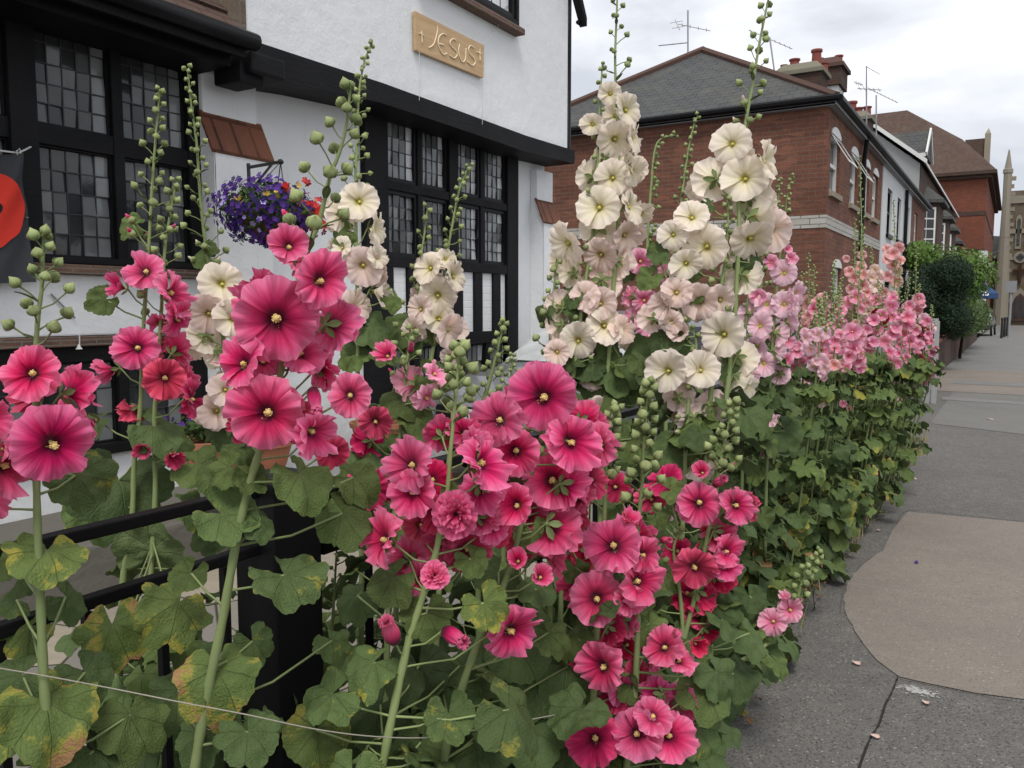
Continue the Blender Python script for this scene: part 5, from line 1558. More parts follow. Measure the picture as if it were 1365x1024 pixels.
# handle
mb = MB(); y_ = (ly[2][0]+ly[2][1])/2+.12; mb.tube([(-D+.03, y_, 2.2), (-D+.05, y_, 2.22), (-D+.05, y_+.01, 2.3)], .006, 6); mb.build('window_catch', M['iron'], WH)
vb(ya, ly[0][0], -.45, 3.2, .052)
vb(ly[0][1], ly[1][0], 1.9, 3.2, .035); vb(ly[1][1], ly[2][0], 1.9, 3.2, .05); vb(ly[2][1], ly[3][0], 1.9, 3.2, .035); vb(ly[3][1], yb_, -.45, 3.2, .052)
vb(ly[0][0], ly[3][1], 3.17, 3.25, .045); vb(ly[0][0], ly[3][1], 2.545, 2.625, .043); vb(ly[0][0], ly[3][1], 1.865, 1.965, .047)
pan = [(521,539.5), (556,573), (585,600), (613.5,629), (639.5,654), (663.5,676)]
py_ = [(yof(a, py=400), yof(b, py=400)) for a, b in pan]
prev = ly[0][0]
for a, b in py_:
    vb(prev, a, 1.26, 1.865, .04); prev = b
vb(prev, ly[3][1], 1.26, 1.865, .04)
vb(ly[0][0], ly[3][1], 1.13, 1.26, .045); vb(ly[0][0], ly[3][1], .42, .6, .045)
lo = [(521,548), (556,578), (584,603), (616,644), (650,676)]
lw = [(yof(a, py=480), yof(b, py=480)) for a, b in lo]; prev = ly[0][0]
for i, (a, b) in enumerate(lw):
    vb(prev, a, .6, 1.13, .038); prev = b
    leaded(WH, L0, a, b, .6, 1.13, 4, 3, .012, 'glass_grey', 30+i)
vb(prev, ly[3][1], .6, 1.13, .038)
fb.build('timber_frame', M['timber'], WH, bevel=.007)
pb = MB()
for a, b in py_: pb.box(-D-.06, -D+.012, a-.01, b+.01, 1.25, 1.875)
pb.build('infill_panels', M['white_brick'], WH)
pb = MB(); pb.box(-D-.07, -D-.055, ya, yb_, -.45, 3.2); pb.build('dark_backing', M['glass_dark'], WH)
pb = MB(); pb.box(-D-.06, -D+.004, ya, yb_, -.45, .42); pb.build('plinth', M['white'], WH)
# left pent roof with gutter
rf = MB(); gx = -4.30; gz = onL(338, 54, 4.3).z; yr = 3.80
a = Vector((gx-.02, .2, gz+.02)); b = Vector((-5.5, .2, gz+1.35)); Lr = (b-a).length
rf.quad(a, Vector((a.x, yr, a.z)), Vector((b.x, yr, b.z)), b, uv=[(0,0),(yr-.2,0),(yr-.2,Lr),(0,Lr)])
for k in range(9):                                               # tile courses as real steps
    t0 = k/9; t1 = (k+1)/9; p0 = a.lerp(b, t0); p1 = a.lerp(b, t1); n = Vector((.75,0,.66))*.022
    rf.quad(p0+n, Vector((p0.x,yr,p0.z))+n, Vector((p1.x,yr,p1.z)), p1, uv=[(0,t0*Lr),(yr-.2,t0*Lr),(yr-.2,t1*Lr),(0,t1*Lr)])
    rf.quad(p0, Vector((p0.x,yr,p0.z)), Vector((p0.x,yr,p0.z))+n, p0+n)
rf.build('pent_roof', M['browntile'], WH)
sf = MB(); sf.box(-D-.05, gx+.0, .2, yr, gz-.10, gz-.07); sf.box(gx-.015, gx+.01, .2, yr, gz-.13, gz+.01); sf.box(-D-.05, gx-.12, .2, yr, gz-.17, gz-.10); sf.build('soffit', M['timber'], WH)
gt = MB()
P = [(gx+.05, .2, gz-.03), (gx+.05, 1.5, gz-.03), (gx+.05, 3, gz-.03), (gx+.05, yr+.06, gz-.03)]; gt.tube(P, .055, 10); gt.build('gutter', M['black'], WH, smooth=True)
bb = MB(); bb.box(-4.5, gx+.0, yr+.06, yr+.36, gz-.20, gz-.06); bb.box(-4.62, -4.36, yr+.02, yr+.22, gz-.26, gz-.12); bb.build('beam_end', M['timber'], WH, bevel=.02)
# upper window with brown brick sill
wy0, wy1 = onL(560, 0, 4.45).y, onL(681, 25, 4.45).y; wz = onL(683, 30, 4.45).z
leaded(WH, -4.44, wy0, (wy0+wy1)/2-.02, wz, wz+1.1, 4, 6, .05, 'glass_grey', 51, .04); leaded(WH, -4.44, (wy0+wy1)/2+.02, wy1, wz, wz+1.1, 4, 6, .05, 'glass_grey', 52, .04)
fb = MB(); fb.box(-4.5, -4.38, wy0-.06, wy1+.05, wz-.06, wz-.002); fb.box(-4.5, -4.38, wy1+.002, wy1+.05, wz, wz+1.1); fb.build('window_frame', M['timber'], WH, bevel=.005)
s = MB(); s.box(-4.46, -4.34, wy0-.1, wy1+.10, wz-.125, wz-.063); s.build('sill', M['ledge'], WH, bevel=.01)
# drainpipe, bargeboard and eaves at the right end
dp = MB(); dp.tube([(-4.47, ub+.045, 3.2), (-4.47, ub+.045, 4.4), (-4.47, ub+.045, 5.2)], .035, 8); dp.build('drainpipe', M['black'], WH, smooth=True)
ev = MB(); ez = onL(762, 18, 4.45).z
e0 = onL(758, -40, 4.42); e1 = onL(773, 26, 4.36); e2 = onL(775, 33, 4.36)
ev.prism([e0, e1, e1 - Vector((0,0,.09)), e0 - Vector((0,0,.16))], (.09, 0, 0)); ev.tube([e2 + Vector((0,-.10,.0)), e2 + Vector((0,.02,.0))], .022, 8); ev.build('eaves_end', M['black'], WH)
rf = MB(); rf.prism([(-4.0, 3.9, 6.5), (-7, 3.9, 8.8), (-10, 3.9, 6.5)], (0, ub-3.7, 0)); rf.build('roof', M['browntile'], WH)

# sign
sg = empty('wooden_sign', tuple(onL(600, 60, 4.42)), 'pale wooden board with carved letters hanging on the white upper wall', 'sign')
cs = [onL(553.5, 14.5, 4.41), onL(645.5, 60.5, 4.41), onL(644.5, 104, 4.41), onL(554.5, 67, 4.41)]
mb = MB(); mb.prism([c_ for c_ in cs], (-.028, 0, 0)); mb.build('board', M['plank'], sg, bevel=.003)
def Z4(x, y): return onL(540+x/8.53, y/8.53, 4.406)
strokes = [[(185,340),(190,420),(195,495)], [(155,375),(185,388),(215,405)], [(362,280),(368,340),(350,430),(320,510),(270,545)],
 [(470,400),(430,385),(388,420),(376,490),(398,570),(438,620),(475,605)], [(380,500),(410,503),(442,515)],
 [(580,460),(545,443),(512,472),(520,520),(562,562),(592,612),(570,658),(540,655),(510,630)],
 [(622,498),(608,570),(620,650),(655,707),(685,672),(690,610),(692,550)],
 [(785,545),(745,520),(722,555),(735,612),(780,660),(797,710),(765,746),(705,700)],
 [(850,545),(851,620),(852,695)], [(808,590),(838,600),(872,615)]]
for st in strokes:
    mb = MB(); P = smooth_path([Z4(*q) for q in st], 5); mb.tube(P, .0058, 6); mb.build('carved_letter', M['rout'], sg, smooth=True)
mb = MB()
for (a, b) in (((559,69),(559,134)), ((643,106),(643,166)), ((663,23),(664,36)), ((663,36),(643,60))):
    mb.tube([onL(*a, 4.40), onL((a[0]+b[0])/2+.5, (a[1]+b[1])/2, 4.40), onL(*b, 4.40)], .0024, 5)
mb.build('hanging_cord', M['rope'], sg)

# banner
mb = MB(); bx = 4.70; tl = onL(-60, 190, bx); tr = onL(28, 204, bx); br = onL(48, 376, bx); bl = onL(-60, 380, bx)
def bn(r, s):
    t = (s+1)/2; p = tl.lerp(tr, t).lerp(bl.lerp(br, t), r); sag = .03*math.sin(t*math.pi)*(1-r)
    return p + Vector((.012*math.sin(9*t+4*r) + .02*(1-r)*math.sin((t+r)*14), 0, -sag))
petal_grid(mb, 40, 24, bn, 0)
bo = empty('poppy_banner', tuple(bl), 'charcoal cloth banner with part of a big red round flower, tied to the window frame', 'banner'); mb.build('cloth', M['banner'], bo, smooth=True)
cz = onL(-8, 277, bx); mb = MB()
def red(r, s, R_=1):
    a = s*math.pi; rr = (1 + .06*math.sin(3*a+1) + .03*math.sin(7*a))*r; y = cz.y + rr*math.cos(a)*(onL(30, 270, bx).y-cz.y); z = cz.z + rr*math.sin(a)*(onL(0, 226, bx).z-onL(0, 328, bx).z)/2
    t = (y - bl.y)/(br.y-bl.y); q = (tl.z - z)/(tl.z-bl.z)
    return Vector((bn(q, t*2-1).x + .014, y, z))
petal_grid(mb, 40, 10, red, 0); mb.build('printed_flower', M['bannerred'], bo, smooth=True)
mb = MB(); petal_grid(mb, 20, 3, lambda r, s: red(r*.17, s) + Vector((.003,0,0)), 0); mb.build('printed_centre', M['bannerblack'], bo, smooth=True)
mb = MB(); mb.tube([onL(-40, 190, 4.69), onL(0, 201, 4.69), onL(24, 204, 4.69), onL(33, 200, 4.7), onL(41, 196, 4.74)], .005, 6); mb.tube([onL(22,202,4.68), onL(26,198,4.67), onL(28,204,4.67), onL(23,206,4.68), onL(22,202,4.68)], .004, 6); mb.build('rope', M['rope'], bo)
mb = MB(); mb.lathe(tuple(onL(36, 291, 4.69)), [(.008,0), (.01,.004), (.004,.008)], 8); mb.build('eyelet', M['alu'], bo)
# cord and wire on the white panel
mb = MB(); mb.tube([onL(68,392,4.78), onL(84,408,4.78), onL(100,424,4.78)], .006, 5); o = mb.build('stay_rod', M['alu']); tag(o, 'thin grey rod slanting across the white panel under the left window', 'rod')
mb = MB(); mb.tube([onL(106,445,4.68), onL(106,461,4.68)], .0035, 5); mb.lathe(tuple(onL(105.5, 465.5, 4.68)), [(.02,0), (.013,.008), (.004,.03)], 8); o = mb.build('light_pull', M['rope']); tag(o, 'small white pendant hanging under the brick sill', 'pendant')

# hanging basket and its bracket
yb0 = onL(333, 230, 4.44).y
hk = Vector((onL(374, 216, 4.02).x, onL(374, 216, 4.02).y, onL(374, 216, 4.02).z))
br_ = empty('hanging_bracket', (-4.45, yb0, onL(333,230,4.44).z), 'black iron bracket with a diagonal strut on the white buttress', 'bracket')
mb = MB(); t0 = onL(331, 218, 4.44); t1 = onL(333, 262, 4.44); mb.tube([t0, t1], .013, 8); s0 = onL(333, 223, 4.43); mb.tube([s0, hk], .011, 8)
mid = s0.lerp(hk, .75); mb.tube([mid, onL(341, 246, 4.43)], .009, 8); mb.lathe(tuple(hk-Vector((0,0,.015))), [(.012,0),(.02,.012),(.02,.02),(.01,.032)], 8); mb.build('iron_bracket', M['iron'], br_)
bk = hk + Vector((0, -.06, 0)); bc = onL(357, 285, 4.02)
hb = empty('hanging_basket', tuple(bc), 'overflowing hanging basket of violet and red flowers on the white wall', 'flower basket')
mb = MB()
for a_ in (0, 2.1, 4.2): mb.tube([hk, hk.lerp(Vector((bc.x+.16*math.cos(a_), bc.y+.16*math.sin(a_), bc.z+.05)), 1)], .0035, 5)
mb.build('chain', M['iron'], hb)
mb = MB(); mb.lathe(tuple(bc - Vector((0,0,.16))), [(.05,0),(.14,.04),(.18,.12),(.19,.18)], 16); mb.build('basket', M['deadleaf'], hb)
mb = MB(); card_cloud(mb, bc + Vector((0,0,.01)), .28, .31, .185, 3200, .045, 3, .3); mb.build('foliage', M['basketleaf'], hb)
def bloom_cloud(mb, c, rx, ry, rz, n, s, seed, mats, five=5, fr=None):
    R = random.Random(seed); c = Vector(c)
    for k in range(n):
        v = Vector((R.gauss(0,1), R.gauss(0,1), R.gauss(0,1))).normalized(); r = R.uniform(.86, 1.12)*(1+.12*noise.noise(v*3))
        p = c + Vector((v.x*rx*r, v.y*ry*r, v.z*rz*r)); n_ = (v*.8 + Vector((R.uniform(-.4,.6), R.uniform(-.8,.1), R.uniform(-.3,.5)))).normalized()
        x = n_.orthogonal().normalized(); x = Matrix.Rotation(R.uniform(0,6), 3, n_) @ x; y = n_.cross(x); L = s*R.uniform(.8, 1.25); m = R.choices(range(len(mats)), mats)[0]
        for q in range(five):
            a = 2*math.pi*q/five; d = x*math.cos(a)+y*math.sin(a); e = n_.cross(d)
            mb.quad(p, p+d*L*.5+e*L*.3+n_*L*.1, p+d*L*.75+n_*L*.12, p+d*L*.5-e*L*.3+n_*L*.1, None, m)
mb = MB(); bloom_cloud(mb, bc + Vector((0,-.03,.01)), .29, .31, .195, 800, .024, 5, [6, 6, .6]); mb.build('violet_flowers', [M['violet'], M['violet_dark'], M['lilac']], hb)
mb = MB(); bloom_cloud(mb, bc + Vector((.07,.17,-.02)), .22, .16, .15, 150, .034, 8, [3, 1]); mb.build('begonia_cluster', [M['redfl'], M['wine']], hb)
mb = MB()
for q in ((354,256),(398,246),(368,258),(312,267),(321,265)):
    mb = MB(); bloom_cloud(mb, onL(q[0], q[1], 3.78), .012, .012, .012, 3, .020, q[0], [1]); mb.build('yellow_flower', M['yellfl'], hb)
mb = MB()
for q in ((376,246),(384,250),(408,243)): mb = MB(); bloom_cloud(mb, onL(q[0], q[1], 3.78), .018, .018, .018, 4, .03, q[0], [1]); mb.build('red_flower', M['redfl'], hb)

# terracotta pots on the ledge
def pot(px, py, L, r, h, label, fl=None):
    c = onL(px, py, L); e = empty('terracotta_pot', (c.x, c.y, c.z-h), label, 'flower pot', 'terracotta pots by the house')
    mb = MB(); mb.lathe((c.x, c.y, c.z-h), [(r*.62,0), (r*.85,h*.5), (r*.97,h*.86), (r*1.05,h*.87), (r*1.07,h), (r*.98,h), (r*.9,h*.88)], 24); mb.build('bowl', M['terracotta'], e, smooth=False)
    mb = MB(); card_cloud(mb, (c.x, c.y, c.z+.05), r*.9, r*.9, .10, 700, .05, int(px), .1); mb.build('foliage', M['basketleaf'], e)
    if fl:
        mb = MB(); bloom_cloud(mb, (c.x, c.y, c.z+.08), r*.9, r*.9, .12, 60, .022, int(px), [1]); mb.build('small_flowers', M[fl], e)
pot(275, 583, 3.9, .24, .26, 'wide terracotta bowl of blue flowers on the raised ledge, left of the big magenta blooms', 'violet')
pot(345, 585, 3.9, .20, .26, 'terracotta bowl behind the largest magenta blooms')
pot(505, 562, 4.3, .22, .30, 'terracotta pot at the foot of the black door post')
for a in ((275, 583), (345, 585)): pass

# ------------------------------------------------------------------ cars
def text_mesh(s, size, depth=.002):
    cu = bpy.data.curves.new('t', 'FONT'); cu.body = s; cu.size = size; cu.extrude = depth; cu.align_x = 'CENTER'; cu.align_y = 'CENTER'
    o = bpy.data.objects.new('t', cu); COL.objects.link(o); bpy.context.view_layer.update()
    me = bpy.data.meshes.new_from_object(o); bpy.data.objects.remove(o); return me
def car(loc, heading, paint, label, plate=None, group=None):
    """nose points along local +Y"""
    R4 = Matrix.Translation(loc) @ Matrix.Rotation(heading, 4, 'Z')
    e = empty('parked_car', loc, label, 'car', group)
    def put(mb, name, mat, par=e, smooth=False, bevel=0):
        mb.v = [tuple(R4 @ Vector(v)) for v in mb.v]; 
        return mb.build(name, mat, par, smooth, bevel)
    # side profile (y, z): hatchback
    prof = [(-2.0,.35),(-2.02,.75),(-1.95,1.0),(-1.75,1.38),(-1.2,1.46),(-.2,1.47),(.35,1.38),(1.05,.98),(1.55,.90),(1.9,.80),(2.0,.62),(2.0,.35)]
    mb = MB(); N = len(prof); secs = []
    for s, wx in ((-1,1.0), (-.92,1.0), (0,1.0), (.92,1.0), (1,1.0)):
        pass
    def hw(y, z):
        w_ = .86*(1 - .06*max(0, abs(y)-1.2)**1.5); return w_*(1 if z < .95 else 1 - .38*(z-.95))
    xs = [-1, -.9, -.55, 0, .55, .9, 1]; base = 0
    grid = []
    for (y, z) in prof:
        row = []
        for x in xs:
            crown = .035*(1-x*x)*(1 if z > .8 else .0); nose = .10*(1-x*x)*(1 if abs(y) > 1.6 else 0)*(1 if y > 0 else -1)
            row.append((x*hw(y, z), y + nose - (0 if True else 0), z + crown - (.03 if abs(x) == 1 and z > .5 else 0)))
        grid.append(row)
    for i in range(N-1):
        for j in range(len(xs)-1): mb.quad(grid[i][j+1], grid[i][j], grid[i+1][j], grid[i+1][j+1])
    for j in (0, len(xs)-1): mb.poly([g[j] for g in grid] if j == 0 else [g[j] for g in grid][::-1])
    mb.poly([grid[0][0], grid[0][-1], grid[-1][-1], grid[-1][0]])
    b = put(mb, 'body', paint, bevel=.015)
    def glassq(pts, name): 
        m_ = MB(); m_.prism(pts, Vector((0,0,.0)) + Vector(nrm)*.006); return put(m_, name, M['glass_pale' if name == 'windscreen' else 'glass_dark'])  # windscreen's pale base colour stands in for its reflection
    a = Vector((0, .70, .6)).normalized(); nrm = (0, .48, .86)
    glassq([(-.66,.42,1.40),(.66,.42,1.40),(.76,1.02,1.035),(-.76,1.02,1.035)], 'windscreen')
    nrm = (0, -.85, .5); glassq([(.62,-1.76,1.37),(-.62,-1.76,1.37),(-.72,-1.93,1.05),(.72,-1.93,1.05)], 'rear_window')
    for s in (-1, 1):
        nrm = (s*.9, 0, .3); glassq([(s*.835,.85,1.0),(s*.73,.25,1.35),(s*.72,-1.5,1.37),(s*.83,-1.75,1.02)][::s], 'side_window')
        for y in (1.3, -1.25):
            m_ = MB(); c_ = Vector((s*.80, y, .31))
            m_.tube([c_, c_+Vector((s*.09,0,0))], .31, 20); wv = put(m_, 'wheel', M['black'])
            m_ = MB(); m_.tube([c_+Vector((s*.08,0,0)), c_+Vector((s*.10,0,0))], [.2,.18], 16); put(m_, 'rim', M['alu'], wv)
        m_ = MB(); m_.prism([(s*.80,1.88,.60),(s*.52,2.06,.60),(s*.50,2.03,.74),(s*.78,1.80,.76)][::s], (0, .03, .02)); put(m_, 'headlight', M['glass_grey'])
        m_ = MB(); m_.box(s*.80, s*.60, -2.05, -1.98, .75, .95); put(m_, 'tail_light', M['pot_red'])
    m_ = MB(); m_.box(-.48, .48, 1.98, 2.115, .60, .72); put(m_, 'grille', M['black'], bevel=.01)
    m_ = MB(); m_.box(-.72, .72, 1.98, 2.10, .33, .42); put(m_, 'air_intake', M['black'], bevel=.01)
    m_ = MB(); m_.box(-.26, .26, 2.12, 2.135, .605, .715); pl = put(m_, 'number_plate', M['joinery'], bevel=.003)
    if plate:
        me = text_mesh(plate, .11); m_ = MB(); m_.add(me, Matrix.Translation((0, 2.137, .66)) @ Matrix.Rotation(math.pi, 4, 'Z') @ Matrix.Rotation(math.pi/2, 4, 'X')); put(m_, 'plate_characters', M['black'], pl)
    return e
tp = NT('silver_paint'); M['silver'] = tp.fin((.30,.31,.325), .28, .5, .35); tp.bsdf.inputs['Coat Weight'].default_value = .6
tp = NT('dark_paint'); M['darkcar'] = tp.fin((.05,.055,.06), .25, .5, .2); tp.bsdf.inputs['Coat Weight'].default_value = .6
car(Vector((-3.12, 7.5, -.02)), math.pi - .25, M['silver'], 'silver grey car parked nose-on in the yard beside the timbered house', '15   M')
car(Vector((-1.75, 53, 0)), math.pi-.05, M['darkcar'], 'small dark car at the far end of the pavement', None)

# ------------------------------------------------------------------ terrace beyond
def wall_x(mb, x, y0, y1, z0, z1, holes, th=.2, face=1):
    """wall facing +x with rectangular holes, with reveals"""
    ys = sorted({y0, y1} | {h[0] for h in holes} | {h[1] for h in holes}); zs = sorted({z0, z1} | {h[2] for h in holes} | {h[3] for h in holes})
    for a, b in zip(ys, ys[1:]):
        for c_, d in zip(zs, zs[1:]):
            if any(h[0] <= a and b <= h[1] and h[2] <= c_ and d <= h[3] for h in holes): continue
            mb.quad((x,a,c_), (x,b,c_), (x,b,d), (x,a,d))
    for h in holes:
        a, b, c_, d = h; mb.quad((x,a,c_),(x,a,d),(x-th,a,d),(x-th,a,c_)); mb.quad((x,b,c_),(x-th,b,c_),(x-th,b,d),(x,b,d)); mb.quad((x,a,d),(x,b,d),(x-th,b,d),(x-th,a,d)); mb.quad((x,a,c_),(x-th,a,c_),(x-th,b,c_),(x,b,c_))
def sash(parent, x, y0, y1, z0, z1, mat='joinery', glass='glass_dark', bars=1, arch=False, axis='x', open_=False):
    m_ = MB(); f = .06
    def B(a0, a1, b0, b1, d0, d1):
        if axis == 'x': m_.box(x+d0, x+d1, a0, a1, b0, b1)
        else: m_.box(a0, a1, x-d1, x-d0, b0, b1)
    B(y0, y0+f, z0, z1, -.12, -.05); B(y1-f, y1, z0, z1, -.12, -.05); B(y0+f, y1-f, z0, z0+f, -.12, -.05); B(y0+f, y1-f, z1-f, z1, -.12, -.05); zm = (z0+z1)/2; B(y0+f, y1-f, zm-.03, zm+.03, -.12, -.055)
    for k in range(1, bars): yy = y0+(y1-y0)*k/bars; B(yy-.015, yy+.015, z0+f, z1-f, -.12, -.06)
    w_ = m_.build('window', M[mat], parent)
    m_ = MB(); B(y0, y1, z0, z1, -.11, -.10); m_.build('pane', M[glass], w_)
    m_ = MB(); B(y0-.06, y1+.06, z0-.09, z0-.003, -.02, .06); m_.build('sill', M['stone' if mat == 'joinery' else 'black'], w_)
    if arch:
        m_ = MB(); yc = (y0+y1)/2; hw_ = (y1-y0)/2
        arc = [(x+.02, yc - hw_*math.cos(t*math.pi/8), z1+.003 + .15*math.sin(t*math.pi/8)) for t in range(9)]
        m_.prism(arc, (-.10, 0, 0)); m_.build('arched_head', M['joinery'], w_)
    if open_:
        m_ = MB(); 
        A0 = Vector((x, 0, z1-.02)); B0 = Vector((x+.30, 0, z1-.50)); dd = (B0-A0); nn = Vector((.5, 0, .3)).normalized()*.012
        def strip(ya_, yb3, t0, t1, off, mt):
            q = MB(); a_ = A0 + dd*t0 + off; b_ = A0 + dd*t1 + off; q.prism([(a_.x, ya_, a_.z), (b_.x, ya_, b_.z), (b_.x+nn.x, ya_, b_.z+nn.z), (a_.x+nn.x, ya_, a_.z+nn.z)], (0, yb3-ya_, 0)); return q
        z_ = Vector((0,0,0)); fr_ = MB()
        for sp_ in (strip(y0, y0+.05, 0, 1, z_, 0), strip(y1-.05, y1, 0, 1, z_, 0), strip(y0+.05, y1-.05, 0, .1, z_, 0), strip(y0+.05, y1-.05, .9, 1, z_, 0)):
            k_ = len(fr_.v); fr_.v += sp_.v; fr_.f += [tuple(i+k_ for i in f) for f in sp_.f]; fr_.uv += sp_.uv; fr_.m += sp_.m
        ol = fr_.build('open_light', M['joinery'], w_); strip(y0+.05, y1-.05, .1, .9, nn*-.1, 0)
    return w_
FX = -2.75; yA = onL(1102, 250, 2.75).y; WA = 6.4
y1_, y2_, y3_ = onL(1173.5, 300, 2.75).y, onL(1213, 300, 2.75).y, 31.9
ZE = 4.95; ZR = 6.97; XR = FX - WA/2
BH = empty('brick_terrace_house', (FX-WA/2, yA, 0), 'brown brick end-of-terrace house with white brick band and slate hipped roof', 'house', 'terrace beyond the white house')
hs_ = []
for pa, pb, zt in ((1106,1118.5,4.42), (1133,1143,4.42), (1151.5,1159,4.42), (1163.5,1170.5,4.42)):
    hs_.append((onL(pa,240,2.75).y, onL(pb,240,2.75).y, 3.47, zt))
lows = [(onL(1109,380,2.75).y, onL(1120,380,2.75).y, .9, 2.22), (onL(1160,380,2.75).y, onL(1168,380,2.75).y, .9, 2.22)]
mb = MB(); BZ0, BZ1 = 2.84, 3.05
wall_x(mb, FX, yA, y1_, 0, BZ0, lows); wall_x(mb, FX, yA, y1_, BZ1, ZE, hs_); 
mb.quad((FX-WA,yA,-.4),(FX,yA,-.4),(FX,yA,BZ0),(FX-WA,yA,BZ0)); mb.quad((FX-WA,yA,BZ1),(FX,yA,BZ1),(FX,yA,ZE),(FX-WA,yA,ZE)); mb.quad((FX-WA,yA,0),(FX-WA,yA,ZE),(FX-WA,y1_,ZE),(FX-WA,y1_,0))
mb.build('brick_walls', M['brick'], BH)
mb = MB(); mb.box(FX-WA, FX+.012, yA-.012, y1_, BZ0, BZ1); mb.build('white_band', M['brick_band'], BH)
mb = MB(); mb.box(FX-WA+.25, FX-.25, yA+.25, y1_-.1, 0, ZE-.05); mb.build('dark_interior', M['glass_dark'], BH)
for i, h in enumerate(hs_): sash(BH, FX, *h, arch=True, open_=(i < 2))
for h in lows: sash(BH, FX, *h, arch=True)
ov = .13
def roof_part(parent, ya_, yb2, hip, name='roof'):
    mb = MB(); xl, xr = FX-WA-ov, FX+ov; z0 = ZE-.02
    A = Vector((xr, ya_-(ov if hip else 0), z0)); B = Vector((xr, yb2, z0)); C = Vector((XR, yb2, ZR)); Dp = Vector((XR, ya_+(WA/2-.1 if hip else 0), ZR)); Lh = (C-B).length
    mb.quad(A, B, C, Dp, uv=[(A.y,0),(B.y,0),(C.y,Lh),(Dp.y,Lh)])
    A2 = Vector((xl, A.y, z0)); B2 = Vector((xl, yb2, z0)); mb.quad(B2, A2, Dp, C, uv=[(B2.y,0),(A2.y,0),(Dp.y,Lh),(C.y,Lh)])
    if hip:
        Lp = (Dp - Vector((XR, A.y, z0))).length; mb.poly([A2, A, Dp], uv=[(xl,0),(xr,0),(XR,Lp)])
    r = mb.build(name, M['slate'], parent)
    rg = MB()
    if hip: rg.tube([A + Vector((0,0,.0)), A.lerp(Dp,.5)+Vector((0,0,.02)), Dp+Vector((0,0,.03))], .075, 6); rg.tube([A2, A2.lerp(Dp,.5)+Vector((0,0,.02)), Dp+Vector((0,0,.03))], .075, 6)
    rg.tube([Dp+Vector((0,0,.03)), C+Vector((0,0,.03))], .08, 6); rg.build('ridge_tiles', M['ridge'], r)
    g = MB(); g.box(FX, xr-.02, A.y, yb2, z0-.13, z0-.09); g.box(xr-.03, xr, A.y, yb2, z0-.13, z0-.01)
    if hip: g.box(xl, FX, A.y, yA, z0-.13, z0-.09); g.box(xl, xr-.03, A.y, A.y+.03, z0-.12, z0-.01)
    g.build('fascia', M['gutter'], parent)
    g = MB(); g.tube([(xr+.05, A.y, z0-.03), (xr+.05, yb2, z0-.03)], .06, 8)
    if hip: g.tube([(xl, A.y-.05, z0-.03), (xr+.05, A.y-.05, z0-.03)], .06, 8)
    g.build('gutter', M['black'], parent)
roof_part(BH, yA, y1_, True)
dp = MB(); py0 = onL(1149, 300, 2.68).y; dp.tube([(FX+ov, py0-.1, ZE-.05), (FX+.07, py0, ZE-.5), (FX+.07, py0, .0)], .045, 8); dp.build('drainpipe', M['black'], BH)
def chimney(parent, x0, x1, y0, y1, z0, z1, pots, mat='brick_dark', cap='capstone', band=None):
    mb = MB(); mb.box(x0, x1, y0, y1, z0, z1-.12); c_ = mb.build('chimney', M[mat], parent)
    mb = MB(); mb.box(x0-.07, x1+.07, y0-.07, y1+.07, z1-.12, z1-.02); mb.prism([(x0-.05,y0-.05,z1-.02),(x1+.05,y0-.05,z1-.02),(x1-.12,y0+.12,z1+.16),(x0+.12,y0+.12,z1+.16)], (0,(y1-y0)-.1,0)); mb.build('cap', M[cap], c_, bevel=.01)
    if band: mb = MB(); mb.box(x0-.02, x1+.02, y0-.02, y1+.02, z0+band[0], z0+band[1]); mb.build('band', M['brick_band' if False else 'captile'], c_)
    for (f, h, r, g) in pots:
        xx = x0+(x1-x0)*f; yy_ = y0+(y1-y0)*g; mb = MB(); mb.lathe((xx, yy_, z1+.02), [(r*1.05,0), (r*.95,h*.1), (r*.85,h*.85), (r*1.08,h*.88), (r*1.08,h), (r*.8,h)], 14); mb.build('chimney_pot', M['pot_red'], c_, smooth=False)
chimney(BH, -5.0, -4.0, 20.2, 21.0, 5.6, 6.98, [(.08,.22,.08,.5), (.36,.27,.12,.3), (.5,.18,.10,.8), (.84,.42,.12,.35), (.95,.2,.09,.8)])
WB = empty('white_terrace_house', (FX-WA/2, y1_, 0), 'narrow white rendered terrace house next to the brick one', 'house', 'terrace beyond the white house')
hw_ = [(y1_+.9, y1_+1.8, 3.3, 4.4), (y1_+2.9, y1_+3.7, 3.3, 4.4), (y1_+5.0, y1_+5.8, 3.3, 4.4)]; hl_ = [(y1_+1, y1_+2.2, .9, 2.2), (y1_+4, y1_+5.2, .9, 2.2)]
mb = MB(); wall_x(mb, FX+.02, y1_+.02, y2_, 0, ZE, hw_ + hl_); mb.quad((FX-.3,y1_+.02,0),(FX+.02,y1_+.02,0),(FX+.02,y1_+.02,ZE),(FX-.3,y1_+.02,ZE)); mb.build('rendered_wall', M['render_w'], WB)
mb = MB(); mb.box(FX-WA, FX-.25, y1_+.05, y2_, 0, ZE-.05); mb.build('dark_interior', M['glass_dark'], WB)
for h in hw_+hl_: sash(WB, FX+.02, *h, mat='black')
roof_part(WB, y1_+.003, y2_, False)
chimney(WB, -4.55, -3.98, 22.2, 23.0, 5.6, 7.12, [], 'render_w', 'brick_dark', (.9,1.2))
chimney(WB, -4.62, -3.91, 22.13, 23.07, 7.1, 7.55, [(.15,.24,.10,.5), (.8,.24,.10,.5)], 'brick_dark', 'ridge')
dp = MB(); dp.tube([(FX+.08, y1_+4.4, ZE-.2), (FX+.08, y1_+4.4, 0)], .05, 8); dp.build('drainpipe', M['black'], WB)
WC = empty('brick_terrace_house', (FX-WA/2, y2_, 0), 'last narrow brick house of the terrace, half hidden by the shrubs', 'house', 'terrace beyond the white house')
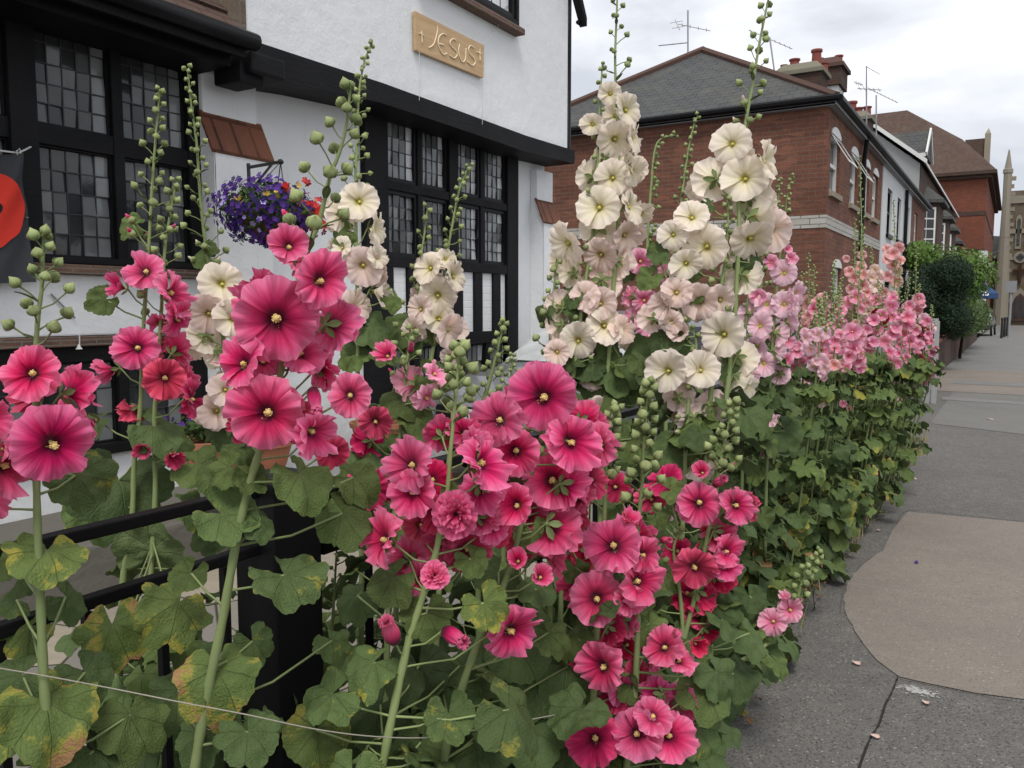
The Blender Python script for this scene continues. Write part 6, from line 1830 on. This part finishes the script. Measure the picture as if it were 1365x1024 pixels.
mb = MB(); wall_x(mb, FX, y2_, y3_, 0, ZE, [(y2_+1.2, y2_+2.1, 3.4, 4.45)]); mb.build('brick_walls', M['brick'], WC); sash(WC, FX, y2_+1.2, y2_+2.1, 3.4, 4.45)
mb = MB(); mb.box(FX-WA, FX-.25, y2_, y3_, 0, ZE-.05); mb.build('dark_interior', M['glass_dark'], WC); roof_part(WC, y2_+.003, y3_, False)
chimney(WC, -4.5, -3.85, 26.5, 27.3, 5.6, 7.1, [(.15,.5,.14,.5), (.45,.3,.12,.5), (.8,.3,.12,.5)], 'brick_dark', 'capstone')
# aerials
def aerial(base, top, arms, label):
    e = empty('roof_aerial', tuple(base), label, 'aerial', 'television aerials on the roofs')
    mb = MB(); mb.tube([base, top], .02, 6); mb.build('mast', M['alu'], e)
    for (a, b, n, w_) in arms:
        mb = MB(); mb.tube([a, b], .012, 5)
        d = (b-a).normalized(); s_ = Vector((0,0,1)).cross(d).normalized() if abs(d.z) < .9 else Vector((1,0,0))
        for k in range(n):
            q = a.lerp(b, (k+.5)/n); mb.tube([q - s_*w_, q + s_*w_], .006, 4)
        mb.build('antenna', M['alu'], e)
def A_(px, py, y): return onY(px, py, y)
aerial(A_(917,80,18.2), A_(917,14,18.2), [(A_(904,32,18.2), A_(947,41,18.4), 4, .12), (A_(878,61,18.3), A_(917,57,18.2), 1, .05), (A_(900,26,18.2), A_(906,40,18.2), 2, .15)], 'double aerial on the apex of the slate roof')
aerial(A_(1033,100,19.8), A_(1026,50,19.8), [(A_(998,40,19.8), A_(1056,65,19.9), 9, .10)], 'aerial leaning beside the chimney stack')
aerial(A_(1155,172,24), A_(1155,88,24), [(A_(1155,89,24), A_(1173,99,24), 1, .05), (A_(1139,110,24), A_(1150,113,24), 4, .25), (A_(1143,118,24), A_(1175,120,24), 5, .2)], 'tall aerial above the terrace gutter')
aerial(A_(1168,182,24.6), A_(1168,127,24.6), [(A_(1158,118,24.6), A_(1197,137,24.6), 8, .12)], 'short aerial just right of the tall one')

# taller houses farther along
HB = empty('tall_terrace_house', (-5, 32, 0), 'taller house with a plain grey gable wall and a slate dormer', 'house', 'houses farther along the street')
g0 = onY(1228, 214, 32); g1 = onY(1160, 167, 32); sl = (g1.z-g0.z)/(g0.x-g1.x); xr_ = g0.x; zr_ = g0.z; xm = -7.5; zm_ = zr_ + sl*(xr_-xm)
mb = MB(); mb.prism([(xr_-.03,32,0),(xr_-.03,32,zr_-.1),(xm,32,zm_-.1),(xm-4,32,zr_-1),(xm-4,32,0)], (0,.3,0)); mb.build('gable_wall', M['render_g'], HB)
mb = MB(); wall_x(mb, xr_-.01, 32.02, 52, 0, zr_-.1, []); mb.build('front_wall', M['brick_dark'], HB)
mb = MB(); Lh = 4.5; mb.quad((xr_+.15,31.8,zr_-.05),(xr_+.15,52,zr_-.05),(xm,52,zm_+.05),(xm,31.8,zm_+.05), uv=[(0,0),(20,0),(20,Lh),(0,Lh)]); mb.quad((xm-4.2,31.8,zr_-1),(xm-4.2,52,zr_-1),(xm,52,zm_+.05),(xm,31.8,zm_+.05), uv=[(0,0),(20,0),(20,Lh),(0,Lh)]); mb.build('roof', M['slate'], HB)
mb = MB(); mb.box(xr_+.12, xr_+.16, 31.8, 52, zr_-.12, zr_-.04); mb.prism([(xr_+.2,31.78,zr_-.16),(xr_+.2,31.78,zr_+.0),(xm,31.78,zm_+.12),(xm,31.78,zm_-.02)], (0,.05,0)); mb.build('bargeboard', M['joinery'], HB)
dz = onY(1235, 170, 34).z; dxr = onY(1236, 180, 34).x
mb = MB(); mb.box(-7.5, dxr-.15, 34, 36.2, zr_-.2, dz-1.0); d_ = mb.build('dormer', M['slate'], HB)
mb = MB(); mb.prism([(dxr-.02, 33.8, dz-.95), (dxr-.02, 35.1, dz+.1), (dxr-.02, 36.4, dz-.95)], (-6, 0, 0)); mb.build('dormer_roof', M['slate'], d_)
mb = MB(); mb.bar((dxr+.02, 33.75, dz-.97), (dxr+.02, 35.1, dz+.12), .06, .14); mb.bar((dxr+.02, 36.45, dz-.97), (dxr+.02, 35.1, dz+.12), .06, .14); mb.box(-7.0, dxr+.0, 33.74, 33.8, dz-1.06, dz-.93); mb.build('dormer_boards', M['joinery'], d_)
def bay(y, dy, z1, lab, proj_=.75, mat='brick_dark'):
    x0, x1 = xr_-.3, xr_-.3+proj_
    mb = MB(); c_ = .55
    foot = [(x0, y), (x1, y+c_), (x1, y+dy-c_), (x0, y+dy)]
    mb.prism([(a, b, 0) for a, b in foot], (0,0,z1)); b_ = mb.build('bay', M[mat], HB)
    mb = MB(); foot2 = [(x0-.02, y-.18), (x1+.2, y+c_-.12), (x1+.2, y+dy-c_+.12), (x0-.02, y+dy+.18)]; ap = [(x0-.02, y+dy*.35, z1+1.0), (x0-.02, y+dy*.65, z1+1.0)]
    mb.prism([(a, b, z1) for a, b in foot2], (0,0,.12))
    P2 = [(a, b, z1+.12) for a, b in foot2]; mb.poly([P2[0], P2[1], ap[0]]); mb.quad(P2[1], P2[2], ap[1], ap[0]); mb.poly([P2[2], P2[3], ap[1]]); mb.build('bay_roof', M['slate'], b_)
    d = Vector((x1-x0, c_, 0)); n = Vector((c_, -(x1-x0), 0)).normalized(); a = Vector((x0, y, 0)) + n*.02
    for (za, zb) in ((z1-1.7, z1-.15), (z1-4.2, z1-2.6)):
        q0 = a + d*.12 + Vector((0,0,za)); q1 = a + d*.88 + Vector((0,0,za)); h_ = Vector((0,0,zb-za))
        m_ = MB(); m_.prism([q0, q1, q1+h_, q0+h_], -n*.04 if False else n*.03); f_ = m_.build('window', M['joinery'], b_)
        m_ = MB(); n2 = n*.04; dd = (q1-q0)
        for i in range(2):
            for j in range(4):
                u0, u1, v0, v1 = .1+i*.42, .1+i*.42+.38, .05+j*.235, .05+j*.235+.2
                m_.quad(q0+dd*u0+h_*v0+n2, q0+dd*u1+h_*v0+n2, q0+dd*u1+h_*v1+n2, q0+dd*u0+h_*v1+n2)
        m_.build('pane', M['glass_dark'], f_)
bz = onY(1236, 272, 34).z
bay(33.4, 3.4, bz, ''); bay(38.2, 3.0, bz-.15, ''); bay(42.2, 3.0, bz-.3, ''); bay(46.4, 3.0, bz-.6, '')
# big red block
RB = empty('red_brick_block', (-8, 58, 0), 'big red brick block with a brown hipped roof at the end of the street', 'building')
xe = onY(1313, 300, 58).x; zt_ = onY(1313, 226, 58).z
mb = MB(); mb.box(-26, xe, 58, 80, 0, zt_-.5); mb.build('brick_walls', M['brick_red'], RB)
mb = MB(); mb.box(-26, xe+.03, 57.97, 80, zt_-2.7, zt_-2.45); mb.box(-26, xe+.03, 57.97, 80, zt_-4.9, zt_-4.7); mb.box(-26, xe+.03, 57.97, 80, zt_-6.9, zt_-6.7); mb.build('dark_courses', M['brick_dark'], RB)
mb = MB(); mb.box(-26.2, xe+.25, 57.75, 80, zt_-.5, zt_-.3); mb.box(-26.3, xe+.5, 57.5, 80, zt_-.3, zt_-.1); mb.build('cornice', M['brick_dark'], RB)
pk = [onY(1170,150,62), onY(1208,145,62), onY(1283,186,60), onY(1318,214,58)]
mb = MB(); xe2 = xe+.45
r0 = Vector((-26, 57.5, zt_-.1)); r1 = Vector((xe2, 57.5, zt_-.1)); k1 = Vector((pk[1].x, 62.5, pk[1].z)); k0 = Vector((-26, 62.5, pk[0].z-.2)); k2 = Vector((pk[2].x, 60, pk[2].z))
mb.poly([r0, r1, k2, k1, k0], uv=[(0,0),(26,0),(24,4),(20,7),(0,7)]); mb.quad(r1, Vector((xe2,80,zt_-.1)), Vector((pk[2].x,80,pk[2].z)), k2); mb.quad(k2, Vector((pk[2].x,80,pk[2].z)), Vector((k1.x,80,k1.z)), k1); mb.quad(k1, Vector((k1.x,80,k1.z)), Vector((-26,80,k1.z)), k0); mb.build('roof', M['browntile'], RB)
mb = MB(); q = onY(1300, 186, 66); q2 = onY(1316, 184, 66); mb.box(q.x-.6, q2.x, 66, 67, zt_-.3, q2.z); mb.build('parapet', M['browntile'], RB)
mb = MB(); q = onY(1318, 172, 66); mb.box(q.x-.2, q.x+.15, 65.9, 66.4, zt_-.3, q.z-.3); mb.prism([(q.x-.2,65.9,q.z-.3),(q.x+.15,65.9,q.z-.3),(q.x,66.2,q.z+.1)], (0,.5,0)); mb.build('finial', M['stone'], RB)
mb = MB(); a = onY(1305, 335, 57.9); b = onY(1319, 410, 57.9); mb.box(a.x, xe+.2, 57.6, 60, 0, a.z); mb.box(a.x-.1, xe+.5, 57.5, 60, onY(1305,352,57.9).z-.25, onY(1305,352,57.9).z); mb.build('stone_pier', M['render_w'], RB)
# church
CH = empty('church_tower', (3, 85, 0), 'brown stone church tower with corner turret and arched doorway', 'church')
ty = 85; cx0 = onY(1338, 300, ty).x; ztt = onY(1360, 254, ty).z
mb = MB(); mb.box(cx0, cx0+7, ty, ty+7, 0, ztt); mb.build('tower_wall', M['churchwall'], CH)
mb = MB(); 
for (za, zb, pr) in ((onY(1340,272,ty).z, onY(1340,262,ty).z, .12), (onY(1340,312,ty).z, onY(1340,306,ty).z, .10), (onY(1340,347,ty).z, onY(1340,343,ty).z, .10)):
    mb.box(cx0+.2, cx0+7.1, ty-pr, ty+7, za, zb)
mb.build('string_course', M['churchstone'], CH)
mb = MB(); tx0, tx1 = onY(1337, 250, ty).x, onY(1348.5, 250, ty).x; tc = Vector(((tx0+tx1)/2, ty-.1, 0)); tr_ = (tx1-tx0)/2
mb.lathe(tc, [(tr_*1.9,0), (tr_*1.6,4), (tr_*1.2,8), (tr_,10.5), (tr_,onY(1344,232,ty).z), (tr_*1.2,onY(1344,231,ty).z), (tr_*1.2,onY(1344,226,ty).z), (tr_*.9,onY(1344,225,ty).z), (.05,onY(1344,200,ty).z)], 8); mb.build('corner_turret', M['churchstone'], CH)
mb = MB()
for k in range(20): mb.box(tx1-.05, tx1+.2+.12*(k%2), ty-.05, ty+.2, k*.66, k*.66+.33)
mb.build('quoins', M['churchstone'], CH)
def lancet(px0, px1, pyt, pyb, mat, depth=.1, name='lancet', mull=None):
    a = onY(px0, pyb, ty); b = onY(px1, pyt, ty); w_ = b.x-a.x; h_ = b.z-a.z; sh = h_ - w_*.8
    P = [(a.x, ty-depth, a.z), (b.x, ty-depth, a.z), (b.x, ty-depth, a.z+sh), (b.x-w_*.18, ty-depth, a.z+sh+w_*.5), ((a.x+b.x)/2, ty-depth, b.z), (a.x+w_*.18, ty-depth, a.z+sh+w_*.5), (a.x, ty-depth, a.z+sh)]
    m_ = MB(); m_.prism(P, (0, depth+.05, 0)); return m_.build(name, M[mat], CH)
lancet(1352.5, 1363, 286, 332, 'churchstone', .10, 'belfry_surround'); lancet(1354.5, 1361, 291, 328, 'slate', .13, 'belfry_louvre'); lancet(1366, 1377, 286, 332, 'churchstone', .10, 'belfry_surround'); lancet(1368, 1375, 291, 328, 'slate', .13, 'belfry_louvre')
lancet(1344, 1374, 384, 428, 'churchstone', .18, 'door_surround'); lancet(1348, 1370, 391, 428, 'brick_dark', .20, 'church_door'); lancet(1351, 1358, 396, 424, 'glass_dark', .22, 'door_panel'); lancet(1361, 1368, 396, 424, 'glass_dark', .22, 'door_panel')
mb = MB(); a = onY(1358.5, 353, ty); b = onY(1361, 377, ty); mb.box(a.x, b.x, ty-.25, ty-.1, b.z, a.z); c_ = onY(1351, 359, ty); d_2 = onY(1369, 362, ty); mb.box(c_.x, d_2.x, ty-.26, ty-.11, d_2.z, c_.z); mb.build('wooden_cross', M['cross'], CH)
mb = MB(); q = onY(1360, 343, ty); 
mb.tube([(q.x, ty-.14, q.z), (q.x, ty+.0, q.z)], .5, 16); mb.build('round_surround', M['churchstone'], CH)
mb = MB()
for dx, dz_ in ((.17,0),(-.17,0),(0,.17),(0,-.17)): mb.tube([(q.x+dx, ty-.17, q.z+dz_), (q.x+dx, ty-.05, q.z+dz_)], .15, 12)
mb.build('quatrefoil', M['glass_dark'], CH)
mb = MB(); a = onY(1320, 345, 88); b = onY(1337, 309, 88); mb.box(a.x-5, b.x+1, 88, 110, 0, a.z); nv = mb.build('nave_wall', M['churchwall'], CH)
mb = MB(); mb.quad((a.x-5,87.7,a.z),(b.x+1,87.7,a.z),(b.x+1,93,b.z),(a.x-5,93,b.z)); mb.quad((a.x-5,110,a.z),(b.x+1,110,a.z),(b.x+1,93,b.z),(a.x-5,93,b.z)); mb.build('nave_roof', M['slate'], nv)
# street things by the church
for i, px in enumerate((1337, 1340.5, 1344)):
    p = onY(px, 412, 48+i*2); mb = MB(); mb.lathe((p.x, p.y, 0), [(.07,0),(.06,.1),(.05,.9),(.07,.92),(.06,1.0),(.02,1.05)], 10); o = mb.build('bollard', M['iron']); tag(o, ['left', 'middle', 'right'][i]+'most of the three thin black bollards in front of the church', 'bollard', 'black bollards in front of the church')
e = empty('traffic_sign', (onY(1347,400,50).x, 50, 0), 'grey pole with a small sign plate in front of the church door', 'sign'); mb = MB(); mb.tube([(e.location.x,50,0),(e.location.x,50,2.9)], .06, 8); mb.build('pole', M['gutter'], e); mb = MB(); mb.box(e.location.x-.25, e.location.x+.25, 49.9, 49.93, 2.3, 2.9); mb.build('sign_plate', M['gutter'], e)
for i, (a, b) in enumerate((((1317,314),(1400,316)), ((1317,340),(1400,300)))):
    mb = MB(); pa = onY(*a, 58); pb_ = onY(b[0], b[1], 85); mb.tube([pa, pa.lerp(pb_,.5)-Vector((0,0,.2)), pb_], .018, 4); o = mb.build('overhead_wire', M['iron']); tag(o, ['upper level wire from the red block to the church', 'lower slanting wire from the red block to the church'][i], 'wire', 'overhead wires')
# blue parasol
pc = onY(1298, 370, 36); e = empty('blue_parasol', (pc.x, 36, 0), 'blue parasol with white lettering beyond the clipped yew', 'parasol')
mb = MB(); zt2 = pc.z+.15; zb2 = onY(1298, 391, 36).z; n = 8; R_ = 1.05; ctr = Vector((pc.x-.15, 36.8, zt2+.1))
ring = [Vector((ctr.x+R_*math.cos(2*math.pi*k/n+.39), ctr.y+R_*math.sin(2*math.pi*k/n+.39), zb2)) for k in range(n)]
for k in range(n): mb.poly([ring[k], ring[(k+1)%n], ctr]); mb.quad(ring[k]-Vector((0,0,.2)), ring[(k+1)%n]-Vector((0,0,.2)), ring[(k+1)%n], ring[k])
tb_ = NT('blue_canvas'); M['blue'] = tb_.fin((.035,.07,.16), .8, .2); mb.build('canopy', M['blue'], e)
mb = MB(); mb.tube([(ctr.x,ctr.y,0),(ctr.x,ctr.y,zt2+.1)], .03, 8); mb.build('pole', M['alu'], e)
me = text_mesh('rds', .42, .004); mb = MB(); fv = (ring[6]+ring[5])/2 if False else None
face_c = Vector((ctr.x+.42, ctr.y-.86, zb2+.02)); mb.add(me, Matrix.Translation(face_c) @ Matrix.Rotation(.25, 4, 'Z') @ Matrix.Rotation(rad(62), 4, 'X')); mb.build('lettering', M['joinery'], e)

# garden wall, gate, shrubs
wa, wb = 13.2, 45
mb = MB(); mb.box(-1.62, -1.43, wa, wb, 0, .72); gw = mb.build('garden_wall', M['brick_dark']); tag(gw, 'low dark brick garden wall along the far pavement', 'wall')
mb = MB(); mb.box(-1.66, -1.39, wa-.02, wb, .723, .79); o = mb.build('coping', M['brick'], gw)
mb = MB(); mb.box(-1.72, -1.40, 16.9, 17.25, 0, 1.0); mb.box(-1.76, -1.36, 16.86, 17.29, 1.0, 1.08); o = mb.build('brick_pier', M['brick_dark']); tag(o, 'short dark brick pier standing in the garden wall before the yew', 'pier')
gt_ = empty('picket_gate', (-1.9, 14.6, 0), 'weathered white slatted gate half hidden behind the last pink hollyhock', 'gate')
a = onY(1240, 430, 14.6); b = onY(1249, 470, 14.6); mb = MB(); mb.box(a.x, b.x, 14.58, 14.62, .88, .94); mb.box(a.x, b.x, 14.58, 14.62, 1.1, 1.16); mb.box(a.x, b.x, 14.58, 14.62, 1.28, 1.34); mb.build('rail', M['render_g'], gt_)
mb = MB(); mb.box(b.x-.05, b.x+.02, 14.57, 14.63, 0, 1.30); mb.box(a.x-.05, a.x+.04, 14.55, 14.65, 0, 1.3); mb.build('gate_post', M['render_g'], gt_)
def shrub(name, label, cat, lumps, s, n, mat, trunk, seed, group=None):
    c0 = lumps[0]; e = empty(name, (trunk[0], trunk[1], 0), label, cat, group); mb = MB()
    for i, (x, y, z, rx, ry, rz) in enumerate(lumps): card_cloud(mb, (x, y, z), rx, ry, rz, n, s, seed+i, .55)
    mb.build('crown', M[mat], e)
    core = MB()
    for (x, y, z, rx, ry, rz) in lumps: core.lathe((x, y, z-rz*.6), [(rx*.1,0),(rx*.4,rz*.3),(rx*.5,rz*.6),(rx*.4,rz*.9),(rx*.1,rz*1.15)], 10, 1, ry/rx)
    core.build('branches', M['bark'], e)
    t_ = MB(); t_.tube([(trunk[0], trunk[1], 0), (trunk[0]+.03, trunk[1], trunk[2]*.6), (lumps[0][0], lumps[0][1], lumps[0][2])], [trunk[3], trunk[3]*.8, trunk[3]*.4], 8); t_.build('trunk', M['bark'], e)
c = onY(1262, 395, 22.5); 
lum = [(c.x-.12, 22.5, 1.75, .66, .9, .85), (c.x+.1, 22.2, 2.25, .5, .7, .5), (c.x-.42, 22.7, 2.1, .45, .6, .5), (c.x+.12, 22.3, 1.25, .5, .7, .5), (c.x-.4, 22.6, 1.3, .5, .7, .5)]
shrub('yew_bush', 'dark dense clipped yew bush above the garden wall', 'bush', lum, .062, 7500, 'yew', (c.x-.55, 22.5, 1.2, .09), 40)
c2 = onY(1222, 395, 20.5); shrub('yew_bush', 'smaller dark bush left of the big yew, behind the pink blooms', 'bush', [(c2.x, 20.5, 1.6, .42, .45, .75)], .055, 4000, 'yew', (c2.x-.2, 20.5, .9, .05), 50)
c = onY(1255, 345, 26); shrub('bright_shrub', 'bright green shrub rising behind the dark yew', 'shrub', [(c.x+.1, 26, 2.5, 1.15, 1.0, .75), (c.x-.55, 26, 2.95, .5, .7, .45), (c.x+.7, 26, 2.4, .7, .8, .7), (c.x+.0, 26, 1.5, 1.0, 1.0, .9)], .11, 2600, 'privet', (c.x, 26, 1.4, .08), 60)
c = onY(1305, 410, 26); shrub('hedge_shrub', 'straggling dull green hedge spilling over the wall beside the far pavement', 'hedge', [(c.x-.35, 27, 1.15, .42, 2.2, .5), (c.x-.25, 31, 1.3, .42, 2.4, .6), (c.x-.25, 35, 1.2, .42, 2.2, .65)], .09, 2400, 'shrub', (c.x-.5, 28, .8, .05), 70)

# ------------------------------------------------------------------ light
W = bpy.data.worlds.new('World'); S.world = W; W.use_nodes = True; nt = W.node_tree; nt.nodes.clear()
def wn(t): return nt.nodes.new(t)
out = wn('ShaderNodeOutputWorld'); bgA = wn('ShaderNodeBackground'); bgB = wn('ShaderNodeBackground'); mix = wn('ShaderNodeMixShader')
SUN_EL, SUN_AZ = rad(58), rad(150)                       # azimuth measured from +Y clockwise
sky = wn('ShaderNodeTexSky'); sky.sky_type = 'NISHITA'; sky.sun_disc = False; sky.sun_elevation = SUN_EL; sky.sun_rotation = SUN_AZ; sky.dust_density = 3
nt.links.new(sky.outputs[0], bgA.inputs[0]); bgA.inputs[1].default_value = .10
tc = wn('ShaderNodeTexCoord'); mp = wn('ShaderNodeMapping'); mp.inputs['Scale'].default_value = (1.0, 1.0, 2.4); nt.links.new(tc.outputs['Generated'], mp.inputs[0])
n1 = wn('ShaderNodeTexNoise'); n1.inputs['Scale'].default_value = 2.6; n1.inputs['Detail'].default_value = 6; n1.inputs['Roughness'].default_value = .52; n1.inputs['Distortion'].default_value = .3; nt.links.new(mp.outputs[0], n1.inputs['Vector'])
cr = wn('ShaderNodeValToRGB'); cr.color_ramp.elements[0].position = .40; cr.color_ramp.elements[0].color = (.39,.41,.45,1); cr.color_ramp.elements[1].position = .62; cr.color_ramp.elements[1].color = (.70,.71,.73,1)
nt.links.new(n1.outputs['Fac'], cr.inputs[0]); nt.links.new(cr.outputs[0], bgB.inputs[0]); bgB.inputs[1].default_value = SKYB
mix.inputs[0].default_value = .96; nt.links.new(bgA.outputs[0], mix.inputs[1]); nt.links.new(bgB.outputs[0], mix.inputs[2]); nt.links.new(mix.outputs[0], out.inputs[0])
sun = bpy.data.lights.new('sun', 'SUN'); sun.energy = 1.2; sun.angle = rad(20); sun.color = (1, .97, .92); so = bpy.data.objects.new('sun', sun); COL.objects.link(so)
dirv = Vector((math.sin(SUN_AZ)*math.cos(SUN_EL), math.cos(SUN_AZ)*math.cos(SUN_EL), math.sin(SUN_EL)))
so.rotation_euler = dirv.to_track_quat('Z', 'Y').to_euler()
S.view_settings.view_transform = 'Standard'; S.view_settings.look = 'None'; S.view_settings.gamma = 1; S.view_settings.exposure = 0.76
S.render.engine = 'CYCLES'; S.cycles.max_bounces = 6; S.cycles.diffuse_bounces = 3; S.cycles.glossy_bounces = 2; S.cycles.transmission_bounces = 4; S.cycles.transparent_max_bounces = 6
S.render.resolution_x = 1024; S.render.resolution_y = 768
